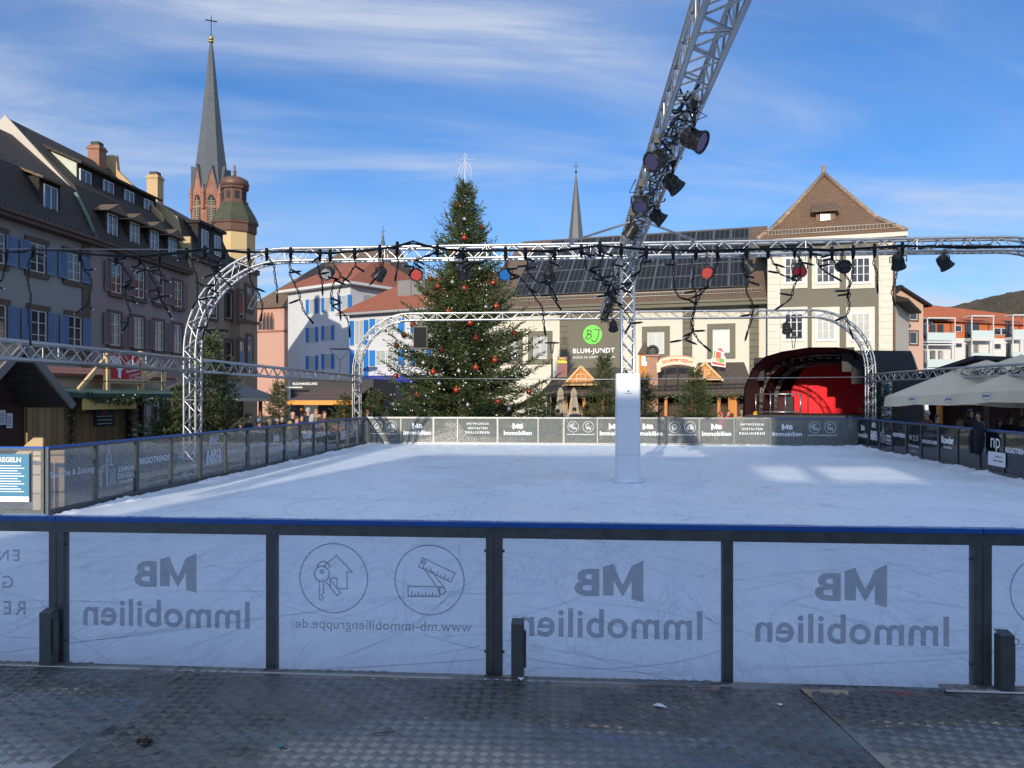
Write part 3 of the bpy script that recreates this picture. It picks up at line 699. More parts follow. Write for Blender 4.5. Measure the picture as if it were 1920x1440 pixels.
# ================================================================== trusses
def truss(name,label,path,side,w=.25,tr=.026,br=.012,step=.26,group=None,cat='truss',plates=True,cross=False):
    """box truss along path; side = constant vector square to the path plane"""
    T=thing(name,label,cat,path[0],0,group); o=Vector(path[0]); pts=[Vector(p)-o for p in path]; s=Vector(side).normalized(); k=len(pts)
    off=[]; 
    for i in range(k):
        d=(pts[min(i+1,k-1)]-pts[max(i-1,0)]).normalized(); off.append(d.cross(s).normalized())
    ch=[]
    for a in (-1,1):
        for b in (-1,1):
            c=[p+s*(a*w/2)+u*(b*w/2) for p,u in zip(pts,off)]; ch.append(c); m=MB(); m.tube(c,tr,10); m.build('chord',M_ALU,T)
    # arc-length resample for bracing
    L=[0]
    for i in range(1,k): L.append(L[-1]+(pts[i]-pts[i-1]).length)
    def at(c,l):
        for i in range(1,k):
            if l<=L[i] or i==k-1:
                f=(l-L[i-1])/(L[i]-L[i-1]); return c[i-1]+(c[i]-c[i-1])*f
    n=max(2,int(round(L[-1]/step))); bm=MB()
    for (p,q) in ((0,1),(2,3),(0,2),(1,3)):
        for i in range(n):
            a,b=i*L[-1]/n,(i+1)*L[-1]/n
            A,B=(ch[p],ch[q]) if i%2 else (ch[q],ch[p])
            bm.tube([at(A,a),at(B,b)],br,6,False)
            if cross: bm.tube([at(B,a),at(A,b)],br,6,False)
            if i%8==0: bm.tube([at(ch[p],a),at(ch[q],a)],br,6,False)
    bm.build('bracing',M_ALU,T)
    if plates:
        m=MB(); 
        for e in (0,-1):
            q=pts[e]
            if abs(q.z+o.z-GZ)<.05: m.box(q.x-.28,q.y-.28,q.z-.0,q.x+.28,q.y+.28,q.z+.012)
        if m.v: m.build('base_plate',M_ALU,T)
    return T
ZT=4.63; TL=-7.95; TR=10.2
def arch_path(Y,l,r,zb=GZ,rad=2.0,n=14):
    p=[(l,Y,zb),(l,Y,.9),(l,Y,ZT-rad)]
    p+=[(l+rad-rad*math.cos(R(90*i/n)),Y,ZT-rad+rad*math.sin(R(90*i/n))) for i in range(1,n+1)]
    m_=6; p+=[(l+rad+(r-l-2*rad)*i/m_,Y,ZT) for i in range(1,m_+1)]
    p+=[(r-rad+rad*math.sin(R(90*i/n)),Y,ZT-rad+rad*math.cos(R(90*i/n))) for i in range(1,n+1)]
    p+=[(r,Y,.9),(r,Y,zb)]; return p
YM=15.5
truss('truss_arch','silver truss arch with rounded corners across the middle of the rink, hung with spotlights',arch_path(YM,TL,TR),(0,1,0))
truss('truss_arch','smaller looking silver truss arch with rounded corners at the back edge of the rink',arch_path(27.75,TL,TR+.15),(0,1,0),step=.3)
XM=1.08
sp1=truss('truss_beam','silver truss beam running overhead from the top edge down to the middle arch, with spotlights',[(XM,3.9,ZT),(XM,9,ZT),(XM,YM-.17,ZT)],(1,0,0),w=.29,plates=False)
m=MB()
for a in (-.13,2.42): m.tube([Vector((a,YM-.05,ZT+.16))-Vector((XM,3.9,ZT)),Vector((XM+(-.12 if a<0 else .12),13.0,ZT+.0))-Vector((XM,3.9,ZT))],.024,8)
m.build('diagonal_brace',M_ALU,sp1)
truss('truss_beam','silver truss beam from the middle arch to the back arch, crowded with cables',[(XM,YM+.17,ZT),(XM,21,ZT),(XM,27.58,ZT)],(1,0,0),plates=False,step=.3)
truss('truss_beam','low silver truss beam along the left side, above the dark roofed stall and red sign',[(TL,3.9,2.36),(TL,10,2.36),(TL,YM-.17,2.36)],(1,0,0),plates=False,step=.3)
truss('truss_beam','low silver truss beam along the left side, from the middle arch to the back corner',[(TL,YM+.17,2.36),(TL,21,2.36),(TL,27.58,2.36)],(1,0,0),plates=False,step=.3)
truss('truss_beam','low silver truss beam along the right side, in front of the cream umbrella',[(TR,YM+.17,2.3),(TR,21,2.34),(TR+.1,27.58,2.36)],(1,0,0),plates=False,step=.3)
truss('truss_column','silver truss column standing on the ice inside a white padded box',[(XM,YM,0.0),(XM,YM,2),(XM,YM,ZT-.14)],(0,1,0),w=.24,cross=True,plates=False,step=.28)
T=thing('padded_box','tall white padded box round the foot of the truss column on the ice','column pad',(XM,YM,0))
m=MB(); a=.235; ring=[(-a+.03,-a),(a-.03,-a),(a,-a+.03),(a,a-.03),(a-.03,a),(-a+.03,a),(-a,a-.03),(-a,-a+.03)]
m.ext([(x,y,.03) for x,y in ring],(0,0,2.13)); m.build('cover',plain('white_vinyl',(.74,.76,.79),.35,0,.05,3,.05,.5),T)
m=MB(); m.box(-.07,-a-.004,1.765,.07,-a-.001,1.772); stroke(m,[(-.015,1.80),(.015,1.80),(0,1.825)],.012,0,0,1,-a-.003,False,True); m.build('emblem',plain('ink',(.05,.07,.12),.6),T)
m=MB(); rgp=random.Random(8); m.lathe([(.30+.12*0,.0),(.33,.035),(.26,.07),(.2,.075)],18,c=(0,0,0)); m.v=[(x*(1+rgp.uniform(-.1,.16)),y*(1+rgp.uniform(-.1,.16)),z*rgp.uniform(.6,1.2)) for x,y,z in m.v]; m.build('packed_snow',M_SNOW,T)
m=MB()
for zz_ in (.55,1.5): ring4=[(-a-.004,-a-.004),(a+.004,-a-.004),(a+.004,a+.004),(-a-.004,a+.004)]; m.ext([(x,y,zz_) for x,y in ring4],(0,0,.006))
m.build('seam',plain('vinyl_seam',(.5,.52,.55),.5),T)
M_WIRE=metal('steel_wire',(.45,.46,.47),.4)
m=MB(); m.tube([(TL+.1,27.9,2.40),(1,27.9,2.34),(TR,27.9,2.40)],.014,6); tag(m.build('steel_wire',M_WIRE),'thin steel wire stretched across the back corners of the rink','wire')

# ================================================================== spotlights
M_BLK=plain('black_plastic',(.014,.014,.015),.45,0,.3,12,.1,.4)
M_LENS=plain('lens_dark',(.03,.03,.04),.08,0,.2,4,0,.6)
LED={'red':emis('led_red',(.85,.12,.10),1.2),'blue':emis('led_blue',(.03,.26,.8),1.2),'violet':emis('led_violet',(.22,.21,.5),.4),'white':plain('led_glass',(.55,.55,.6),.15),'dim':emis('led_dim_red',(.7,.05,.1),.5),'off':plain('led_off',(.09,.08,.10),.12)}
def spot(pos,aim,r,led,label,hang=.22,group='spotlights on the trusses',name='spotlight'):
    """pos = clamp point on the chord; aim = direction the lens faces"""
    T=thing(name,label,'spotlight',pos,0,group); aim=Vector(aim).normalized(); c=Vector((0,0,-hang-r*1.05))
    m=MB(); m.box(-.03,-.03,-.05,.03,.03,.05); m.tube([(0,0,-.05),(0,0,-hang+.02)],.014,8); m.tube([(-.02,0,0),(.09,0,.03)],.009,6); m.tube([(.09,0,.03),(.10,0,.07)],.012,6); m.build('clamp',M_BLK,T)
    ax=aim.cross(Vector((0,0,1))); ax=ax.normalized() if ax.length>.05 else Vector((1,0,0))
    m=MB(); m.tube([c+ax*(r*1.15),c+ax*(r*1.18)+Vector((0,0,r*.9)),Vector((0,0,-hang)),c-ax*(r*1.18)+Vector((0,0,r*.9)),c-ax*(r*1.15)],.012,6); m.build('yoke',M_BLK,T)
    q=aim.to_track_quat('Z','Y').to_matrix().to_4x4(); q.translation=c
    m=MB(); m.lathe([(r*.5,-r*1.25),(r*.72,-r*1.15),(r*.8,-r*.6),(r*.98,r*.5),(r*1.08,r*.72),(r*1.1,r*.95),(r*.98,r*.95),(r*.95,r*.8)],20,M=q)
    for k in range(12):
        a=2*math.pi*k/12; p=q@Vector((r*.74*math.cos(a),r*.74*math.sin(a),-r*1.05)); p2=q@Vector((r*.92*math.cos(a),r*.92*math.sin(a),-r*.1)); m.tube([p,p2],r*.05,5)
    m.build('housing',M_BLK,T)
    m=MB(); m.lathe([(.001,r*.79),(r*.96,r*.80)],20,M=q); ln=m.build('lens',M_LENS,T)
    m=MB(); u=r*.22
    for i in range(-4,5):
        for j in range(-4,5):
            x=(i+(j%2)*.5)*u; y=j*u*.87
            if math.hypot(x,y)<r*.82: m.lathe([(.001,r*.83),(u*.36,r*.825),(u*.38,r*.8)],8,M=q@Matrix.Translation((x,y,0)))
    m.build('led',LED[led],ln)
    m=MB(); s=random.Random(int(pos[0]*100)+int(pos[1]*7)); pp=[c-aim*(r*1.15)]; pp+=[c-aim*r*1.3+Vector((s.uniform(-.1,.1),s.uniform(-.05,.05),.08)),Vector((s.uniform(-.15,.15),0,-.12)),Vector((s.uniform(-.2,.2),0,.05))]; m.tube(pp,.008,6); m.build('cable',M_BLK,T)
    return T
def on_beam(px,py,dz,t): 
    p=P(px,t); return Vector((p[0],p[1],ZT-.15-dz))
for px,py,t_,aim,led,lb in ((1302,262,7.3,(.75,-.45,-.45),'violet','black spotlight with pale violet lens turned outward, uppermost on the overhead truss beam'),
    (1231,300,8.3,(-.7,-.55,-.4),'violet','black spotlight with bluish lens facing away from the uppermost one, on the overhead truss beam'),
    (1262,345,9.1,(.7,-.1,-.8),'off','black spotlight with dark lens tilted down, third from the top of the overhead truss beam'),
    (1201,382,10.0,(-.1,-.7,-.7),'violet','black spotlight showing violet diodes to the front, fourth on the overhead truss beam'),
    (1234,408,11.2,(.8,.1,-.6),'off','small black spotlight turned sideways, fifth on the overhead truss beam'),
    (1183,434,11.6,(-.5,.3,-.8),'off','black spotlight tipped toward the middle arch, lowest on the overhead truss beam')):
    zc=Zt(py,t_); p=P(px,t_); r=.102; h=max(.1,(ZT-.15)-zc-r*1.05); spot((p[0],p[1],zc+h+r*1.05),aim,r,led,lb,h)
for px,py,aim,led,lb in ((615,512,(-.1,-1,-.35),'white','black spotlight with clear white diodes under the middle arch, above the white house'),
    (712,514,(-.5,.2,-.6),'off','black spotlight turned away under the middle arch, above the red tiled roof'),
    (782,514,(0,-1,-.35),'red','black spotlight with glowing red diodes beside the tall Christmas tree'),
    (868,510,(0,.6,-.6),'off','black spotlight turned away under the middle arch, against the tall Christmas tree'),
    (947,514,(.05,-1,-.35),'blue','black spotlight with glowing blue diodes under the middle arch'),
    (1030,517,(.1,.8,-.5),'off','black spotlight turned away under the middle arch, in front of the left solar panels'),
    (1325,511,(-.05,-1,-.3),'red','black spotlight with glowing red diodes in front of the solar panels'),
    (1403,500,(.6,.2,-.7),'off','black spotlight tilted down under the middle arch, at the right end of the solar panels'),
    (1499,505,(-.2,-.8,-.6),'dim','black spotlight with dim red diodes under the middle arch, before the upper windows'),
    (1579,500,(.1,-1,-.2),'off','round black spotlight facing front under the middle arch, between the upper windows'),
    (1684,492,(.3,.5,-.8),'off','black spotlight under the middle arch at the corner of the cream building'),
    (1771,493,(.6,.1,-.8),'off','black spotlight tilted down alone against the sky under the middle arch')):
    t_=tY(px,YM-.12); p=P(px,t_); r=.125; zc=Zt(py,t_); h=max(.08,(ZT-.14)-zc-r*1.05); spot((p[0],p[1],zc+h+r*1.05),aim,r,led,lb,h)
for px,py,lb in ((1475,615,'small dark spotlight under the back arch in front of the cream building'),(1150,600,'dark spotlight hanging where the overhead beam meets the back arch')):
    t_=tY(px,27.6); p=P(px,t_); zc=Zt(py,t_); spot((p[0],p[1],ZT-.14),(0,-.5,-.8),.16,'off',lb,max(.1,ZT-.14-zc-.16))
t_=tY(790,27.6); p=P(790,t_); T=thing('loudspeaker','black box loudspeaker hung under the back arch before the tall Christmas tree','loudspeaker',(p[0],p[1],0)); za,zb=Zt(655,t_),Zt(612,t_)
m=MB(); m.ext([(-.26,-.2,za),(.26,-.2,za),(.2,.2,za),(-.2,.2,za)],(0,0,zb-za)); m.build('cabinet',M_BLK,T); m=MB(); m.box(-.02,-.02,zb,.02,.02,ZT-.12); m.build('bracket',M_BLK,T); m=MB(); m.box(-.23,-.207,za+.05,.23,-.203,zb-.05); m.build('grille',plain('grille_cloth',(.008,.008,.009),.9),T)
# black power cables lying along the trusses
def cable_run(name,label,pts,seed,r=.011,amp=.05,n=7):
    rg=random.Random(seed); m=MB()
    for q in range(n):
        path=[]; 
        for a,b in zip(pts[:-1],pts[1:]):
            a=Vector(a);b=Vector(b);k=max(3,int((b-a).length/.35))
            for i in range(k): path.append(a+(b-a)*(i/k)+Vector((rg.uniform(-amp,amp),rg.uniform(-amp,amp),rg.uniform(-amp,amp))))
        m.tube(path,r,5,False)
    tag(m.build(name,M_BLK),label,'cable')
cable_run('power_cable','bundle of black power cables inside the middle arch beside the right side of the column',[(XM,YM,ZT-.05),(5,YM,ZT-.06),(8.4,YM,ZT-.02)],1,n=4)
cable_run('power_cable','tangled black cables hanging in the overhead beam among the spotlights',[(XM,7.4,ZT-.1),(XM,11,ZT-.08),(XM,15.2,ZT-.05)],2,amp=.12,n=7)
cable_run('power_cable','tangled black cables in the beam from the middle arch to the back arch',[(XM,16,ZT-.05),(XM,22,ZT-.12),(XM,27.3,ZT-.25)],3,amp=.17,n=9)
cable_run('power_cable','looped black cables in the low right side truss beam',[(TR,16,2.3),(TR,19,2.3),(TR+.05,22,2.3)],4,amp=.12,n=6)

# ================================================================== icicle light string along the front
YS=4.47
def ps(px,py): 
    t_=tY(px,YS); p=P(px,t_); return Vector((p[0],p[1],Zt(py,t_)))
M_CABLE=plain('black_rubber',(.011,.011,.012),.5,0,.2,20,.1,.35)
M_TIP=plain('bulb_tip',(.75,.78,.8),.15,0,.05,9,0,.6)
SL=thing('light_string','black icicle light string of twisted cables sagging across the whole view over the front boards','light string',ps(960,470)); so_=Vector(SL.location)
cp=[(-140,474),(0,474),(45,472),(60,467),(130,471),(175,478),(220,481),(270,480),(330,475),(385,467),(462,473),(545,471),(620,475),(690,470),(740,461),(775,454),(800,462),(868,471),(948,470),(1040,471),(1125,461),(1210,468),(1305,470),(1400,468),(1490,466),(1560,470),(1690,461),(1800,464),(1900,462),(2060,464)]
rg=random.Random(12)
m=MB()
for q in range(4):
    m.tube([ps(px,py+rg.uniform(-2.2,2.2))+Vector((0,rg.uniform(-.006,.006),0))-so_ for px,py in cp],.0045,6)
m.build('cable',M_CABLE,SL)
m=MB(); m.tube([ps(-160,466)-so_,ps(960,470)-so_,ps(2080,470)-so_],.0022,6); m.build('steel_wire',M_WIRE,SL)
def yat(px):
    for a,b in zip(cp[:-1],cp[1:]):
        if a[0]<=px<=b[0]: return a[1]+(b[1]-a[1])*(px-a[0])/(b[0]-a[0])
drops=[(12,150),(62,175),(150,120),(217,150),(262,120),(300,95),(350,95),(384,75),(420,165),(466,120),(500,80),(545,130),(600,60),(619,170),(665,120),(712,55),(745,45),(820,60),(868,40),(948,165),(985,105),(1040,100),(1090,100),(1125,170),(1165,70),(1212,115),(1262,110),(1305,180),(1345,190),(1400,155),(1440,60),(1490,110),(1520,60),(1560,75),(1600,150),(1640,60),(1692,90)]
for px,ln in drops:
    dm=MB(); tm=MB(); x=px; y=yat(px); P0=ps(px,y)-so_
    s=.00307   # metres per picture pixel at this depth, used only as the string's own scale
    pos=P0.copy(); ang=rg.uniform(-.25,.25); path=[pos.copy()]; tot=0
    dm.tube([P0+Vector((0,0,.022)),P0-Vector((0,0,.012)),P0-Vector((0,0,.055))],[.009,.0125,.006],8)
    sticks=[]
    while tot<ln*s:
        stp=.022; ang+=rg.uniform(-.38,.38)-ang*.12; pos=pos+Vector((math.sin(ang),rg.uniform(-.15,.15),-math.cos(ang)))*stp; tot+=stp; path.append(pos.copy())
        if rg.random()<.17: sticks.append((len(path)-1,rg.choice((-1,1)))); ang+=rg.choice((-1,1))*.6
    # twisted pair
    for ph in (0,math.pi):
        q=[]; 
        for i,p in enumerate(path):
            for f in (0,.5):
                if i==len(path)-1 and f: continue
                p2=p if f==0 else (p+path[i+1])/2; a=ph+(i+f)*1.5; q.append(p2+Vector((math.cos(a)*.0052,math.sin(a)*.0052,0)))
        dm.tube(q,.0028,5)
    def stick(p,d):
        d=d.normalized(); e=p+d*.062; dm.tube([p,p+d*.02,e],[.0035,.0066,.0056],6); tm.tube([e,e+d*.011],[.0045,.003],6)
    stick(path[-1],Vector((math.sin(ang),0,-math.cos(ang))))
    for i,sg in sticks: stick(path[i],Vector((sg*1.0,rg.uniform(-.4,.4),rg.uniform(-.7,.25))))
    d=dm.build('drop',M_CABLE,SL); tm.build('bulb',M_TIP,d)
# ================================================================== town houses
M_GLASS=plain('window_glass',(.025,.03,.036),.06,0,.35,.9,.04,.8)
M_CURT=plain('net_curtain',(.34,.37,.37),.35,0,.12,2,.05,.6)
M_WFR=plain('white_window_paint',(.58,.58,.57),.5,0,.06)
M_SAND=stone('red_sandstone',(.34,.155,.10),.55,.3,.7)
M_TRIM=plain('brown_stone_trim',(.11,.07,.05),.8,0,.25,5)
def ring(m,x0,z0,x1,z1,w,y0,y1):
    m.box(x0-w,y0,z0-w,x0,y1,z1+w); m.box(x1,y0,z0-w,x1+w,y1,z1+w); m.box(x0,y0,z1,x1,y1,z1+w); m.box(x0,y0,z0-w,x1,y1,z0)
def window(T,x,z0,w,h,sur=None,shut=None,glass=None,nx=2,ny=3,sw=.13,y=0.0,sd=.09,fr=None,sill=False,shw=None):
    """x = centre; window (> pane, surround, sill) plus shutters"""
    a,b=x-w/2,x+w/2; m=MB(); f=.055
    ring(m,a+f,z0+f,b-f,z0+h-f,f,y-.05,y+.02)
    for i in range(1,nx):
        q=a+w*i/nx; m.box(q-.03,y-.046,z0+f,q+.03,y+.01,z0+h-f)
    for i in range(1,ny):
        q=z0+h*i/ny; m.box(a+f,y-.04,q-.016,b-f,y+.01,q+.016)
    W=m.build('window',fr or M_WFR,T)
    m=MB(); m.box(a+.02,y-.018,z0+.02,b-.02,y+.005,z0+h-.02); m.build('pane',glass or M_GLASS,W)
    if sur is not None:
        m=MB(); ring(m,a,z0,b,z0+h,sw,y-sd,y+.02); m.build('surround',sur,W)
    if sill: m=MB(); m.box(a-sw,y-sd-.1,z0-sw-.07,b+sw,y+.01,z0-sw+.0); m.build('sill',sur or M_WFR,W)
    if shut is not None:
        hw=shw or w*.5
        for s in (-1,1):
            q=(a-hw-.05) if s<0 else (b+.05); m=MB(); yy=y-sd-.012
            ring(m,q+.06,z0+.06,q+hw-.06,z0+h-.06,.06,yy-.035,yy)
            k=int(h/.09)
            for i in range(k):
                zz=z0+.06+(h-.12)*i/k; m.add([(q+.06,yy-.028,zz),(q+hw-.06,yy-.028,zz),(q+hw-.06,yy-.006,zz+.07),(q+.06,yy-.006,zz+.07)],[(0,1,2,3)])
            m.build('shutter',shut,T)
    return W
def prof_roof(prof,x0,x1):
    m=MB(); m.ext([(x0,y,z) for y,z in prof],(x1-x0,0,0)); return m
T_BROWN=tiles('brown_roof_tiles',(.034,.024,.016),(.052,.036,.024),.24,.16,.8,(.05,.045,.03))
T_DARK=tiles('dark_mansard_tiles',(.012,.0095,.0085),(.017,.013,.011),.2,.14,.7,(.03,.028,.025))
T_RED=tiles('red_roof_tiles',(.26,.085,.045),(.33,.105,.055),.26,.2,.5,(.2,.07,.04),.35)
T_TAN=tiles('weathered_roof_tiles',(.13,.085,.055),(.17,.11,.07),.24,.18,.7,(.08,.065,.045),.6)
T_ORG=tiles('orange_roof_tiles',(.40,.10,.035),(.47,.13,.045),.3,.25,.4,(.3,.1,.05),.3)
FRW=Frame((-25,25),(-25,65))
def zz(F,px,py,off=0.0): return F.z(px,py,off)-GZ
def row_house(name,label,x0,x1,wall,prof,roof,eave,depth=9.0):
    o=FRW.w(x0); T=thing(name,label,'house',(o[0],o[1],GZ),FRW.rz); T['x0']=x0
    m=MB(); m.box(0.005,0,0,x1-x0-.005,depth,eave); m.build('wall',wall,T)
    m=prof_roof(prof,0.01,x1-x0-.01); r=m.build('roof',roof,T)
    return T
E=9.8-GZ
W_BLUE=plain('pale_grey_plaster',(.27,.265,.245),.88,0,.1,3,.15,streak=True); W_PURP=plain('mauve_plaster',(.28,.215,.21),.88,0,.1,3,.15,streak=True); W_TAN=plain('tan_plaster',(.29,.215,.155),.88,0,.14,3,.15,streak=True)
SH_BLUE=plain('blue_shutter',(.11,.19,.33),.6,0,.12,7); SH_PURP=plain('mauve_shutter',(.18,.12,.125),.6,0,.12,7)
# house with blue shutters
B=row_house('town_house','pale grey town house with blue louvred shutters and brown stone window frames',-9,13,W_BLUE,[(-.5,E-.12),(-.5,E+.02),(.75,12.4-GZ),(4.2,15.4-GZ),(8,12.4-GZ),(9.4,E)],T_BROWN,E)
bx_=lambda px: FRW.x(px)+9
za3,zb3=zz(FRW,62,509),zz(FRW,62,455); za2,zb2=zz(FRW,62,650),zz(FRW,62,581)
stp=(bx_(136)-bx_(68))
for k in range(-3,2):
    xx=bx_(68)+k*stp if k>-4 else 0
    window(B,xx,za3,1.05,zb3-za3,M_TRIM,SH_BLUE,nx=2,ny=3,sw=.26,shw=.62); window(B,xx+.1,za2,1.05,zb2-za2,M_TRIM,SH_BLUE,nx=2,ny=3,sw=.26,shw=.62)
    window(B,xx+.1,.8,1.2,1.9,M_TRIM,None,nx=2,ny=2,sw=.2)
m=MB(); m.box(0,-.55,E-.25,22,-.0,E-.02); m.box(0,-.68,E-.06,22,-.55,E+.08); m.build('cornice',M_TRIM,B)
m=MB(); m.box(21.3,-.06,0,21.95,-.0,E-.3); m.build('corner_strip',M_TRIM,B)
xd=bx_(93); m=MB(); m.box(xd-.75,-.02,10.25-GZ,xd+.75,1.2,12.1-GZ); dm=m.build('dormer',T_DARK,B); m=MB(); m.slab([(xd-1.0,-.4,12.0-GZ),(xd+1.0,-.4,12.0-GZ),(xd+.85,1.5,12.75-GZ),(xd-.85,1.5,12.75-GZ)],.1); m.build('hood',T_TAN,dm)
window(B,xd,10.35-GZ,.95,1.45,None,None,nx=2,ny=1,y=-.03)
m=MB(); m.slab([(-0.0,-.04,10.6-GZ),(1,-.04,10.6-GZ),(1,.4,11.6-GZ),(0,.4,11.6-GZ)],.06)
m=MB(); 
for k in range(60): m.box(.2+k*.36,-.62,E+.1,.25+k*.36,-.58,E+.32)
m.box(0,-.62,E+.3,21.9,-.58,E+.33); m.build('snow_guard',M_GALV,B)
# mansard lower face in darker tiles
m=MB(); m.slab([(0.02,-.42,E+.06),(21.98,-.42,E+.06),(21.98,.78,12.45-GZ),(0.02,.78,12.45-GZ)],.03); m.build('mansard',T_DARK,B)
m=MB(); m.tube([(21.7,-.55,E-.05),(21.6,-.1,E+1.2),(21.55,.5,E+2.4)],.09,8); m.build('gutter_pipe',plain('verdigris',(.14,.2,.16),.6),B)
# mauve house
PR=[(-.4,E-.05),(-.4,E+.08),(.85,12.7-GZ),(4.6,16.35-GZ),(8.4,12.7-GZ),(9.3,E)]
C=row_house('town_house','mauve town house with dull purple shutters and two rows of roof dormers',13,23,W_PURP,PR,T_BROWN,E)
cx=lambda px: FRW.x(px)-13
m=MB(); m.ext([(-.12,0,E),(-.12,-.42,E+.1),(-.12,.85,12.45-GZ),(-.12,4.6,16.45-GZ),(-.12,8.4,12.45-GZ),(-.12,9,E)],(.11,0,0)); m.build('gable',plain('white_gable',(.5,.44,.38),.85,0,.08),C)
m=MB(); m.slab([(0.02,-.36,E+.1),(9.98,-.36,E+.1),(9.98,.9,12.78-GZ),(0.02,.9,12.78-GZ)],.03); m.build('mansard',T_DARK,C)
a3,b3=zz(FRW,215,549),zz(FRW,215,494); a2,b2=zz(FRW,215,648),zz(FRW,215,593)
for px3,px2 in ((216,214),(259,258),(297,296),(332,331)):
    window(C,cx(px3),a3,1.0,b3-a3,M_TRIM,SH_PURP,nx=2,ny=3,sw=.17,sill=True,shw=.55); window(C,cx(px2),a2,1.0,b2-a2+.15,M_TRIM,SH_PURP,nx=2,ny=3,sw=.17,shw=.55)
    window(C,cx(px2),.7,1.2,1.9,M_TRIM,None,nx=2,ny=2)
m=MB(); m.box(0,-.42,E-.2,10,0,E+.0); m.box(0,-.52,E-.02,10,-.42,E+.1); m.build('cornice',M_TRIM,C)
for k in range(4):
    m=MB(); px=(207,249,286,320)[k]; x=FRW.x(px,.0)-13; m.box(x-.62,-.08,10.15-GZ,x+.62,1.1,11.75-GZ); d=m.build('dormer',T_DARK,C)
    m=MB(); m.ext([(x-.95,-.5,11.62-GZ),(x+.95,-.5,11.62-GZ),(x,-.5,12.15-GZ)],(0,1.6,0)); m.build('hood',T_TAN,d)
    window(C,x,10.35-GZ,.85,1.25,None,None,nx=2,ny=2,y=-.09)
x0,x1=FRW.x(146,1.7)-13,FRW.x(292,1.7)-13
m=MB(); m.ext([(x0,1.7,12.6-GZ),(x0,1.7,14.45-GZ),(x0,4.1,15.4-GZ),(x0,3.8,14.5-GZ)],(x1-x0,0,0)); sd_=m.build('shed_dormer',T_DARK,C)
m=MB(); m.slab([(x0-.2,1.35,14.4-GZ),(x1+.2,1.35,14.4-GZ),(x1+.2,4.4,15.75-GZ),(x0-.2,4.4,15.75-GZ)],.14); m.build('dormer_roof',T_BROWN,sd_)
m=MB(); m.ext([(x0-.05,1.75,12.9-GZ),(x0-.05,1.75,14.35-GZ),(x0-.05,4.1,15.4-GZ)],(.04,0,0)); m.build('cheek',plain('pale_render',(.5,.52,.42),.8),sd_)
for px in (160,203,242,278):
    x=FRW.x(px,1.65)-13; window(C,x,12.95-GZ,.95,1.15,None,None,nx=2,ny=1,y=1.66)
brick=stone('chimney_brick',(.36,.18,.11),.25,.09,.6)
def chimney(T,x,y,z0,z1,w,mat): 
    m=MB(); m.box(x-w/2,y-w/2,z0,x+w/2,y+w/2,z1); m.box(x-w/2-.06,y-w/2-.06,z1-.25,x+w/2+.06,y+w/2+.06,z1-.12); c=m.build('chimney',mat,T)
    m=MB(); m.box(x-w*.35,y-w*.35,z1,x+w*.35,y+w*.35,z1+.25); m.build('chimney_pot',M_BLK,c)
x=FRW.x(182,4.6)-13; chimney(C,x,4.6,15.6-GZ,zz(FRW,182,275,4.6),.75,brick)
x=FRW.x(291,4.6)-13; chimney(C,x,4.6,15.3-GZ,zz(FRW,291,330,4.6),.8,plain('ochre_render',(.5,.34,.17),.8))
m=MB(); x=FRW.x(206,4.4)-13; m.ext([(x,4.7,15.9-GZ),(x,4.7,17.1-GZ),(x,4.0,17.1-GZ),(x,3.9,16.15-GZ),(x,1.0,13.25-GZ),(x,1.0,12.6-GZ)],(.3,0,0)); m.build('firewall',plain('ochre_render',(.38,.25,.13),.8),C)
# tan houses
D=row_house('town_house','tan town house with a yellow firewall, behind the curved end of the middle arch',23,29.6,W_TAN,[(-.3,11-GZ),(-.3,11.1-GZ),(.9,13.6-GZ),(4.5,15.6-GZ),(8.4,12.7-GZ),(9.3,11-GZ)],T_BROWN,11-GZ)
dx=lambda px: FRW.x(px)-23
m=MB(); m.ext([(-.14,-.3,9.6-GZ),(-.14,-.3,12.1-GZ),(-.14,.3,12.1-GZ),(-.14,.6,13.4-GZ),(-.14,4.5,16.2-GZ),(-.14,8,12-GZ),(-.14,8,9.6-GZ)],(.13,0,0)); m.build('firewall',plain('yellow_render',(.46,.35,.18),.8),D)
for px in (378,402): 
    x=FRW.x(px,.1)-23; m=MB(); m.box(x-.9,-.1,11.3-GZ,x+.9,2,13.3-GZ); m.box(x-1.05,-.3,13.3-GZ,x+1.05,2.3,13.5-GZ); m.build('dormer',T_DARK,D); window(D,x,11.6-GZ,.9,1.4,None,None,nx=2,ny=1,y=-.11)
for px in (400,428):
    for (pa,pb) in ((597,548),(690,640)): window(D,dx(px),zz(FRW,px,pa),.9,zz(FRW,px,pb)-zz(FRW,px,pa),M_TRIM,None,nx=1,ny=1,sw=.2)
m=MB(); m.box(0,-.25,10.75-GZ,6.6,0,10.98-GZ); m.build('cornice',M_TRIM,D)
o=FRW.w(29.62,-.6); Q=thing('town_house','brown corner house with a tilted open window, between the tan house and the pink church','house',(o[0],o[1],GZ),FRW.rz)
m=MB(); m.box(0,0,0,3.1,9,11.4-GZ); m.build('wall',plain('brown_plaster',(.30,.21,.14),.88,0,.2,3,.15,streak=True),Q)
m=MB(); m.ext([(0,-.3,11.4-GZ),(0,4.5,13.8-GZ),(0,9.3,11.4-GZ)],(3.1,0,0)); m.build('roof',T_DARK,Q)
FQ=Frame(o,FRW.w(40,-.6))
for px,pa,pb in ((452,690,640),(467,690,632),(452,600,548)):
    window(Q,FQ.x(px),zz(FQ,px,pa),.75,zz(FQ,px,pb)-zz(FQ,px,pa),M_TRIM,None,nx=1,ny=1,sw=.25)
z0_=zz(FQ,467,580); W=window(Q,FQ.x(466),z0_,.9,1.6,M_TRIM,None,nx=1,ny=1,sw=.3)
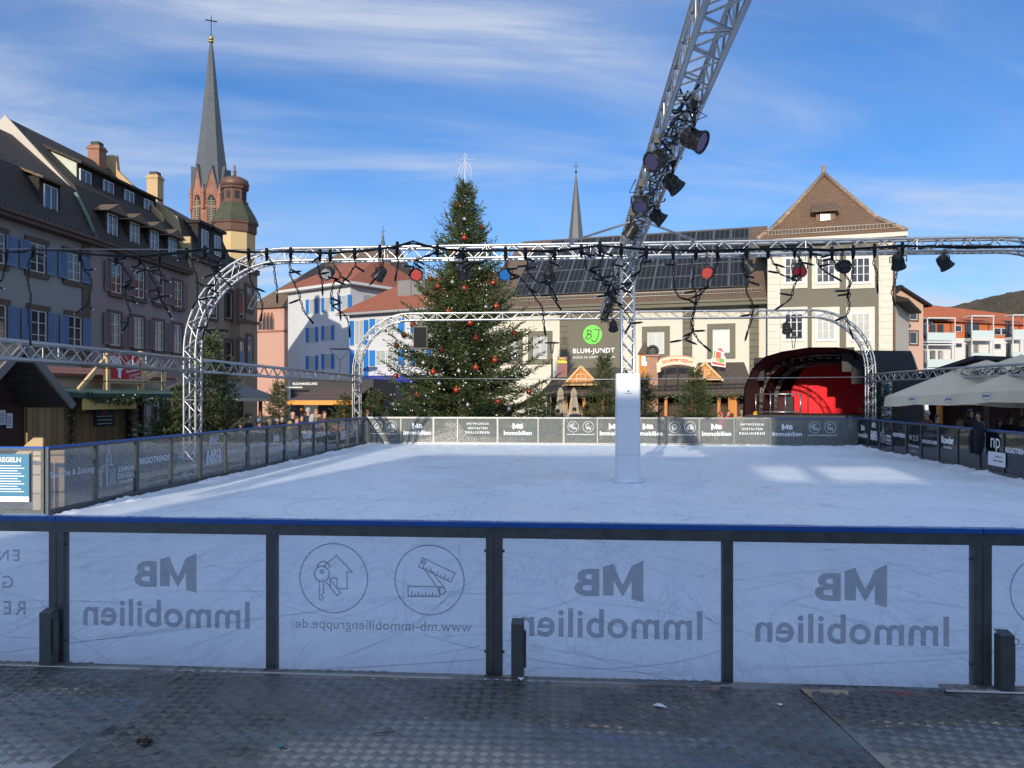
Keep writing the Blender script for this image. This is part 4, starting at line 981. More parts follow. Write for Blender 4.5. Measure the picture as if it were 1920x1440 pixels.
m=MB(); M_=Matrix.Translation((FQ.x(466),-.12,z0_))@Matrix.Rotation(R(28),4,'X')
for a in ((-.42,0,0,.42,.05,.09),(-.42,0,1.3,.42,.05,1.39),(-.42,0,.09,-.33,.05,1.3),(.33,0,.09,.42,.05,1.3)): m.box(*a,M=M_)
m.build('open_sash',M_WFR,Q)
m=MB(); m.box(0,-.2,11.1-GZ,3.1,0,11.38-GZ); m.box(0,-.12,7.3-GZ,3.1,0,7.5-GZ); m.build('cornice',M_TRIM,Q)
# tall house out of view on the left whose roof shades the white house
Xl=row_house('town_house','tall grey town house at the near end of the row',-24,-9.02,W_BLUE,[(-.5,E),(.8,13.5-GZ),(4.5,17.5-GZ),(8.4,13.5-GZ),(9.4,E)],T_BROWN,E)

# ================================================================== church tower and town hall tower
def octa(R_,z,rot): return [(R_*math.cos(rot+math.pi/4*k),R_*math.sin(rot+math.pi/4*k),z) for k in range(8)]
tt=112.0; p=P(396,tt); H=lambda py,t=tt: Zt(py,t)-GZ
CH=thing('church_tower','red sandstone church tower with gables and a tall slender slate spire','church tower',(p[0],p[1],GZ)); face=math.atan2(-p[1],-p[0])
rot=face+math.pi/8; Rr=2.78; ap=Rr*math.cos(math.pi/8)
m=MB(); m.lathe([(Rr,0),(Rr,H(398)),(Rr*1.05,H(396)),(Rr*1.05,H(393)),(Rr,H(391)),(Rr,H(368))],8,smooth=False,a0=rot); m.build('tower_wall',M_SAND,CH)
M_SLATE=tiles('grey_slate',(.075,.085,.09),(.105,.115,.12),.3,.18,.35,(.055,.063,.065),.5,.42)
m=MB(); m.lathe([(Rr*.98,H(372)),(Rr*.87,H(330)),(Rr*.62,H(262)),(Rr*.34,H(170)),(Rr*.12,H(92)),(.09,H(76))],8,smooth=False,a0=rot); m.build('spire',M_SLATE,CH)
gm=MB(); rm=MB(); lw=MB(); lv=MB(); pin=MB()
for k in range(8):
    a=face+math.pi/4*k; M_=Matrix.Rotation(a+math.pi/2,4,'Z')   # local -y outward
    fw=Rr*math.sin(math.pi/8)
    gm.ext([(-fw*.98,-ap-.06,H(374)),(fw*.98,-ap-.06,H(374)),(0,-ap-.06,H(321))],(0,.7,0),M=M_)
    for s in (-1,1): rm.ext([(s*fw*1.06,-ap-.16,H(377)),(s*fw*.9,-ap-.16,H(377)),(0,-ap-.16,H(323)),(0,-ap-.16,H(316))],(0,1.6,0),M=M_)
    aw=fw*.52; arch=[(-aw,H(431)),(aw,H(431)),(aw,H(385))]+[(aw-2*aw*(1-math.cos(R(q))),H(385)+2*aw*math.sin(R(q))*1.05) for q in (20,40,60)]+[(-aw+2*aw*(1-math.cos(R(q))),H(385)+2*aw*math.sin(R(q))*1.05) for q in (40,20)]+[(-aw,H(385))]
    lw.ext([(x,-ap-.09,z) for x,z in arch],(0,.05,0),M=M_)
    for q in range(16): 
        z=H(431)+q*(H(385)-H(431))/15; lv.box(-aw*.9,-ap-.16,z,aw*.9,-ap-.092,z+.09,M=M_)
    lv.box(-.05,-ap-.18,H(431),.05,-ap-.1,H(378),M=M_)
    px_,py_=Rr*1.04*math.cos(rot+math.pi/4*k),Rr*1.04*math.sin(rot+math.pi/4*k); pin.lathe([(.26,H(400)),(.26,H(372)),(.36,H(371)),(.02,H(352))],6,c=(px_,py_,0),smooth=False)
gm.build('gable',M_SAND,CH); rm.build('gable_roof',M_SLATE,CH); o=lw.build('belfry_opening',M_DARK,CH); lv.build('louvre',plain('louvre_wood',(.3,.24,.17),.8),o); pin.build('pinnacle',M_SAND,CH)
M_GOLD=plain('gilt',(.65,.45,.12),.3,.9,.1)
m=MB(); m.ball((0,0,H(72)),.36); m.lathe([(.3,H(80)),(.42,H(78.5)),(.3,H(77))],10); m.build('gilt_ball',M_GOLD,CH)
m=MB(); m.tube([(0,0,H(74)),(0,0,H(29))],.06,6); mx=Matrix.Rotation(face+math.pi/2,4,'Z'); m.box(-.8,-.05,H(40),.8,.05,H(38),M=mx); m.build('cross',M_BLK,CH)
tt2=76.0; p=P(440,tt2); H2=lambda py: Zt(py,tt2)-GZ
TH=thing('town_hall_tower','yellow octagonal tower with green tiled roof and copper domed lantern, beside the church spire','tower',(p[0],p[1],GZ)); face=math.atan2(-p[1],-p[0]); rot=face+math.pi/8+R(12)
Rt=2.06
m=MB(); m.lathe([(Rt*.95,0),(Rt*.95,H2(441))],8,smooth=False,a0=rot); m.build('wall',plain('yellow_plaster',(.52,.39,.19),.85,0,.12,2,.1,streak=True),TH)
M_BRN=plain('brown_red_stone',(.13,.07,.048),.85,0,.25,5)
m=MB(); m.lathe([(Rt*.95,H2(441)),(Rt*1.02,H2(438)),(Rt*1.02,H2(425)),(Rt*1.1,H2(423)),(Rt*1.1,H2(420))],8,smooth=False,a0=rot)
for k in range(48):
    a=2*math.pi*k/48; r_=Rt*1.0*math.cos(math.pi/8)/max(.92,math.cos(((a-rot-math.pi/8+math.pi/8)%(math.pi/4))-math.pi/8)); m.box(-.05,-.05,H2(438),.05,.05,H2(426),M=Matrix.Translation((r_*1.0*math.cos(a),r_*math.sin(a),0)))
m.build('corbel_band',M_BRN,TH)
T_GRN=tiles('green_glazed_tiles',(.035,.050,.028),(.06,.068,.038),.2,.16,.6,(.12,.1,.06),.4)
m=MB(); m.lathe([(Rt*1.12,H2(420)),(Rt*.95,H2(405)),(Rt*.62,H2(383))],8,smooth=False,a0=rot); m.build('roof',T_GRN,TH)
m=MB(); m.lathe([(Rt*.62,H2(384)),(Rt*.64,H2(380)),(Rt*.55,H2(379)),(Rt*.55,H2(358)),(Rt*.66,H2(356)),(Rt*.66,H2(353))],8,smooth=False,a0=rot); ln=m.build('lantern',M_BRN,TH)
m=MB()
for k in range(8):
    a=rot+math.pi/8+math.pi/4*k; M_=Matrix.Rotation(a+math.pi/2,4,'Z'); d=Rt*.55*math.cos(math.pi/8); m.box(-.22,-d-.02,H2(376),.22,-d+.05,H2(362),M=M_)
m.build('lantern_opening',M_DARK,ln)
m=MB(); m.lathe([(Rt*.62,H2(353)),(Rt*.68,H2(347)),(Rt*.62,H2(339)),(Rt*.4,H2(334)),(.18,H2(331)),(.14,H2(326)),(.2,H2(322)),(.05,H2(318)),(.12,H2(315)),(.02,H2(309))],16,a0=rot); m.build('dome',plain('aged_copper',(.15,.08,.055),.55,.3,.35,3),TH)
# ================================================================== pink church with large brown roof
FP=Frame(P(470,90),P(700,84)); L=FP.len
PC=fthing('pink_church','pink church building with gothic windows under a large brown hipped roof','church',FP)
zE=zz(FP,500,578); zR=zz(FP,560,474,7)
m=MB(); m.box(0,0,0,L,14,zE); m.build('wall',plain('pink_plaster',(.47,.27,.21),.85,0,.12,2,.1,streak=True),PC)
hx=FP.x(590)
m=MB(); m.add([(-.5,-.5,zE),(L+.5,-.5,zE),(L+.5,14.5,zE),(-.5,14.5,zE),(hx*.95,7,zR),(L-1,7,zR)],[(0,1,5,4),(1,2,5),(2,3,4,5),(3,0,4),(0,3,2,1)]); m.build('roof',T_TAN,PC)
m=MB(); x=FP.x(718,7); m.lathe([(.3,zR-.5),(.22,zR+.6),(.1,zz(FP,718,450,7)),(.2,zz(FP,718,447,7)),(.05,zz(FP,718,440,7)),(.04,zz(FP,718,424,7))],8,c=(min(x,L-1),7,0)); m.box(min(x,L-1)-.3,6.96,zz(FP,718,435,7),min(x,L-1)+.3,7.04,zz(FP,718,434,7)); m.build('finial',M_SLATE,PC)
for px,w_ in ((489,.45),(497,.45),(503.5,.45),(510,.45)):
    x=FP.x(px); z0=zz(FP,px,618); z1=zz(FP,px,600 if px!=489 else 604); m=MB(); aw=w_/2; m.ext([(x-aw,-.06,z0),(x+aw,-.06,z0),(x+aw,-.06,z1),(x,-.06,z1+.7),(x-aw,-.06,z1)],(0,.1,0)); W=m.build('window',M_GLASS,PC)
    m=MB(); ww=.09
    for s in (-1,1): m.box(x+s*(aw+ww/2)-ww/2,-.12,z0,x+s*(aw+ww/2)+ww/2,.02,z1); m.bar((x+s*(aw+ww*.3),-.06,z1),(x,-.06,z1+.85),.14,.12)
    m.build('surround',M_SAND,W)
m=MB(); m.box(0,-.12,zz(FP,500,623),FP.x(541),0,zz(FP,500,620)); m.build('string_course',M_SAND,PC)
# ================================================================== white houses with bright blue shutters
W_WHITE=plain('white_plaster',(.52,.53,.56),.85,0,.05,2,.1,streak=True); SH_BR=plain('bright_blue_shutter',(.012,.17,.55),.5,0,.1,7)
FA=Frame(P(540,80),P(657,74)); L=FA.len; A=fthing('white_house','white house with blue shutters and a red hipped roof before the pink church','house',FA)
zE=zz(FA,600,537); m=MB(); m.box(0,0,0,L,11,zE); m.build('wall',W_WHITE,A)
zR=zz(FA,660,490,5.5)
m=MB(); m.add([(-.8,-.8,zE),(L+.8,-.8,zE),(L+.8,11.8,zE),(-.8,11.8,zE),(2.8,5.5,zR),(L-2.2,5.5,zR)],[(0,1,5,4),(1,2,5),(2,3,4,5),(3,0,4),(0,3,2,1)]); m.build('roof',T_RED,A)
m=MB(); m.box(-.85,-.85,zE-.28,L+.85,11.85,zE-.02); m.build('eave_board',M_WFR,A)
for r_,(pa,pb) in enumerate(((588,561),(641,614),(695,667))):
    for px in (585.5,615,646):
        if r_ and px>640: continue
        sc_=FA.hit(px)[1]/FPX; window(A,FA.x(px),zz(FA,px,pa-(px-585)*.12),.95,(pb-pa)*-sc_,None,SH_BR,glass=M_CURT,nx=1,ny=1,y=-.01,sd=.02,shw=.44)
m=MB()
for k in range(3): m.box(L+.001,1.6+k*3,zE-2.4,L+.03,2.6+k*3,zE-1.0)
m.build('side_window',M_CURT,A)
FBW=Frame(P(655,71),P(862,65)); L=FBW.len; Bh=fthing('white_house','lower white house with blue shutters and sloping red roof beside the tall Christmas tree','house',FBW)
zE=zz(FBW,700,585); m=MB(); m.box(0,0,0,L,9,zE); m.build('wall',W_WHITE,Bh)
zR=zz(FBW,800,522,4.5); m=MB(); m.add([(-.9,-.8,zE),(L+.8,-.8,zE),(L+.8,9.8,zE),(-.9,9.8,zE),(FBW.x(768,4.5),4.5,zR),(L+.8,4.5,zR)],[(0,1,5,4),(1,2,5),(2,3,4,5),(3,0,4),(0,3,2,1)]); m.build('roof',T_RED,Bh)
m=MB(); m.box(-.92,-.85,zE-.22,L+.8,-.1,zE-.03); m.build('eave_board',plain('grey_board',(.3,.3,.3),.7),Bh)
for px,pa,pb,w_ in ((674,647,601,1.05),(674,706,656,1.05),(714.5,626,598,1.1),(736,624,596,1.1),(714.5,686,657,1.1),(736,685,656,1.1),(790,624,596,1.1),(790,685,656,1.1)):
    x=FBW.x(px); window(Bh,x,zz(FBW,px,pa),w_,zz(FBW,px,pb)-zz(FBW,px,pa),M_WFR,SH_BR if px in (674,790) else None,glass=M_CURT,nx=2,ny=1,sw=.08,sd=.06,shw=.5)
for px,pa,pb in ((699,626,598),(753,624,596),(699,686,657),(753,685,656)):
    x=FBW.x(px); m=MB(); z0=zz(FBW,px,pa); z1=zz(FBW,px,pb); m.box(x-.33,-.09,z0,x+.33,-.03,z1); m.build('shutter',SH_BR,Bh)
m=MB(); z0=zz(FBW,720,718); z1=zz(FBW,720,707); m.ext([(FBW.x(688),-1.2,z0),(FBW.x(688),-1.2,z0+.25),(FBW.x(688),-.01,z1+.15),(FBW.x(688),-.01,z0)],(FBW.x(800)-FBW.x(688),0,0)); m.build('awning',plain('blue_awning',(.01,.02,.3),.7,0,.1),Bh)
m=MB(); m.box(1.2,-.05,.1,L-.2,.01,3.1); m.build('shop_window',plain('dark_shop_window',(.02,.022,.026),.12),Bh)
for k in range(2):
    m=MB(); x=FBW.x(770+k*24,2.4); m.box(x-.8,1.5,zE+1.4,x+.8,4,zE+2.9); m.build('dormer',plain('zinc',(.2,.19,.19),.6),Bh)
# ================================================================== cream building with solar roof
dB=Vector((.974,-.225)).normalized(); pb=Vector(P(1442,50)); FBL=Frame(tuple(pb-dB*27.5),tuple(pb)); L=FBL.len
BJ=fthing('cream_building','long cream building with grey pilasters and a brown roof covered in solar panels','building',FBL); bj=lambda px,off=0.0: FBL.x(px,off)
zE=zz(FBL,1440,562); zR=zz(FBL,1430,424,7.0)
W_CREAM=plain('cream_plaster',(.60,.57,.48),.85,0,.06,2,.1,streak=True); W_GREY=planks('grey_pilaster',(.145,.135,.10),.42,False,.12,.85); W_GREYP=plain('grey_plaster',(.15,.14,.105),.85,0,.08)
x0=bj(905); m=MB(); m.box(x0,0,0,L+.5,13,zE); m.build('wall',W_CREAM,BJ)
m=MB(); hx=bj(980,7); m.add([(x0-.8,-.8,zE),(L,-.8,zE),(L,14,zE),(x0-.8,14,zE),(hx,7,zR),(L,7,zR)],[(0,1,5,4),(1,2,5),(2,3,4,5),(3,0,4),(0,3,2,1)]); m.build('roof',T_TAN,BJ)
m=MB(); m.box(x0-.8,-.85,zE-.35,L-.02,-.02,zE-.02); m.box(x0-.9,-.98,zE-.12,L-.02,-.85,zE+.04); m.build('cornice',W_GREYP,BJ)
sl_=Vector((0,7.8,zR-zE)); sln=sl_.length; su=sl_/sln; nv=Vector((0,-su.z,su.y))
def onroof(x,s,h): v=Vector((x,-.8,zE))+su*s+nv*h; return v
M_SOL=None
t=NT('solar_cells'); k_=t.n('ShaderNodeTexCoord').outputs['Object']; sp_=t.n('ShaderNodeSeparateXYZ'); t.l(k_,sp_.inputs[0])
fx_=t.math('ABSOLUTE',t.math('SUBTRACT',t.math('FRACT',t.math('DIVIDE',sp_.outputs[0],.35)),.5)); fz_=t.math('ABSOLUTE',t.math('SUBTRACT',t.math('FRACT',t.math('DIVIDE',sp_.outputs[2],.16)),.5))
ln_=t.math('MAXIMUM',t.math('GREATER_THAN',fx_,.455),t.math('GREATER_THAN',fz_,.47)); col=t.mix(t.math('MULTIPLY',ln_,.5),(.007,.008,.010),(.16,.165,.17)); M_SOL=t.done(t.bsdf(col,.22,0,None,spec=.3))
def panel(xa,xb,s0,s1):
    m=MB(); a,b,c,d=onroof(xa+.03,s0+.03,.14),onroof(xb-.03,s0+.03,.14),onroof(xb-.03,s1-.03,.14),onroof(xa+.03,s1-.03,.14); m.slab([a,b,c,d],.05); pn=m.build('solar_panel',M_SOL,BJ)
    m=MB(); 
    for p_,q_ in ((a,b),(b,c),(c,d),(d,a)): m.bar(p_+nv*.0,q_+nv*.0,.06,.03,nv)
    m.build('panel_frame',M_ALUF,pn)
def sfor(px,py):   # slope distance of a picture row at column px
    lo,hi=0,sln
    for _ in range(40):
        mid=(lo+hi)/2; v=onroof(0,mid,0); f=FBL.hit(px,v.y); zc=Zt(py,f[1])-GZ
        if v.z<zc: lo=mid
        else: hi=mid
    return lo
sA,sBm=sfor(1250,546),sfor(1250,459); xr=bj(1404,3.0); xl=bj(968,1.2); nc=13; wcol=(xr-xl)/nc; rows=4; rh=(sBm-sA)/rows
for r_ in range(rows):
    for c in range(nc):
        xa=xl+c*wcol
        if xa<bj(960,1.2+r_*.9): continue
        panel(xa,xa+wcol,sA+r_*rh,sA+(r_+1)*rh)
s0,s1=sfor(1404,449),sfor(1404,431)
for c in range(nc-1): panel(xr-(c+1)*wcol,xr-c*wcol,s0,s1)
m=MB(); s_=.75
for q in (.06,.34): m.tube([onroof(x0,s_,q),onroof(L-.4,s_,q)],.025,5)
for k in range(int((L-x0)/.22)): m.tube([onroof(x0+k*.22,s_,0),onroof(x0+k*.22,s_,.36)],.016,4)
m.build('snow_guard',plain('pale_metal',(.5,.48,.42),.5,.3),BJ)
for a,b in ((1050,1066),(1280,1298),(1405,1423)): m=MB(); m.box(bj(a),-.10,0,bj(b),.02,zE-.36); m.build('pilaster',W_GREY,BJ)
m=MB(); m.box(bj(1066)+.01,-.14,2.2,bj(1167),.02,zE-.4); sg=m.build('sign_panel',W_GREYP,BJ)
m=MB(); cxs,czs=bj(1112),zz(FBL,1112,628); rr=18*FBL.hit(1112)[1]/FPX; m.ext([(cxs+rr*math.cos(2*math.pi*k/40),-.2,czs+rr*math.sin(2*math.pi*k/40)) for k in range(40)],(0,.05,0)); m.build('emblem',plain('lime_green',(.10,.68,.03),.45,0,.03),sg)
m=MB(); S=lambda p: stroke(m,p,.075,cxs,czs,rr,-.206); S([(-.62,.42),(-.3,.5),(-.12,.36),(-.25,.12),(-.5,.02)]); S([(-.45,.42),(-.55,-.1),(-.72,-.35)]); S([(-.5,.02),(-.15,.0),(-.12,-.22),(-.4,-.42),(-.75,-.42)]); S([(.15,.55),(.75,.5)]); S([(.7,.5),(.62,-.1),(.35,-.7),(.05,-.72),(-.1,-.5)]); m.build('emblem_letters',plain('dark_letters',(.06,.07,.04),.6),sg)
m=MB(); letter(m,'BLUM-JUNDT',bj(1114),zz(FBL,1114,659),w=bj(1153)-bj(1075),y=-.16,bold=.012,spacing=1.1); letter(m,'MODE IN EMMENDINGEN',bj(1114),zz(FBL,1114,670),w=bj(1153)-bj(1075),y=-.16,spacing=1.2); m.build('lettering',M_WHITEP,sg)
for a,b,pa,pb in ((950,980,681,622),(991,1036,681,621),(1204,1256,672,612),(1326,1379,670,607)):
    xa,xb=bj(a)+.36,bj(b)-.36; z0=zz(FBL,(a+b)/2,pa)+.3; z1=zz(FBL,(a+b)/2,pb)-.36; window(BJ,(xa+xb)/2,z0,xb-xa,z1-z0,W_GREYP,None,glass=M_CURT,nx=2,ny=1,sw=.36,sd=.14)
# ---- hipped wing
pw=Vector(P(1441,48.6)); FWG=Frame(tuple(pw),tuple(pw+dB*10)); wg=lambda px,off=0.0: FWG.x(px,off); L=wg(1672)
WG=fthing('cream_wing','cream and grey three storey wing with a steep hipped tile roof and one dormer','building',FWG)
zE=zz(FWG,1555,446); zR=zz(FWG,1545,326,4.2); T_WING=tiles('wing_roof_tiles',(.145,.082,.047),(.19,.11,.06),.24,.18,.7,(.10,.07,.045),.5)
m=MB(); m.box(0,0,0,L,15,zE); m.build('wall',W_GREYP,WG)
xa=wg(1545,4.2)
m=MB(); m.add([(-.7,-.7,zE),(L+.7,-.7,zE),(L+.7,15.7,zE),(-.7,15.7,zE),(.55,.35,zE+1.05),(L-.75,.35,zE+1.05),(xa,4.3,zR),(xa,11,zR)],[(0,1,5,4),(4,5,6),(1,2,7,6,5),(2,3,7),(3,0,4,6,7),(0,3,2,1)]); m.build('roof',T_WING,WG)
M_RIDGE=tiles('ridge_tiles',(.24,.14,.085),(.33,.25,.18),.3,.3,.5)
m=MB()
for a,b in (((-.7,-.7,zE),(.55,.35,zE+1.05)),((.55,.35,zE+1.05),(xa,4.3,zR)),((L+.7,-.7,zE),(L-.75,.35,zE+1.05)),((L-.75,.35,zE+1.05),(xa,4.3,zR))): m.tube([Vector(a)+Vector((0,0,.05)),Vector(b)+Vector((0,0,.05))],.14,8)
m.tube([(xa,4.3,zR-.2),(xa,4.3,zR+.45)],[.2,.1],8); m.ball((xa,4.3,zR+.5),.14,8,6); m.build('ridge',M_RIDGE,WG)
m=MB(); m.box(-.75,-.75,zE-.28,L+.75,-.02,zE-.02); m.build('cornice',W_CREAM,WG)
m=MB()
for q in (.1,.38): m.tube([(-.2,-.45,zE+q+.2),(L+.2,-.45,zE+q+.2)],.022,5)
for k in range(int(L/.2)): m.tube([(k*.2,-.45,zE+.2),(k*.2,-.45,zE+.6)],.014,4)
m.build('snow_guard',plain('pale_metal',(.5,.48,.42),.5,.3),WG)
# dormer
yd=.55; xd=wg(1548,yd); zd0=zz(FWG,1548,425,yd); zd1=zz(FWG,1548,392,yd); hw=(wg(1566,yd)-wg(1530,yd))/2
m=MB(); m.box(xd-hw,yd,zd0-.3,xd+hw,3.4,zd1); dm=m.build('dormer',plain('dormer_wood',(.22,.12,.09),.8),WG)
m=MB(); m.slab([(xd-hw-.3,yd-.45,zd1-.1),(xd+hw+.3,yd-.45,zd1-.1),(xd+hw+.1,yd+2.0,zd1+1.0),(xd-hw-.1,yd+2.0,zd1+1.0)],.14); m.build('hood',T_TAN,dm); window(WG,xd,zd0+.15,hw*1.25,zd1-zd0-.3,None,None,nx=1,ny=1,y=yd-.01,fr=plain('dormer_wood',(.22,.12,.09),.8))
# quoins
for xa_,xb_ in ((0.0,wg(1462)),(wg(1648),L)):
    m=MB(); k=0; z=.0; m.box(xa_-.03 if xa_==0 else xa_-.02,-.045,0,xb_+.02 if xa_==0 else L+.03,.02,zE-.3)
    while z<zE-.3:
        h=.42; o=.12 if k%2 else 0; 
        if xa_==0: m.box(-.06,-.08,z+.012,xb_-o,.02,z+h-.012)
        else: m.box(xa_+o,-.08,z+.012,L+.06,.02,z+h-.012)
        z+=h; k+=1
    m.build('quoins',W_CREAM,WG)
for r_,(pa,pb,ia,ib) in enumerate(((541,470,530,484),(690,576,637,588))):
    for a,b in ((1463,1514),(1522,1574),(1586,1640)):
        x_0,x_1=wg(a),wg(b); pm=(a+b)/2; z0,z1=zz(FWG,pm,pa),zz(FWG,pm,pb); m=MB(); m.box(x_0,-.07,z0,x_1,.02,z1); m.build('window_field',W_CREAM,WG)
        wq=(x_1-x_0)*.66; zi0,zi1=zz(FWG,pm,ia),zz(FWG,pm,ib); window(WG,(x_0+x_1)/2,zi0,wq,zi1-zi0,M_WFR,None,glass=M_GLASS if r_==0 or a==1463 else plain('pale_blind',(.20,.215,.21),.4,0,.15,2,.05,.6),nx=3,ny=3,sw=.1,y=-.075,sd=.06)
m=MB(); m.tube([(L+.12,-.1,zE-.3),(L+.12,-.1,0)],.07,8); m.build('downpipe',M_BRN,WG)
# right side wall windows
m=MB()
for k in range(4):
    for z in (1.2,5.0,8.6): m.box(L-.02,1.4+k*3.2,z,L+.03,2.5+k*3.2,z+1.7)
m.build('side_window',M_GLASS,WG)
# ---- narrow pink house, orange flats
FN=Frame(P(1672,64),P(1731,65)); L=FN.len; N=fthing('pink_house','narrow salmon house with dark eaves between the cream wing and the orange roofed flats','house',FN)
za=zz(FN,1675,552); zb=zz(FN,1728,570); m=MB(); m.ext([(0,0,0),(L,0,0),(L,0,zb),(L*.2,0,za+.6),(0,0,za)],(0,14,0)); m.build('wall',plain('salmon_plaster',(.52,.34,.25),.85,0,.08,2,.1),N)
m=MB(); m.slab([(L*.15,-.5,za+.75),(L+.5,-.5,zb-.1),(L+.5,14,zb-.1),(L*.15,14,za+.75)],.18); m.slab([(-.6,-.5,za-.2),(L*.2,-.5,za+.75),(L*.2,14,za+.75),(-.6,14,za-.2)],.18); m.build('roof',T_DARK,N)
for px,pa,pb in ((1712,600,580),(1712,645,622),(1690,640,610)): window(N,FN.x(px),zz(FN,px,pa),.8,zz(FN,px,pb)-zz(FN,px,pa),M_TRIM,None,nx=1,ny=1)
FS=Frame(P(1676,54),P(1704,62)); L=FS.len; S_=fthing('side_house','cream side house with dark shop awnings running back beside the wing','house',FS)
zc=zz(FS,1690,575); m=MB(); m.box(0,0,0,L,6,zc); m.build('wall',plain('cream_plaster_dull',(.6,.53,.42),.85),S_)
m=MB(); m.ext([(0,-.9,zc-.1),(0,-.9,zc+.1),(0,3,zc+1.5),(0,6,zc)],(L,0,0)); m.build('roof',T_DARK,S_)
for k in range(4): window(S_,1.2+k*(L-2)/3,3.6,.9,1.5,M_TRIM,None,nx=1,ny=1)
for k in range(2): m=MB(); m.slab([(1+k*4,-1.3,3.0),(4+k*4,-1.3,3.0),(4+k*4,0,3.6),(1+k*4,0,3.6)],.06); m.build('awning',plain('dark_awning',(.05,.035,.03),.8),S_)
FO=Frame(P(1728,90),P(1915,91)); L=FO.len; O=fthing('apartment_block','white apartment block with orange tiled mansard and glass balconies below the wooded hill','apartment block',FO)
z1=zz(FO,1800,634); z2=zz(FO,1800,606); m=MB(); m.box(0,0,0,L+3,12,z1); m.build('wall',plain('bright_white_plaster',(.56,.55,.53),.85,0,.05,2,.1),O)
zR0=zz(FO,1735,566,5); zR1=zz(FO,1905,590,5)
m=MB(); m.box(.2,.15,z1,L+3,12,z2); m.build('upper_wall',T_ORG,O)
m=MB(); m.add([(-.5,-.4,z2+.3),(L+3,-.4,z2-.3),(L+3,12.4,z2-.3),(-.5,12.4,z2+.3),(.6,5,zR0),(L+3,5,zR1)],[(0,1,5,4),(1,2,5),(2,3,4,5),(3,0,4),(0,3,2,1)]); m.build('roof',T_ORG,O)
M_BALG=plain('balcony_glass',(.46,.53,.51),.15,0,.06,3,.02,.6)
for a,b,py in ((1737,1790,640),(1737,1790,690),(1820,1862,636),(1820,1862,678),(1897,1920,634),(1897,1920,676)):
    xa_,xb_=FO.x(a,-1.2),FO.x(b,-1.2); z=zz(FO,(a+b)/2,py,-1.2); m=MB(); m.box(xa_,-1.4,z-.18,xb_,0,z); bl=m.build('balcony',M_WFR,O)
    m=MB(); m.box(xa_,-1.42,z+.08,xb_,-1.38,z+1.0); m.build('balustrade',M_BALG,bl); m=MB(); 
    for q in (xa_+.05,xb_-.05): m.box(q-.05,-1.36,z,q+.05,-1.26,z+2.7)
    m.box(xa_,-1.45,z+2.62,xb_,0.05,z+2.75); m.build('balcony_frame',M_WFR,bl)
    m=MB(); n_=max(1,int((xb_-xa_)/1.0))
    for k in range(n_): m.box(xa_+.2+k*1.0,-.0,z+.05,xa_+.9+k*1.0,.12,z+2.1)
    m.build('balcony_door',M_GLASS,O)
for px,pa,pb in ((1797,622,610),(1797,652,643),(1871,628,615),(1885,628,615),(1742,610,600),(1870,655,644),(1745,710,695),(1800,702,690)): window(O,FO.x(px),zz(FO,px,pa),.9,zz(FO,px,pb)-zz(FO,px,pa),None,None,nx=1,ny=1,y=.1 if pb<634 else 0)
# small spire behind the solar roof
tt3=130.0; p=P(1080,tt3); SPR=thing('church_spire','thin grey church spire rising behind the solar roof','church spire',(p[0],p[1],GZ)); H3=lambda py: Zt(py,tt3)-GZ
m=MB(); m.box(-1.8,-1.8,0,1.8,1.8,H3(470)); m.build('tower_wall',M_SAND,SPR); m=MB(); m.lathe([(1.5,H3(470)),(1.22,H3(440)),(.7,H3(385)),(.22,H3(340)),(.05,H3(326))],8,smooth=False,a0=.3); m.build('spire',M_SLATE,SPR); m=MB(); m.tube([(0,0,H3(326)),(0,0,H3(304))],.05,6); m.ball((0,0,H3(322)),.2,8,6); m.box(-.5,-.04,H3(312),.5,.04,H3(311)); m.build('cross',M_BLK,SPR)
# street lamps
def lamp(px,pt,t_,kind,label):
    p=P(px,t_); T=thing('street_lamp',label,'street lamp',(p[0],p[1],GZ),YAW); h=Zt(pt,t_)-GZ; m=MB(); m.tube([(0,0,0),(0,0,h-.9)],[.07,.045],8); m.build('pole',M_GALV,T); m=MB()
    w_=.45 if kind=='T' else .85
    for s in (-1,1): m.tube([(s*.04,0,h-.9 if kind=='V' else h-.6),(s*w_*(.25 if kind=='T' else 1),0,h)],.025,6)
    m.build('arm',M_GALV,T); m=MB(); m.lathe([(w_*.9,h),(w_,h+.02),(w_,h+.06),(.1,h+.1)],16); m.build('lamp_shade',M_GALV,T)
lamp(1035,644,46,'T','slim street lamp with a flat disc top in front of the cream building')
lamp(637,655,64,'V','street lamp with V shaped arms in front of the white house with blue shutters')
lamp(394,620,36,'V','street lamp with V shaped arms in front of the tan town house')
lamp(1488,634,45,'T','slim street lamp with a flat disc top behind the stage roof')
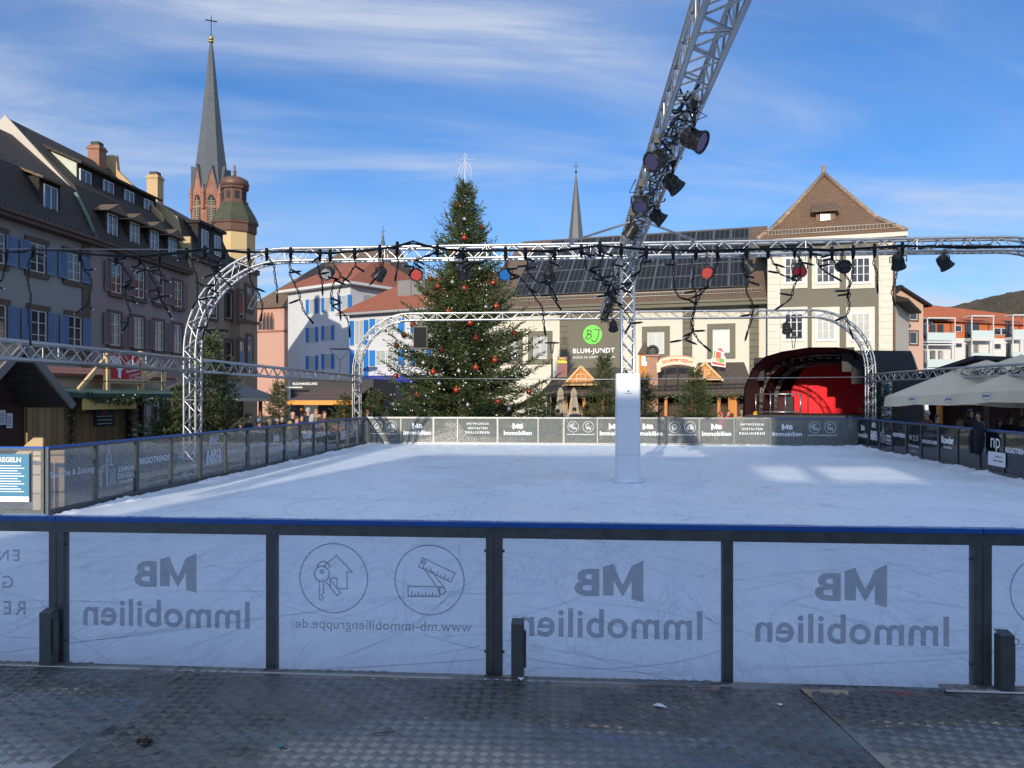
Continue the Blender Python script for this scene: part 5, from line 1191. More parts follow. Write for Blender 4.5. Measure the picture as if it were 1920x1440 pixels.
# ================================================================== firs
M_BARK=plain('fir_bark',(.10,.07,.05),.9,0,.3,12,.5)
M_FIR=leafy('fir_needles',(.030,.048,.018),(.10,.125,.045)); M_FIR2=leafy('fir_needles_cool',(.022,.042,.022),(.075,.105,.05))
def fir(name,label,px,t_,ztop,r,seed,clipx=None,whorl=.27,nb=8,needle=.15,nw=.032,zb=.25,lead=.5,mat=None,step=.07,group=None,rz=None):
    p=P(px,t_); h=ztop-GZ; T=thing(name,label,'tree',(p[0],p[1],GZ),0,group); rg=np.random.default_rng(seed)
    m=MB(); m.tube([(0,0,0),(0,0,h*.5),(0,0,h)],[.012+h*.012,.008+h*.007,.008],8); m.build('trunk',M_BARK,T)
    tw=[]   # start xyz, dir xyz, len
    br=MB()
    zcur=zb
    while zcur<h-lead*.25:
        f=(zcur-zb)/(h-zb); Lm=r*(1-f)**1.04+.06
        k=max(4,int(nb*(.55+.6*(1-f)))); a0=rg.random()*6.28
        for j in range(k):
            a=a0+2*math.pi*j/k+rg.normal(0,.22); L=Lm*rg.uniform(.58,1.12); el=(-.22+.75*f)+rg.normal(0,.10)
            ca,sa=math.cos(a),math.sin(a); zc=zcur+rg.normal(0,whorl*.28)
            def bp(s): 
                rad=L*s*math.cos(el); return np.array([ca*rad,sa*rad,zc+L*math.sin(el)*s-.10*L*math.sin(s*2.6)+.16*L*s*s])
            if clipx is not None and zc+GZ<1.2 and p[0]+bp(1)[0]+.2>clipx: L*=max(.15,(clipx-.2-p[0])/max(.01,bp(1)[0]))
            br.tube([bp(0),bp(.5),bp(.96)],[.006+.012*L/4,.005+.006*L/4,.003],4,False)
            if clipx is not None and zc+GZ<1.2 and p[0]+bp(1)[0]>clipx: L*=max(.15,(clipx-p[0])/max(.01,bp(1)[0]))
            ns=max(3,int(L/(step*2.0)))
            for q in range(ns+1):
                s=.14+.86*q/ns; c=bp(s); fd=bp(min(1,s+.05))-bp(s-.05); fd/=np.linalg.norm(fd)
                side=np.array([-sa,ca,0])
                tl=min(.42*L,.55)*(1-s)**.7*rg.uniform(.6,1.15)+needle*.8
                for sg in (-1,1):
                    d=fd*.62+side*sg*.72+np.array([0,0,rg.normal(-.02,.2)]); d/=np.linalg.norm(d); tw.append((*c,*d,tl))
                tw.append((*c,*fd,needle*1.6))
        zcur+=whorl*(1.0-.35*f)*rg.uniform(.75,1.2)
    for q in range(10):      # leader
        z=h-lead*rg.random(); a=rg.random()*6.28; d=np.array([math.cos(a)*.6,math.sin(a)*.6,.8]); d/=np.linalg.norm(d); tw.append((0,0,z,*d,needle*(1.2 if z<h-.15 else .7)))
    tw=np.array(tw); n=np.maximum(1,np.round(tw[:,6]/(needle*.42)).astype(int)); idx=np.repeat(np.arange(len(tw)),n); pos_i=np.arange(len(idx))-np.repeat(np.cumsum(n)-n,n)
    fpos=(pos_i+rg.random(len(idx)))/n[idx]; S=tw[idx,:3]+tw[idx,3:6]*(tw[idx,6]*fpos)[:,None]
    D=tw[idx,3:6]+rg.normal(0,.42,(len(idx),3)); D/=np.linalg.norm(D,axis=1)[:,None]
    Rv=rg.normal(0,1,(len(idx),3)); Rv[:,2]*=.6; Wd=np.cross(D,Rv); Wd/=np.linalg.norm(Wd,axis=1)[:,None]+1e-9
    ln=(needle*rg.uniform(.6,1.15,len(idx)))[:,None]; ww=(nw*rg.uniform(.7,1.2,len(idx)))[:,None]
    V=np.stack([S,S+D*ln*.5+Wd*ww*.5,S+D*ln,S+D*ln*.5-Wd*ww*.5],1).reshape(-1,3); F=np.arange(len(V)).reshape(-1,4)
    npmesh('foliage',V,F,mat or M_FIR,T); br.build('branch_wood',M_BARK,T)
    return T
TT=32.0; TPX=872; TZ=Zt(347,TT)
CT=fir('christmas_tree','tall decorated Christmas tree with red baubles behind the far rink boards',TPX,TT,TZ,4.3,7,whorl=.235,nb=13,needle=.21,nw=.046,zb=.35,step=.085)
ax=P(TPX,TT)
rgb_=random.Random(3)
def on_tree(px,py,k=.93):
    dx=(px-TPX)*TT/FPX; z=Zt(py,TT); Rz=4.25*max(.03,(TZ-z)/(TZ-GZ))**1.04*k+.1; d=math.sqrt(max(0.0,Rz*Rz-dx*dx)); kk=(TT-d)/TT; dx*=kk; z=CZ+(z-CZ)*kk
    return (ax[0]+CA*dx+SA*d, ax[1]+SA*dx-CA*d, z)
def bauble(mat,r):
    T=thing('bauble','','bauble'); m=MB(); m.ball((0,0,-r),r,16,12); m.build('ball',mat,T); m=MB(); m.lathe([(r*.22,-r*.04),(r*.22,r*.18),(.004,r*.2)],8); m.tube([(0,0,r*.15),(0,0,r*.6)],.004,4); m.build('cap',M_GOLD,T); return T
M_BR=plain('red_bauble',(.33,.045,.02),.16,.45,.15,2,.0); M_BSV=plain('silver_bauble',(.62,.62,.58),.12,.8,.1,2,0)
b0=None
reds=[(588,320),(697,430),(622,480),(447,686),(490,724),(423,756),(627,733),(767,705),(784,822),(550,847),(358,915),(314,968),(276,1020),(398,1018),(520,1042),(690,977),(871,957),(786,1091),(694,1128),(273,1172),(398,1271),(197,1291),(806,1298),(570,560),(660,905),(480,1150),(600,1240),(950,1250)]
silv=[(541,430),(620,392),(715,492),(566,707),(735,830),(645,1065),(427,1110),(793,1184),(910,1135),(243,1145),(512,1215),(660,1320),(272,1320),(880,1080),(330,1050),(560,950),(455,870),(700,640),(610,1150),(860,1340)]
for lst,mat,r,lb,gp in ((reds,M_BR,.125,'shiny copper red bauble hanging on the tall Christmas tree','red baubles on the Christmas tree'),(silv,M_BSV,.085,'small silver bauble hanging on the tall Christmas tree','silver baubles on the Christmas tree')):
    b0=bauble(mat,r); tag(b0,lb,'bauble',gp)
    for k,(a,b) in enumerate(lst):
        o=b0 if k==0 else copy_tree(b0); o.location=on_tree(640+a/2.667,260+b/2.667)
rg=np.random.default_rng(9); m=MB()
for k in range(170):
    py=360+(rg.random()**.6)*415; hw=(py-345)/435*172; px=TPX+rg.uniform(-1,1)*hw*.97; x,y,z=on_tree(px,py,rg.uniform(.85,1.0)); r=.018+.013*rg.random(); m.ball((x-ax[0],y-ax[1],z-GZ),r,5,3)
fl=m.build('fairy_lights',plain('clear_bulb',(.8,.8,.74),.15,0,.05,3,0,.6),CT); fl['kind']='stuff'
ST=thing('star_topper','white wire star on a pole with hanging strands on top of the tall Christmas tree','star',(ax[0],ax[1],TZ-.9),YAW)
m=MB(); m.tube([(0,0,-.1),(0,0,2.05)],.022,6); m.build('pole',M_WFR,ST); m=MB(); zs=Zt(306,TT)-TZ+.9
pts=[]; 
for k in range(11):
    r_=(.42 if k%2==0 else .17); a=math.pi/2+math.pi*k/5; pts.append((r_*math.cos(a),-.03,zs+r_*math.sin(a)))
m.tube(pts,.010,6); m.build('star_outline',M_WFR,ST)
m=MB()
for s in (-1,1): m.tube([(0,0,zs+.1),(s*.25,0,zs-.2),(s*.30,0,zs-.75)],.012,5); m.tube([(0,-.03,zs),(s*.16,-.03,zs-.4),(s*.2,-.03,zs-.6)],.01,5)
m.build('strand',M_WFR,ST)
fir('fir_tree','wide low fir wrapped round the left leg of the middle arch',390,17.4,Zt(628,17.4),1.5,11,clipx=-7.62,whorl=.2,nb=10,needle=.14,nw=.034,zb=.25,step=.055,lead=.8)
fir('fir_tree','low spreading fir pressed against the left side rink boards near REGIOTRENDS',322,16.4,Zt(762,16.4),1.25,21,clipx=-7.62,whorl=.17,nb=10,needle=.13,nw=.03,zb=.1,step=.06)
fir('fir_tree','small pale fir standing in the crowd left of the brown roofed stall',523,27,Zt(716,27),.85,12,whorl=.2,nb=8,needle=.13,nw=.03,step=.07)
fir('fir_tree','small bushy fir at the left leg of the back arch, beside the brown roofed stall',648,28.6,Zt(738,28.6),.95,13,whorl=.2,nb=8,needle=.13,nw=.032,step=.07)
fir('fir_tree','slender fir with a bare long tip just left of the white padded column',1133,30.5,Zt(662,30.5),1.15,14,whorl=.24,nb=9,needle=.15,nw=.034,step=.075,lead=.8)
fir('fir_tree','fir partly behind the white padded column, before the pink chimney',1206,30.6,Zt(700,30.6),.95,15,whorl=.22,nb=9,needle=.15,nw=.034,step=.075)
fir('fir_tree','broad fir with a few white bulbs in front of the chalet with the arched sign',1304,31,Zt(690,31),1.25,16,whorl=.21,nb=10,needle=.15,nw=.034,step=.07)
fir('fir_tree','dark fir at the right leg of the back arch, beside the stage',1652,28.6,Zt(694,28.6),.95,17,whorl=.22,nb=8,needle=.14,nw=.032,step=.075,mat=M_FIR2)
fir('fir_tree','low fir squeezed at the right foot of the tall Christmas tree',1008,30.2,Zt(730,30.2),1.0,18,whorl=.2,nb=9,needle=.15,nw=.034,step=.075)
fir('fir_tree','small fir half hidden beyond the tall tree, by the blue awning',700,31,Zt(735,31),.9,19,whorl=.22,nb=8,needle=.15,nw=.034,step=.075)
# ================================================================== market stalls, stage, umbrellas
M_PLK=planks('pale_planks',(.30,.19,.09),.16,True); M_DPL=planks('dark_planks',(.055,.025,.018),.16,True); M_OPL=planks('orange_planks',(.55,.22,.05),.13,True,.25); M_NEW=planks('new_timber',(.60,.42,.22),.3,False,.2)
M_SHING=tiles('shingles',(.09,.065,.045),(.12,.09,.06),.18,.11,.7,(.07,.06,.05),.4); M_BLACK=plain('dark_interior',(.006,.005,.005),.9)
def garland(T,pts,seed,r=.09,n=26,lights=True,mat=None):
    rg=np.random.default_rng(seed); V=[];F=[]; m=MB(); lm=MB()
    for a,b in zip(pts[:-1],pts[1:]):
        a=Vector(a);b=Vector(b); k=max(2,int((b-a).length*n*4))
        for i in range(k):
            c=a+(b-a)*(i/k); c=c+Vector((0,0,-.08*math.sin(math.pi*i/k)))
            d=Vector(rg.normal(0,1,3)).normalized(); w_=d.cross(Vector(rg.normal(0,1,3))).normalized()*.016; e=c+d*r*rg.uniform(.6,1.2); mm=(c+e)/2
            m.add([c,mm+w_,e,mm-w_],[(0,1,2,3)])
            if lights and i%14==0: lm.ball(c+Vector(rg.normal(0,r*.5,3)),.017,5,3)
    g=m.build('garland',mat or M_FIR2,T)
    if lights: o=lm.build('bulbs',plain('warm_bulb',(.8,.74,.6),.2),g); o['kind']='stuff'
    return g
def FD(px,t_,pxr,d):
    a=Vector(P(px,t_)); F=Frame(tuple(a),tuple(a+Vector(d))); F.len=F.x(pxr); return F
# 1 dark stall at the left edge
F1=Frame(P(-60,12.6),P(124,14.6)); L=F1.len; S1=fthing('market_stall','dark stall with a steep shingled gable and pale plank doors at the left edge','stall',F1)
ze=zz(F1,131,757,-.7)+.18; xa=F1.x(44,-.7); za=zz(F1,44,645,-.7); xe=F1.x(131,-.7)
m=MB(); L=min(L,xe-.05); m.ext([(2*xa-xe+.3,.25,0),(L,.25,0),(L,.25,ze-.14),(xa,.25,za-.14),(2*xa-xe+.3,.25,ze-.14)],(0,2.6,0)); m.build('wall',M_DPL,S1)
m=MB(); m.slab([(xa,-.7,za),(xe,-.7,ze-.18),(xe,2.9,ze-.18),(xa,2.9,za)],.1); m.slab([(2*xa-xe,-.7,ze-.18),(xa,-.7,za),(xa,2.9,za),(2*xa-xe,2.9,ze-.18)],.1); m.build('roof',tiles('grey_shingle',(.035,.032,.03),(.05,.046,.042),.2,.12,.5),S1)
m=MB(); m.bar((xa,-.73,za-.03),(xe+.05,-.73,ze-.23),.05,.13); m.bar((xa,-.73,za-.03),(2*xa-xe-.05,-.73,ze-.23),.05,.13); m.build('barge_board',plain('grey_board2',(.17,.16,.15),.8),S1)
m=MB(); m.box(F1.x(57,.15),.12,.25,min(L-.04,F1.x(124,.15)),.18,ze-.18); m.build('plank_door',M_PLK,S1)
m=MB(); m.box(2*xa-xe+.35,.2,0,L-.03,.24,ze-.16); m.build('front_panel',plain('maroon_board',(.055,.02,.014),.8,0,.2,4),S1)
for a,b,pa,pb,lb in ((13,25,797,769,'white notice pinned on the dark stall front, the higher of two sheets'),(27,38,803,775,'white notice pinned on the dark stall front, the lower of two sheets')):
    o=F1.w(F1.x((a+b)/2),.17); t_=thing('notice',lb,'notice',(o[0],o[1],F1.z(a,pa)),F1.rz); hh=F1.z(a,pb)-F1.z(a,pa); ww=(F1.x(b)-F1.x(a))/2; m=MB(); m.box(-ww,-.008,0,ww,0,hh); m.build('sheet',plain('white_sheet',(.75,.78,.82),.5),t_); m=MB()
    for k in range(6): m.box(-ww*.75,-.011,hh*(.15+.12*k),ww*(.7-.2*(k%2)),-.0085,hh*(.19+.12*k))
    m.build('lettering',plain('ink',(.05,.07,.12),.6),t_)
# 2 wooden stall with garland, red sign on its roof
F2=Frame(P(120,16.2),P(345,20.0)); L=F2.len; S2=fthing('market_stall','plank stall with a green eave, garland and bulbs below the red sign','stall',F2)
ze=zz(F2,200,738); 
m=MB(); m.box(0,0,0,F2.x(240),2.6,ze); m.build('wall',M_PLK,S2)
m=MB(); xa,xb=F2.x(140),F2.x(222); m.box(xa,-.05,.3,xb,-.004,ze-.45); m.build('shutter_panel',planks('panel_planks',(.36,.22,.10),.22,True,.2),S2)
m=MB(); m.box(-.25,-.72,ze-.34,F2.x(205),-.68,ze-.11); m.build('fascia',plain('yellow_board',(.62,.46,.14),.7,0,.1),S2)
m=MB(); m.box(-.2,.75,ze+.1,L+.2,2.8,ze+.45); m.build('roof_board',plain('cream_roof_board',(.55,.42,.30),.75,0,.12),S2); m=MB(); m.slab([(-.5,.62,ze+.45),(L+.5,.62,ze+.45),(L+.5,3.2,ze+.72),(-.5,3.2,ze+.72)],.08); m.build('roof_tiles',tiles('stall_red_tiles',(.20,.07,.05),(.25,.09,.06),.25,.2,.4),S2)
m=MB(); m.ext([(-.3,-.75,ze-.10),(-.3,-.75,ze+.0),(-.3,.8,ze+.14),(-.3,.8,ze+.02)],(L+.6,0,0)); m.build('roof',plain('green_roof_felt',(.04,.09,.065),.75,0,.2,6),S2)
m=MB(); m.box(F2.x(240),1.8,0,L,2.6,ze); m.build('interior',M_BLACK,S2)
m=MB()
for k in range(13): m.box(F2.x(240),-.02,.5+k*.13,F2.x(262),.02,.57+k*.13)
m.build('slat_screen',M_PLK,S2)
for px in (240,264,343): m=MB(); x=F2.x(px); m.box(x-.05,-.05,0,x+.05,.05,ze); m.build('post',M_DPL,S2)
m=MB(); m.box(F2.x(262),-.25,.85,L,.15,.93); m.build('counter',M_PLK,S2)
garland(S2,[(-.2,-.78,ze-.02),(F2.x(160),-.78,ze-.12),(F2.x(200),-.78,ze-.10),(F2.x(240),-.78,ze-.14),(F2.x(300),-.78,ze-.12),(L,-.78,ze-.1)],1,.13,34); garland(S2,[(F2.x(236),-.12,ze-.2),(F2.x(236),-.12,.5)],2,.12,30); garland(S2,[(.1,-.1,ze-.2),(.1,-.1,.4)],3,.12,30)
o=F2.w(F2.x(190),-.08); PT=thing('poster','dark poster with a red mark on the plank stall door','poster',(o[0],o[1],F2.z(190,799)),F2.rz); hh=F2.z(190,765)-F2.z(190,799); m=MB(); m.box(-.3,-.01,0,.3,0,hh); m.build('sheet',plain('poster_navy',(.01,.012,.035),.5),PT); m=MB()
for k,w_ in enumerate((.2,.22,.24)): m.box(-w_,-.013,hh*(.12+.2*k),w_,-.0105,hh*(.17+.2*k))
m.build('lettering',M_WHITEP,PT); m=MB(); m.ext([(.12*math.cos(math.pi*k/8),-.0105,hh*.66+.08*math.sin(math.pi*k/8)) for k in range(9)],(0,-.002,0)); m.build('emblem',plain('poster_red',(.5,.03,.02),.5),PT)
ox=F2.x(197,.2); o=F2.w(ox,.2); zb_=F2.z(232,716,.2); zt_=F2.z(232,664,.2); SG=thing('stall_sign','red sign with white lettering in a raw timber frame on the plank stall roof','sign',(o[0],o[1],zb_),F2.rz); wS=F2.x(267,.2)-ox; hS=zt_-zb_
m=MB(); m.box(.08,-.03,.06,wS-.08,.0,hS); m.build('panel',plain('sign_red',(.52,.008,.02),.5,0,.06),SG)
m=MB(); m.box(0,-.06,-.25,.1,.05,hS+.1); m.box(wS-.1,-.06,-.25,wS,.05,hS+.1); m.box(.1,-.06,-.04,wS-.1,.05,.06); m.box(-.6,-.1,-.3,wS+.75,.25,-.22)
m.bar((0,.02,hS*.75),(-.75,.02,-.2),.07,.09); m.bar((wS+.02,.02,.02),(wS+.75,.02,hS*.55),.07,.09); m.bar((wS,.02,hS*.2),(wS+.55,.02,hS*.75),.06,.07); m.bar((wS+.8,.02,-.2),(wS+.8,.02,hS*.6),.08,.08); m.bar((wS,.02,-.0),(wS+.8,.02,-.0),.07,.07); m.build('timber_frame',M_NEW,SG)
m=MB(); letter(m,'Gaiser',wS*.70,hS*.66,w=wS*.42,y=-.034,bold=.02,rot=.2,shear=.25); letter(m,'Flammkuchen',wS*.72,hS*.44,w=wS*.42,y=-.034,bold=.02,rot=.2,shear=.25); letter(m,'und mehr',wS*.75,hS*.28,w=wS*.3,y=-.034,rot=.2,shear=.25); letter(m,'vom Elsass',wS*.75,hS*.15,w=wS*.4,y=-.034,rot=.2,shear=.25); m.build('lettering',M_WHITEP,SG)
m=MB(); m.ext([(wS*.30,-.034,.1),(wS*.38,-.034,.08),(wS*.38,-.034,hS*.4),(wS*.45,-.034,hS*.48),(wS*.26,-.034,hS*.48),(wS*.31,-.034,hS*.38)],(0,.003,0))
for k in range(4): m.bar((wS*(.1+.07*k),-.036,hS*.9),(wS*(.2+.06*k),-.036,hS*.6),.004,.045)
m.build('emblem',M_WHITEP,SG)
# timber handrail at the left
o=P(50,12.3); HR=thing('timber_handrail','raw timber handrail and post beside the dark stall, behind the left gate boards','handrail',(o[0],o[1],GZ),YAW+.3); m=MB(); m.bar((-.35,0,.95),(.14,0,1.43),.07,.14); m.build('rail',M_NEW,HR); m=MB(); m.box(.1,-.05,0,.24,.06,1.5); m.build('post',M_NEW,HR); m=MB(); m.box(.14,.07,0,.52,.12,1.28); m.build('board',M_NEW,HR)
# 3 dark roofed stall behind the fir
F3=Frame(P(425,27),P(492,29)); L=F3.len; S3=fthing('market_stall','stall with a dark blue felt roof behind the wide low fir','stall',F3); ze=zz(F3,460,742); zr=zz(F3,440,714,1.6)
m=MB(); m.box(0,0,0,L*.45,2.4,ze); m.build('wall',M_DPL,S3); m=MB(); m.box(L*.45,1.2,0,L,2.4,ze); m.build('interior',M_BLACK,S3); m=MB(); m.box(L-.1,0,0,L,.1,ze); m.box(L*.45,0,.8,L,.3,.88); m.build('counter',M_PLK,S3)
m=MB(); m.slab([(-.3,-.6,ze-.08),(L+.3,-.6,ze-.08),(L+.3,1.5,zr),(-.3,1.5,zr)],.1); m.slab([(-.3,1.5,zr),(L+.3,1.5,zr),(L+.3,3.2,ze),(-.3,3.2,ze)],.1); m.build('roof',plain('slate_felt',(.04,.05,.065),.6,0,.2),S3)
m=MB(); m.box(-.3,-.66,ze-.2,L+.3,-.61,ze-.08); m.build('fascia',plain('pale_fascia',(.45,.42,.36),.7),S3)
# 4 brown roofed stall with orange fascia
F4=Frame(P(553,33.5),P(650,33)); L=F4.len; S4=fthing('market_stall','stall with a brown tiled roof and bright orange fascia behind the crowd','stall',F4); ze=zz(F4,600,752,-.7); zr=zz(F4,600,726,1.2)
m=MB(); m.box(.3,1.6,0,L,2.6,ze); m.build('wall',plain('dark_stall_wall',(.04,.04,.042),.8),S4); m=MB(); m.box(.3,-.1,.6,L,.25,1.0); m.build('counter',M_OPL,S4)
for x in (.35,L-.1): m=MB(); m.box(x-.05,-.1,0,x+.05,0,ze); m.build('post',M_OPL,S4)
m=MB(); m.slab([(.0,-.7,ze+.02),(L+.6,-.7,ze+.02),(L+.6,1.2,zr),(.55,1.2,zr)],.1); m.slab([(.55,1.2,zr),(L+.6,1.2,zr),(L+.6,3.0,ze),(.0,3.0,ze)],.1); m.build('roof',tiles('aubergine_tiles',(.10,.065,.06),(.13,.08,.07),.2,.14,.5),S4)
m=MB(); m.box(-.02,-.76,ze-.16,L+.6,-.71,ze+.03); m.build('fascia',plain('orange_fascia',(.72,.30,.05),.6,0,.1),S4)
F5=Frame(P(545,50),P(700,48)); L=F5.len; S5=fthing('shop_front','dark grey shop front with a pale line of lettering behind the brown roofed stall','shop front',F5); ze=zz(F5,600,712); m=MB(); m.box(0,0,0,L,3,ze); m.build('wall',plain('anthracite',(.045,.045,.048),.8),S5); m=MB(); letter(m,'BUCHHANDLUNG',F5.x(572),zz(F5,572,719.5),w=F5.x(596)-F5.x(550),y=-.02,bold=.02); m.build('lettering',M_WHITEP,S5); m=MB(); m.box(F5.x(549),-.9,zz(F5,560,728),F5.x(582),-.85,zz(F5,560,725.5)); m.box(F5.x(549),-.9,0,F5.x(549)+.08,-.85,zz(F5,560,725.5)); m.build('awning_frame',M_WFR,S5)
m=MB(); m.box(F5.x(655),-1.6,ze-1.4,F5.x(700),0,ze-.5); m.build('awning',plain('black_awning',(.012,.012,.013),.8),S5)
# market chalets in front of the cream building
def chalet(F,L,label,ztop_px,zeave_px,pxm,name='market_chalet'):
    S=fthing(name,label,'chalet',F); ze=zz(F,pxm,zeave_px,-.9); zr=zz(F,pxm,ztop_px,1.6)
    m=MB(); m.box(.1,.6,0,L-.1,3.4,ze+.1); m.build('wall',M_DPL,S)
    m=MB(); m.slab([(-.2,-.9,ze),(L+.3,-.9,ze),(L-.15,1.6,zr),(.5,1.6,zr)],.12); m.slab([(.5,1.6,zr),(L-.15,1.6,zr),(L+.3,4.0,ze),(-.2,4.0,ze)],.12); m.build('roof',M_SHING,S)
    for k in range(5): m=MB(); x=.15+k*(L-.3)/4; m.box(x-.07,-.45,0,x+.07,-.31,ze+.1); m.build('post',M_OPL,S)
    m=MB(); m.box(.1,-.5,.75,L-.1,-.2,.9); m.box(.1,-.36,0,L-.1,-.32,.75); m.build('counter',M_OPL,S)
    garland(S,[(-.2,-.98,ze-.05),(L*.33,-.98,ze-.08),(L*.66,-.98,ze-.05),(L+.3,-.98,ze-.06)],int(pxm),.16,30)
    return S,ze,zr
def gable(S,F,pa,pb,ya,yb,yoff):
    xa,xb=F.x(pa,yoff),F.x(pb,yoff); pm=(pa+pb)/2; z0,z1=zz(F,pm,yb,yoff),zz(F,pm,ya,yoff); xm=(xa+xb)/2
    m=MB(); m.ext([(xa,yoff,z0),(xb,yoff,z0),(xm,yoff,z1)],(0,1.6,0)); g=m.build('gable',M_OPL,S)
    m=MB(); m.bar((xa-.1,yoff-.06,z0-.05),(xm,yoff-.06,z1+.06),.08,.1); m.bar((xb+.1,yoff-.06,z0-.05),(xm,yoff-.06,z1+.06),.08,.1); m.box(xa,yoff-.07,z0-.02,xb,yoff-.005,z0+.09); m.build('gable_trim',plain('pale_gable_trim',(.66,.42,.2),.7),g)
    w_=(xb-xa)*.11; zc=z0+(z1-z0)*.36; m=MB(); ring(m,xm-w_,zc-w_,xm+w_,zc+w_,.05,yoff-.06,yoff-.005); m.box(xm-.02,yoff-.05,zc-w_,xm+.02,yoff-.005,zc+w_); m.box(xm-w_,yoff-.05,zc-.02,xm+w_,yoff-.005,zc+.02); m.build('gable_window',plain('pale_gable_trim',(.66,.42,.2),.7),g)
dC=(.985,-.17)
FC1=FD(1026,38.0,1172,dC); A1,ze,zr=chalet(FC1,FC1.len,'market chalet with brown shingle roof, orange gable and chimney with yellow lettering',690,738,1095)
gable(A1,FC1,1059,1121,689,722,-.55)
x0_,x1_=FC1.x(1046,.8),FC1.x(1064,.8); m=MB(); m.box(x0_,.7,zz(FC1,1055,697,.8)-.3,x1_,1.3,zz(FC1,1055,669,.8)); c=m.build('chimney',plain('chimney_mauve',(.26,.13,.12),.8,0,.2,5),A1); m=MB(); letter(m,'Winzer',(x0_+x1_)/2,zz(FC1,1055,672,.7),w=(x1_-x0_)*.7,y=.69,bold=.03); letter(m,'Stüble',(x0_+x1_)/2,zz(FC1,1055,678,.7),w=(x1_-x0_)*.95,y=.69,bold=.05); m.build('lettering',plain('yellow_letters',(.85,.68,.02),.5,0,.05),c)
FC2=FD(1196,38.0,1404,dC); A2,ze,zr=chalet(FC2,FC2.len,'market chalet with an arched banner sign, orange door and little turret, left of the stage',680,738,1300)
gable(A2,FC2,1292,1352,682,712,-.4)
q=lambda px,py,o=.5: (FC2.x(px,o),o,zz(FC2,px,py,o))
# turret
x,y,_=q(1209,690); m=MB(); w_=.32; z0,z1,z2=zz(FC2,1209,690,.5),zz(FC2,1209,664,.5),zz(FC2,1209,641,.5); m.box(x-w_*.8,y-w_*.8,z0-1,x+w_*.8,y+w_*.8,z1); tr_=m.build('turret',M_OPL,A2); m=MB(); m.lathe([(w_*1.5,z1-.02),(w_*.9,z1+.25),(.02,z2)],4,c=(x,y,0),smooth=False,a0=math.pi/4); m.build('turret_roof',M_SHING,tr_); m=MB(); m.box(x-w_*.45,y-w_*.83,z0+.1,x+w_*.45,y-w_*.79,z1-.12); m.build('turret_window',plain('white_sheet',(.75,.78,.82),.5),tr_)
x,y,_=q(1224,740,-.2); m=MB(); m.box(x-.27,y-.27,0.8,x+.27,y+.27,zz(FC2,1224,669,-.2)); m.box(x-.36,y-.36,zz(FC2,1224,669,-.2),x+.36,y+.36,zz(FC2,1224,669,-.2)+.09); ch=m.build('chimney',stone('salmon_brick',(.46,.26,.18),.25,.09,.7),A2); m=MB(); zc=zz(FC2,1224,660,-.2)+.05; m.lathe([(.24,-.07),(.30,-.05),(.30,.05),(.24,.07),(.18,.05),(.18,-.05),(.24,-.07)],20,M=Matrix.Translation((x,y,zc))@Matrix.Rotation(math.pi/2,4,'X'))
for k in range(3): m.bar((x-.24*math.cos(k*1.05),y,zc-.24*math.sin(k*1.05)),(x+.24*math.cos(k*1.05),y,zc+.24*math.sin(k*1.05)),.05,.05)
m.build('wheel',M_BLK,ch)
# arched banner sign (its own thing)
xs0,xs1=FC2.x(1232,-.7),FC2.x(1308,-.7); zc0=FC2.z(1270,694,-.7); zc1=FC2.z(1270,668,-.7); o=FC2.w((xs0+xs1)/2,-.75); AS=thing('arched_sign','curved cream banner sign with red lettering standing on the chalet roof','sign',(o[0],o[1],zc0),FC2.rz); hw=(xs1-xs0)/2; hh=zc1-zc0
def arc(s,f): return (hw*s, hh*(f)+hh*.32*(1-s*s)-hh*.22)
m=MB(); N=16; top=[arc(-.86+1.72*k/N,.92) for k in range(N+1)]; bot=[arc(-.86+1.72*k/N,.32) for k in range(N+1)]
for k in range(N): m.ext([(bot[k][0],-.04,bot[k][1]),(bot[k+1][0],-.04,bot[k+1][1]),(top[k+1][0],-.04,top[k+1][1]),(top[k][0],-.04,top[k][1])],(0,.05,0))
for s in (-1,1): m.ext([(s*hw*.82,0,-.06),(s*hw*1.0,0,-.12),(s*hw*1.02,0,hh*.55),(s*hw*.84,0,hh*.62)],(0,.05,0))
m.build('banner',plain('cream_banner',(.82,.68,.45),.6,0,.08),AS)
m=MB()
for lst in (top,bot):
    for k in range(N): m.bar((lst[k][0],-.055,lst[k][1]),(lst[k+1][0],-.055,lst[k+1][1]),.02,.05)
m.build('border',plain('salmon_border',(.72,.36,.26),.6),AS)
m=MB(); word='Schlemmerstüble'
for k,chh in enumerate(word):
    s=-.7+1.4*k/(len(word)-1); x,z=arc(s,.62); letter(m,chh,x,z,h=.2 if chh in 'Shlbtü' else .14,y=-.045,bold=.02,rot=-s*.25)
m.build('lettering',plain('brown_red_letters',(.5,.09,.03),.6),AS); m=MB(); m.bar((0,.05,-.9),(0,.05,.3),.05,.05); m.bar((-hw*.6,.05,-.9),(-hw*.6,.05,.3),.05,.05); m.bar((hw*.6,.05,-.9),(hw*.6,.05,.3),.05,.05); m.build('support',M_DPL,AS)
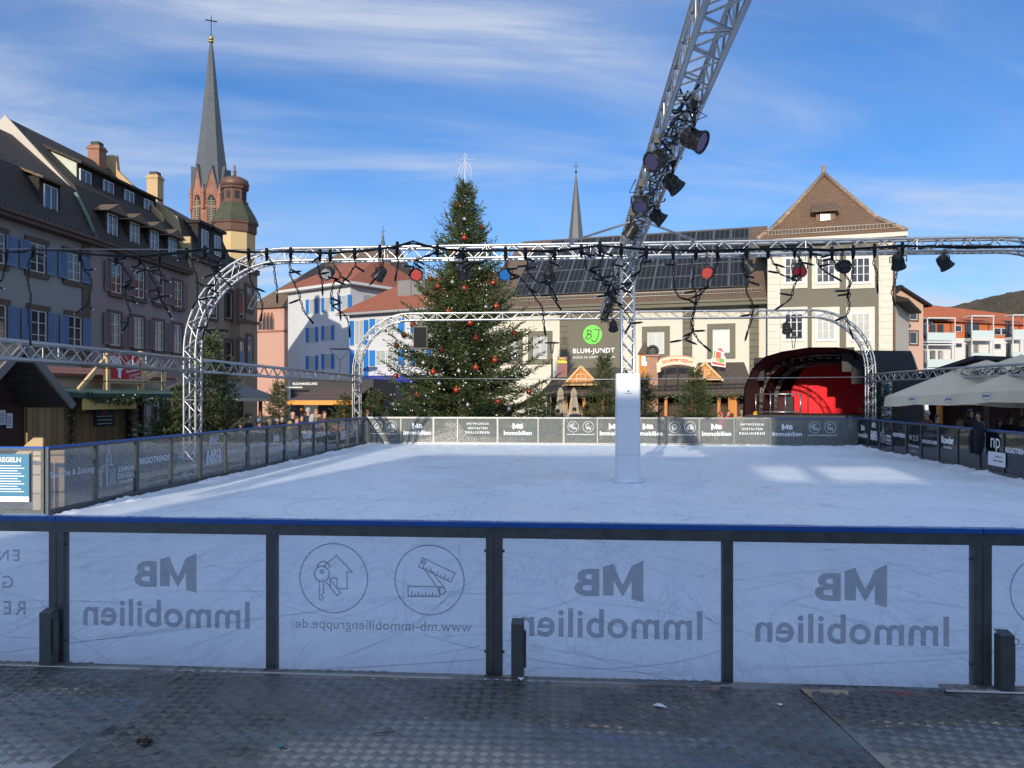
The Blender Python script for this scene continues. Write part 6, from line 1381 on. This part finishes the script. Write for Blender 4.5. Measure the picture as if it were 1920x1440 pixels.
# cut out figure board -> plain generic red and green ornament board
xs0,xs1=FC2.x(1334,.2),FC2.x(1361,.2); zc0=FC2.z(1348,687,.2); zc1=FC2.z(1348,651,.2); o=FC2.w((xs0+xs1)/2,.2); OB=thing('ornament_board','painted red, green and white cut-out board with a wrapped gift shape on the chalet roof','decoration',(o[0],o[1],zc0),FC2.rz); hw=(xs1-xs0)/2; hh=zc1-zc0
m=MB(); m.ext([(hw*a,-.02,hh*b) for a,b in ((-1,.06),(.95,-.06),(.95,.45),(.7,.62),(.95,.8),(.4,1.0),(-.2,.98),(-.7,.85),(-.85,.5),(-1,.4))],(0,.05,0)); m.build('board',plain('board_white',(.8,.74,.68),.5),OB)
m=MB(); m.ext([(hw*a,-.025,hh*b) for a,b in ((-.9,.12),(.85,.0),(.85,.12),(-.9,.28))],(0,.004,0)); m.ext([(hw*a,-.025,hh*b) for a,b in ((-.45,.42),(.3,.38),(.35,.72),(-.35,.8))],(0,.004,0)); m.ext([(hw*a,-.025,hh*b) for a,b in ((-.1,.84),(.8,.7),(.4,.96),(-.1,.95))],(0,.004,0)); m.build('red_paint',plain('paint_red',(.6,.04,.04),.5),OB)
m=MB(); m.ext([(hw*a,-.03,hh*b) for a,b in ((-.8,.45),(-.55,.42),(-.4,.82),(-.6,.84))],(0,.004,0)); m.ext([(hw*a,-.03,hh*b) for a,b in ((.15,.2),(.8,.18),(.75,.4),(.2,.42))],(0,.004,0)); m.build('green_paint',plain('paint_green',(.06,.35,.03),.5),OB)
m=MB(); m.ext([(hw*a,-.032,hh*b) for a,b in ((-.4,.3),(.15,.22),(.2,.4),(-.3,.48))],(0,.004,0)); m.build('orange_paint',plain('paint_orange',(.75,.25,.03),.5),OB); m=MB(); m.box(-.03,.04,-.6,.03,.09,hh*.7); m.build('support',M_DPL,OB)
x0_,x1_=FC2.x(1365,-.5),FC2.x(1382,-.5); m=MB(); m.box(x0_,-.62,.3,x1_,-.55,zz(FC2,1373,733,-.5)); d=m.build('door',M_OPL,A2); m=MB(); m.box(x0_+.05,-.64,zz(FC2,1373,739,-.5),x1_-.05,-.622,zz(FC2,1373,735,-.5)); m.build('door_sign',plain('paint_red',(.6,.04,.04),.5),d)
o=P(1260,36.2); CB=thing('cabinet','low brown two-door cabinet between two firs in front of the chalet','cabinet',(o[0],o[1],GZ),FC2.rz); m=MB(); m.box(-.53,0,0,.53,.5,1.25); m.build('body',plain('taupe_board',(.13,.085,.065),.7),CB)
for s in (-1,1): m=MB(); m.box(s*.265-.25,-.02,.05,s*.265+.25,-.001,1.22); m.build('door',plain('taupe_board',(.13,.085,.065),.7),CB)
# closed parasols
M_PAR=plain('parasol_cloth',(.36,.32,.25),.9,0,.12,4,.2)
def closed_parasol(px,t_,ya,lab):
    p=P(px,t_); T=thing('closed_parasol',lab,'parasol',(p[0],p[1],GZ)); h=Zt(ya,t_)-GZ; m=MB(); m.tube([(0,0,0),(0,0,h)],.025,6); m.build('pole',M_GALV,T); m=MB(); n=12; V=[]; prof=((.02,h),(.09,h-.1),(.14,h-.22),(.12,h-.3),(.2,h-.75),(.30,h-1.35),(.33,h-1.55))
    for r_,z in prof:
        for j in range(n*2): a=2*math.pi*j/(n*2); rr=r_*(1 if j%2 else .68); V.append((rr*math.cos(a),rr*math.sin(a),z))
    k=n*2; m.add(V,[(i*k+j,i*k+(j+1)%k,(i+1)*k+(j+1)%k,(i+1)*k+j) for i in range(len(prof)-1) for j in range(k)],False); m.build('canopy',M_PAR,T)
    m=MB(); m.lathe([(.16,h-.36),(.165,h-.30)],12); m.build('strap',M_PAR,T)
closed_parasol(1051,34.5,726,'closed grey beige parasol before the chalet, nearer the tall tree'); closed_parasol(1076,34.0,727,'closed grey beige parasol before the chalet, nearer the slender fir')
# ---- stage
nS=Vector((.41,.91)).normalized(); dS=(nS.y,-nS.x); FST=FD(1396,32.6,1652,dS); L=FST.len
STG=fthing('stage','black covered concert stage with a curved roof and red backdrop','stage',FST); zf=zz(FST,1520,779); zt_=zz(FST,1520,652)
M_TARP=plain('black_tarpaulin',(.018,.019,.023),.42,0,.3,2,.35,.5); M_MAR=plain('maroon_lining',(.05,.008,.012),.8,0,.25,2,.2); M_RED=plain('red_backdrop',(.72,.008,.02),.75,0,.10,1.2,.25)
m=MB(); m.box(0,0,0,L,6.8,zf); m.build('deck',plain('stage_deck',(.03,.03,.03),.7),STG)
hA=zt_-zf; arch=[(0,0),(.01,.42),(.07,.70),(.17,.88),(.30,.95),(.5,1.0),(.7,.99),(.82,.94),(.92,.78),(.985,.5),(1.0,0)]
def arcp(k,y,ins=0): return (L*(.5+(arch[k][0]-.5)*(1-ins)),y,zf+hA*arch[k][1]*(1-ins))
def shell(y0,y1,ins0,ins1,th,name,mat,flip):
    m=MB(); n=len(arch); V=[arcp(k,y0,ins0) for k in range(n)]+[arcp(k,y1,ins1) for k in range(n)]; m.add(V,[(k,k+1,n+k+1,n+k) for k in range(n-1)],False); return m.build(name,mat,STG)
shell(-.3,6.6,0,.08,0,'roof_cover',M_TARP,0); shell(-.25,6.5,.02,.10,0,'lining',M_MAR,1)
m=MB(); n=len(arch); m.add([arcp(k,6.0,.12) for k in range(n)],[tuple(range(n))]); m.build('rear_wall',M_MAR,STG)
m=MB(); xa,xb=FST.x(1486,5.2),FST.x(1632,5.2); V=[];N=14
for i in range(N+1):
    s=i/N; x=xa+(xb-xa)*s; zt2=hA*.90*(1-abs(2*s-1)**3.2*.55)
    for j in range(8): V.append((x,5.2+.05*math.sin(i*1.3+j)+.9*(2*s-1)**2*-.35,zf+zt2*j/7))
m.add(V,[(i*8+j,(i+1)*8+j,(i+1)*8+j+1,i*8+j+1) for i in range(N) for j in range(7)],True); m.build('backdrop_cloth',M_RED,STG)
for y,ins in ((2.2,.07),(4.9,.13)):
    m=MB(); A_=[Vector(arcp(k,y,ins)) for k in range(n)]; B_=[Vector(arcp(k,y+.25,ins+.0)) for k in range(n)]; m.tube(A_,.035,6); m.tube(B_,.035,6); C_=[Vector(arcp(k,y,ins+.045)) for k in range(n)]; m.tube(C_,.03,6)
    for k in range(n-1):
        for f in range(4): a=A_[k].lerp(A_[k+1],f/4); b=C_[k].lerp(C_[k+1],(f+.5)/4); m.tube([a,b],.015,4,False); b2=C_[k].lerp(C_[k+1],f/4); m.tube([b2,A_[k].lerp(A_[k+1],(f+.5)/4)],.015,4,False)
    m.build('arch_truss',plain('shaded_truss',(.25,.25,.26),.4,.7),STG)  # darker metal than the rink trusses, painting in the shade under the cover
# right hand lean-to tarpaulin
xr=FST.x(1715,2.0); m=MB(); m.ext([(L*.80,.2,zf+hA*.95),(xr*.985,.2,zf+hA*.92),(xr+.2,.2,zf+hA*.55),(xr+.5,.2,-.0),(L*.97,.2,0),(L*.95,.2,zf+hA*.6)],(0,5.6,0)); m.build('side_tent',M_TARP,STG)
# railing, rigging
m=MB(); x0_,x1_=FST.x(1417,.6),FST.x(1501,.6); zr0=zf+.12; zr1=zz(FST,1460,739,.6)
for x in np.linspace(x0_,x1_,4): m.tube([(x,.6,zf),(x,.6,zr1)],.03,6)
for z in (zr0,zr1): m.tube([(x0_,.6,z),(x1_,.6,z)],.03,6)
m.build('railing',M_ALU,STG)
m=MB(); m.box(FST.x(1474,.9),.9,zf,FST.x(1487,.9),1.2,zr1-.1); m.build('monitor_stand',M_BLK,STG)
for px,py in ((1424,690),(1590,672),(1608,695)):
    m=MB(); x,z=FST.x(px,1.2),zz(FST,px,py,1.2); m.box(x-.22,1.1,z-.55,x+.22,1.5,z+.45); m.build('speaker',M_BLK,STG)
m=MB()
for k in range(9): x=L*(.2+.07*k); m.ball((x,2.2,zf+hA*.84),.14,8,6); m.tube([(x,2.2,zf+hA*.84),(x,2.2,zf+hA*.93)],.03,5)
m.tube([(L*.15,2.2,zf+hA*.9),(L*.85,2.2,zf+hA*.9)],.03,6); m.build('light_bar',M_BLK,STG)
m=MB(); x=FST.x(1515,2.5); m.tube([(x,2.5,zf),(x,2.5,zf+1.5)],.018,6); m.tube([(x-.25,2.5,zf+.02),(x+.25,2.5,zf+.02)],.02,5); m.build('microphone_stand',M_BLK,STG)
# white banner by the dark fir
o=P(1654,29.3); BN=thing('banner_flag','narrow white banner with blue and orange shapes behind the dark fir by the stage','banner',(o[0],o[1],GZ),YAW); zt_=Zt(713,29.3)-GZ; m=MB(); m.box(-.02,.0,.6,.36,.02,zt_); m.build('cloth',M_WFR,BN); m=MB(); m.tube([(.38,.01,0),(.38,.01,zt_)],.02,6); m.build('pole',M_GALV,BN); m=MB(); m.ext([(.05,-.003,zt_-.25),(.25,-.003,zt_-.2),(.3,-.003,zt_-.4),(.1,-.003,zt_-.5)],(0,.002,0)); m.build('blue_print',SH_BR,BN); m=MB(); m.ext([(.1,-.003,zt_-.55),(.3,-.003,zt_-.5),(.2,-.003,zt_-.7)],(0,.002,0)); m.build('orange_print',plain('paint_orange',(.75,.25,.03),.5),BN)
# ---- umbrellas at the right
M_UMB=plain('cream_umbrella_cloth',(.70,.60,.43),.85,0,.08,3,.15)
def umbrella(px,t_,zr_,za_,half,rz,lab,logo='jever'):
    p=P(px,t_); T=thing('market_umbrella',lab,'umbrella',(p[0],p[1],GZ),rz); m=MB(); m.tube([(0,0,0),(0,0,za_-GZ)],.045,8); m.build('pole',M_PLK,T); z0,z1=zr_-GZ,za_-GZ; N=8; m=MB(); V=[]; ring_=[]
    cor=[(-half,-half),(half,-half),(half,half),(-half,half)]
    per=[]
    for k in range(4):
        a,b=cor[k],cor[(k+1)%4]
        for i in range(N): f=i/N; per.append((a[0]+(b[0]-a[0])*f,a[1]+(b[1]-a[1])*f,.12*math.sin(math.pi*f)))
    n=len(per); K=6
    for j in range(K+1):
        s=j/K
        for x,y,sg in per: V.append((x*s,y*s,z1-(z1-z0)*(s**1.12)-(-sg*s*s*.5)))
    m.add(V,[(j*n+i,j*n+(i+1)%n,(j+1)*n+(i+1)%n,(j+1)*n+i) for j in range(K) for i in range(n)],True); cn=m.build('canopy',M_UMB,T)
    m=MB(); V=[]; 
    for x,y,sg in per: z=z0+sg*.5; V.append((x,y,z)); 
    for q,(x,y,sg) in enumerate(per): z=z0+sg*.5; V.append((x*1.01,y*1.01,z-.26-.02*math.sin(q*2.1)))
    m.add(V,[(i,(i+1)%n,n+(i+1)%n,n+i) for i in range(n)],True); m.build('valance',M_UMB,T)
    m=MB(); mm=MB()
    for side in range(2):
        for k in (-.55,0,.55):
            tmp=MB(); letter(tmp,logo,0,0,w=.17,bold=.02,shear=.2); Mx=(Matrix.Identity(4) if side==0 else Matrix.Rotation(-math.pi/2,4,'Z'))@Matrix.Translation((k*half,-half*1.012-.012,z0-.06))
            m.add([Mx@Vector(v) for v in tmp.v],tmp.f); c_=[Mx@Vector((.12*math.cos(a*.5236),.006,.08*math.sin(a*.5236))) for a in range(12)]; mm.add(c_,[tuple(range(12))])
    m.build('lettering',plain('navy_print',(.01,.02,.08),.6),cn); mm.build('print_patch',plain('pale_patch',(.62,.6,.58),.8),cn)
    m=MB()
    for k in range(8): a=per[k*N//2]; m.tube([(0,0,z1-.1),(a[0]*.5,a[1]*.5,z1-(z1-z0)*.46-.03),(a[0]*.97,a[1]*.97,z0)],.014,4)
    m.build('rib',M_PLK,T)
umbrella(1850,20.3,1.70,2.68,1.75,.62,'cream market umbrella with printed logos, behind the black right side rink boards')
umbrella(2010,17.6,1.78,2.7,1.75,.62,'second cream market umbrella cut off at the right edge, in front of the dark stall')
umbrella(1915,24.5,2.0,3.05,1.8,.62,'cream market umbrella rising behind the printed one, before the dark stall roof')
# dark stall behind the umbrellas
F7=Frame(P(1702,30.5),P(1990,26)); L=F7.len; S7=fthing('market_stall','large dark brown stall with a low gable behind the cream umbrellas','stall',F7); ze=zz(F7,1720,712); xa=F7.x(1835); za=zz(F7,1810,668)
m=MB(); m.ext([(0,1.5,0),(L,1.5,0),(L,1.5,ze),(xa,1.5,za-.15),(0,1.5,ze)],(0,5,0)); m.build('wall',M_DPL,S7)
m=MB(); m.slab([(-.5,-.3,ze-.1),(xa,-.3,za),(xa,6.5,za),(-.5,6.5,ze-.1)],.14); m.slab([(xa,-.3,za),(L+.5,-.3,za-.25),(L+.5,6.5,za-.25),(xa,6.5,za)],.14); m.build('roof',plain('navy_sheet_roof',(.035,.035,.05),.6,0,.2),S7)
m=MB(); m.ext([(.0,-.2,ze-.2),(xa,-.2,za-.16),(xa*1.0+1.8,-.2,za-.3),(L,-.2,ze-.1)],(0,.06,0)); m.build('gable_board',plain('maroon_board',(.055,.02,.014),.8),S7)
for px in (1762,1850): m=MB(); x=F7.x(px); m.box(x-.08,-.1,0,x+.08,.06,ze); m.build('post',M_OPL if px==1762 else M_DPL,S7)
m=MB(); m.box(0,.4,.8,L,.8,1.0); m.build('counter',M_DPL,S7)
# litter on the walkway
def on_deck(px,py): p=gz(px,py); return (p[0],p[1],ZP+.003)
T=thing('leaf','crumpled dark brown leaf lying on the tread plate','leaf',on_deck(270,1398)); m=MB(); rg=random.Random(2); V=[]; n=9
for i in range(n):
    for j in range(5): V.append(((i/(n-1)-.5)*.075+rg.uniform(-.006,.006),(j/4-.5)*.05*math.sin(math.pi*(i+.6)/n)+rg.uniform(-.004,.004),.004+.022*abs(math.sin(i*1.1+j*1.7))))
m.add(V,[(i*5+j,i*5+j+1,(i+1)*5+j+1,(i+1)*5+j) for i in range(n-1) for j in range(4)],True); m.build('blade',plain('dead_leaf',(.035,.018,.012),.7,0,.3,60),T); m=MB(); m.tube([(.035,0,.01),(.055,.012,.004)],.0015,5); m.build('stalk',plain('dead_leaf',(.035,.018,.012),.7),T)
def scrap(px,py,pts,mat,lab,name='paper_scrap'):
    m=MB(); m.ext([(a,b,.003+.006*abs(math.sin(a*90))) for a,b in pts],(0,0,.0015)); o=m.build(name,mat,None,on_deck(px,py)); tag(o,lab,'litter')
M_PAPER=plain('paper',(.7,.72,.78),.7,0,.08,30)
scrap(1237,1326,[(-.035,.005),(-.015,-.016),(.034,-.02),(.012,.012),(-.01,.022)],M_PAPER,'white torn paper scrap, larger one on the tread plate below the double post')
scrap(1462,1324,[(-.014,.004),(.0,-.01),(.014,-.006),(.008,.008)],M_PAPER,'little white paper scrap on the tread plate below the right single post')
scrap(977,1276,[(-.02,.01),(.0,-.016),(.018,.006),(.01,.016)],M_PAPER,'little white paper scrap at the foot of the short socket post')
scrap(527,1402,[(-.014,.002),(-.004,-.012),(.012,-.008),(.014,.008),(0,.012)],plain('teal_plastic',(.02,.3,.38),.4),'tiny teal plastic bit on the tread plate',name='plastic_bit')
m=MB(); o=on_deck(722,1377); m.tube([(-.05,-.01,.004),(0,.004,.006),(.045,.012,.004)],[.002,.004,.002],6); tag(m.build('twig',M_BARK,None,o),'small dark twig lying on the tread plate','twig')
# ================================================================== people
def body_mesh(arm=0,lean=0.0):
    """one continuous skinned figure, 1.75 m, facing -y; materials: jacket, trousers, shoe, skin"""
    V=[];E=[];Rr=[]
    def v(p,r,par=None):
        V.append(p); Rr.append(r if isinstance(r,tuple) else (r,r)); 
        if par is not None: E.append((par,len(V)-1))
        return len(V)-1
    pel=v((0,0,.96),(.15,.115)); wa=v((0,0,1.12),(.15,.11),pel); ch=v((0,lean*.5,1.32),(.165,.12),wa); nb=v((0,lean,1.455),(.075,.07),ch); nk=v((0,lean-.005,1.50),(.058,.058),nb)
    jaw=v((0,lean-.02,1.565),(.068,.078),nk); hd=v((0,lean-.012,1.65),(.078,.095),jaw); tp=v((0,lean-.005,1.705),(.062,.075),hd)
    hands=[]
    for s in (-1,1):
        sh=v((s*.175,lean*.6,1.40),(.075,.07),ch); 
        if arm==0: el=(s*.235,.02,1.14); wr=(s*.235,-.07,.91); hdp=(s*.23,-.095,.85); fd=Vector((0,-.25,-.95))
        elif arm==1: el=(s*.235,-.03,1.14); wr=(s*.10,-.27,1.20); hdp=(s*.07,-.31,1.23); fd=Vector((-s*.6,-.55,.4))
        else: el=(s*.24,.03,1.13); wr=((s*.235,-.08,.91) if s>0 else (s*.14,-.30,1.12)); hdp=((s*.23,-.1,.85) if s>0 else (s*.12,-.35,1.14)); fd=Vector((0,-.3,-.9)) if s>0 else Vector((.3,-.8,.2))
        e=v(el,(.056,.056),sh); w_=v(wr,(.038,.036),e); hh=v(hdp,(.036,.020),w_); hands.append(Vector(hdp)); fd.normalize(); sd=fd.cross(Vector((0,0,1) if abs(fd.z)<.8 else (0,1,0))).normalized()
        kp=v(tuple(Vector(hdp)+fd*.03),(.034,.016),hh)
        for q,(o,l) in enumerate(((-.027,.07),(-.009,.08),(.009,.075),(.027,.06))):
            b=Vector(hdp)+fd*.045+sd*o; a1=v(tuple(b),.0095,kp); a2=v(tuple(b+fd*l*.55+Vector((0,-.006,-.004))),.0085,a1); v(tuple(b+fd*l+Vector((0,-.018,-.012))),.007,a2)
        th=v(tuple(Vector(hdp)+sd*.035*(-1)+fd*.015),.011,hh); v(tuple(Vector(hdp)+sd*-.055+fd*.05),.009,th)
        hp=v((s*.09,0,.90),(.098,.10),pel); kn=v((s*.10,-.015,.50),(.064,.066),hp); an=v((s*.10,.02,.10),(.046,.05),kn); hl=v((s*.10,.02,.045),(.042,.045),an); v((s*.112,-.14,.035),(.042,.032),hl)
    me=bpy.data.meshes.new('body'); me.from_pydata(V,E,[]); o=bpy.data.objects.new('body',me); COL.objects.link(o)
    md=o.modifiers.new('skin','SKIN'); md.use_smooth_shade=True
    sv=me.skin_vertices[0].data
    for i,r in enumerate(Rr): sv[i].radius=r; sv[i].use_root=(i==pel)
    sb=o.modifiers.new('sub','SUBSURF'); sb.levels=1; sb.render_levels=1
    bpy.context.view_layer.update(); ev=o.evaluated_get(bpy.context.evaluated_depsgraph_get()); m2=bpy.data.meshes.new_from_object(ev)
    bpy.data.objects.remove(o)
    # nose: pull the face verts
    for q in m2.vertices:
        c=q.co
        if c.y<lean-.07 and abs(c.x)<.022 and 1.585<c.z<1.64: c.y-=.02
    idx=[]
    for p in m2.polygons:
        c=p.center
        if any((Vector(c)-h).length<.13 and ((Vector(c)-h).length<.10) for h in hands) and not(abs(c.x)<.1 and c.z<1.0 and c.z>.95): k=3
        elif c.z>1.485: k=3
        elif c.z<.085: k=2
        elif c.z<.90 and abs(c.x)<.2 and not (abs(c.x)>.185): k=1
        else: k=0
        idx.append(k)
    for k in range(4): m2.materials.append(None)
    m2.polygons.foreach_set('material_index',idx); m2.polygons.foreach_set('use_smooth',[True]*len(idx)); m2.update(); return m2
BODIES=[body_mesh(0),body_mesh(1),body_mesh(2),body_mesh(1,-.05)]
def cloth(n,c): return plain('cloth_'+n,c,.9,0,.15,8,.3)
SKIN=plain('skin',(.52,.29,.20),.5,0,.1,6,.05); SKIN2=plain('skin_tan',(.40,.21,.14),.5,0,.1,6,.05)
HAIRC={'dark':(.018,.012,.009),'brown':(.07,.04,.022),'blonde':(.42,.28,.12),'grey':(.36,.35,.34),'red':(.16,.05,.02)}
def person(px,ytop,t_,jk,hair,label,face=0.0,pose=0,hat=None,tr=(.03,.035,.05),group='people around the rink',skin=None,long=False,hood=None):
    p=P(px,t_); h=Zt(ytop,t_)-GZ; s=h/1.775; T=thing('person',label,'person',(p[0],p[1],GZ),0,group); T.rotation_euler=(0,0,math.atan2(p[1],p[0])-math.pi/2+face); T.scale=(s,s,s)
    ln=-.05 if pose==3 else 0
    me=BODIES[pose].copy(); me.name='body'; 
    ms=[cloth('%d_%d_%d'%tuple(int(q*999) for q in jk),jk),cloth('tr_%d'%int(tr[0]*999),tr),plain('shoe',(.02,.018,.017),.6),skin or SKIN]
    for i,q in enumerate(ms): me.materials[i]=q
    b=bpy.data.objects.new('body',me); COL.objects.link(b); b.parent=T
    def shellcap(name,mat,r,zc,k0,back=0,front=1.0):
        m=MB(); V=[];n=16;K=7
        for i in range(K+1):
            for j in range(n):
                a=2*math.pi*j/n; fr=-math.sin(a)  # -y is the face
                lim=k0*(1.0-front*.55*max(0,fr)) if front else k0
                th=lim*i/K; V.append((r*.86*math.sin(th)*math.cos(a),ln-.006+r*1.03*math.sin(th)*math.sin(a),zc+r*math.cos(th)*1.03))
        m.add(V,[(i*n+j,(i+1)*n+j,(i+1)*n+(j+1)%n,i*n+(j+1)%n) for i in range(K) for j in range(n)],True); return m.build(name,mat,T)
    if hair!='bald': shellcap('hair',plain('hair_'+hair,HAIRC[hair],.6,0,.25,30,.3),.107,1.655,1.95 if not long else 2.5)
    if long:
        m=MB(); m.lathe([(.05,1.40),(.09,1.42),(.098,1.55),(.095,1.64)],14,c=(0,ln+.028,0)); m.build('hair',plain('hair_'+hair,HAIRC[hair],.6,0,.25,30,.3),T)
    if hat is not None: hm=shellcap('hat',cloth('hat_%d_%d_%d'%tuple(int(q*999) for q in hat),hat),.116,1.668,1.5,0,.15); 
    if hood is not None: shellcap('hood',cloth('hood_%d_%d_%d'%tuple(int(q*999) for q in hood),hood),.125,1.645,2.3,0,1.2)
    for sg in (-1,1):
        m=MB(); m.ball((sg*.03,ln-.102,1.632),.0105,8,6); m.build('eye',plain('eye',(.03,.02,.015),.2),T)
        m=MB(); m.ball((sg*.082,ln+.005,1.615),.026,8,6,(.35,.7,1.1)); m.build('ear',skin or SKIN,T)
    m=MB(); m.ball((0,ln-.094,1.568),.022,8,4,(1,.4,.3)); m.build('mouth',plain('lips',(.33,.11,.09),.5),T)
    return T
NAVY=(.015,.02,.04);BLK=(.012,.012,.014);TEAL=(.10,.22,.20);GREY=(.10,.10,.11);BEI=(.30,.23,.15);WINE=(.13,.02,.02);PINK=(.65,.05,.12);YEL=(.75,.42,.02);OLV=(.08,.08,.04)
PL=[(312,771,18.6,BLK,'grey','grey haired man in a black coat before the dark opening of the plank stall',.2,0,{}),
 (466,773,21.5,BLK,'dark','dark haired man in a black jacket turned sideways, beside the person in teal',1.2,0,{}),
 (450,787,20.6,TEAL,'brown','brown haired person in a pale teal jacket with back to the rink, beside the fir',3.0,0,{}),
 (437,793,20.4,GREY,'brown','brown haired child in grey at the edge of the wide low fir',2.6,0,{}),
 (486,784,21.8,NAVY,'brown','person in a blue grey cap and navy coat in the crowd',2.9,0,dict(hat=(.14,.18,.26))),
 (505,785,22.2,BLK,'dark','person with a furry beige hood up in the crowd',2.7,0,dict(hood=(.22,.17,.11))),
 (518,785,23.0,BLK,'dark','person in a pale knitted hat and dark coat in front of the small pale fir',.4,1,dict(hat=(.55,.5,.42))),
 (544,788,22.3,GREY,'blonde','blonde woman in grey with back turned, just before the bald man',3.1,0,dict(long=True)),
 (549,768,25.0,BLK,'bald','tall bald man in black behind the blonde woman',.6,2,{}),
 (556,779,23.5,GREY,'brown','brown haired man in grey facing the bald man',1.0,1,{}),
 (566,776,24.2,BLK,'dark','dark haired woman in black with a pale face turned to the rink',.1,1,dict(long=True)),
 (578,763,26.5,NAVY,'grey','grey haired man in navy with back to the rink below the orange fascia',2.6,0,{}),
 (586,775,24.5,BLK,'grey','grey haired woman in a black coat in front of the orange fascia stall',1.6,0,dict(long=True)),
 (599,776,25.0,BEI,'blonde','blonde woman in a beige coat near the bushy fir',2.9,0,dict(long=True)),
 (607,769,26.0,WINE,'brown','man in a wine red coat drinking beside the bushy fir',.5,3,{}),
 (593,766,28.0,BEI,'blonde','blonde person behind the crowd at the orange fascia counter',.2,1,{}),
 (571,770,28.5,(.2,.07,.04),'red','red haired person behind the crowd in a rust coloured coat',.3,1,{}),
 (529,778,26,NAVY,'brown','person in navy half behind the small pale fir',.3,2,{}),
 (689,768,30,NAVY,'brown','child in a navy jacket with an orange scarf near the blue awning',.3,1,dict(hood=(.75,.25,.04))),
 (1046,766,33,NAVY,'brown','brown haired man in navy at the closed parasol nearer the tall tree',2.8,0,{}),
 (1077,763,32.4,NAVY,'dark','broad man in a navy jacket with back turned below the second closed parasol',3.0,0,{}),
 (1064,769,34.6,WINE,'grey','grey haired person in wine red between the closed parasols',.4,1,{}),
 (1089,769,34.4,BEI,'blonde','blonde person in beige right of the closed parasols',-.4,1,dict(long=True)),
 (1353,773,34.6,PINK,'brown','child in a pink hat and jacket near the chalet door',.6,0,dict(hat=PINK)),
 (1365,768,34.2,PINK,'brown','woman in a bright pink jacket near the chalet door',1.2,1,{}),
 (1372,774,33.2,BLK,'brown','brown haired person in black beside the pink jacket',2.6,0,dict(long=True)),
 (1391,768,33.0,BEI,'brown','broad person in a beige hooded coat with back turned before the stage',3.0,0,dict(hood=(.30,.23,.15))),
 (1416,771,32.6,YEL,'dark','person in a bright yellow jacket beside the stage railing',2.9,0,dict(hood=YEL)),
 (1738,768,23.5,(.11,.035,.03),'grey','grey haired man in a rust brown jacket under the printed umbrella',-.9,1,{}),
 (1757,777,24.6,BLK,'dark','dark clad person facing the man in rust brown under the printed umbrella',.9,2,{}),
 (1800,785,20.8,BLK,'blonde','blonde woman in black with back to the rink behind the Roeder board',3.0,0,dict(long=True)),
 (1819,766,22.8,BLK,'dark','tall dark haired woman in black behind the blonde woman',.5,0,dict(long=True)),
 (1834,772,24.0,GREY,'brown','man in grey beside the dark haired woman under the umbrella',-.3,1,{}),
 (1872,784,21.5,(.06,.035,.02),'brown','woman in brown sitting low behind the bnp board',.8,1,dict(long=True)),
 (1893,776,21.0,BLK,'dark','bearded dark haired man in black facing the rink near the edge',.0,0,dict(skin=SKIN2)),
 (1919,779,20.0,NAVY,'dark','person in navy cut by the edge behind the right side boards',.6,1,{})]
for px,yt,t_,jk,hr,lb,fc,ps_,kw in PL: person(px,yt,t_,jk,hr,lb,fc,ps_,**kw)
bpy.context.view_layer.update()
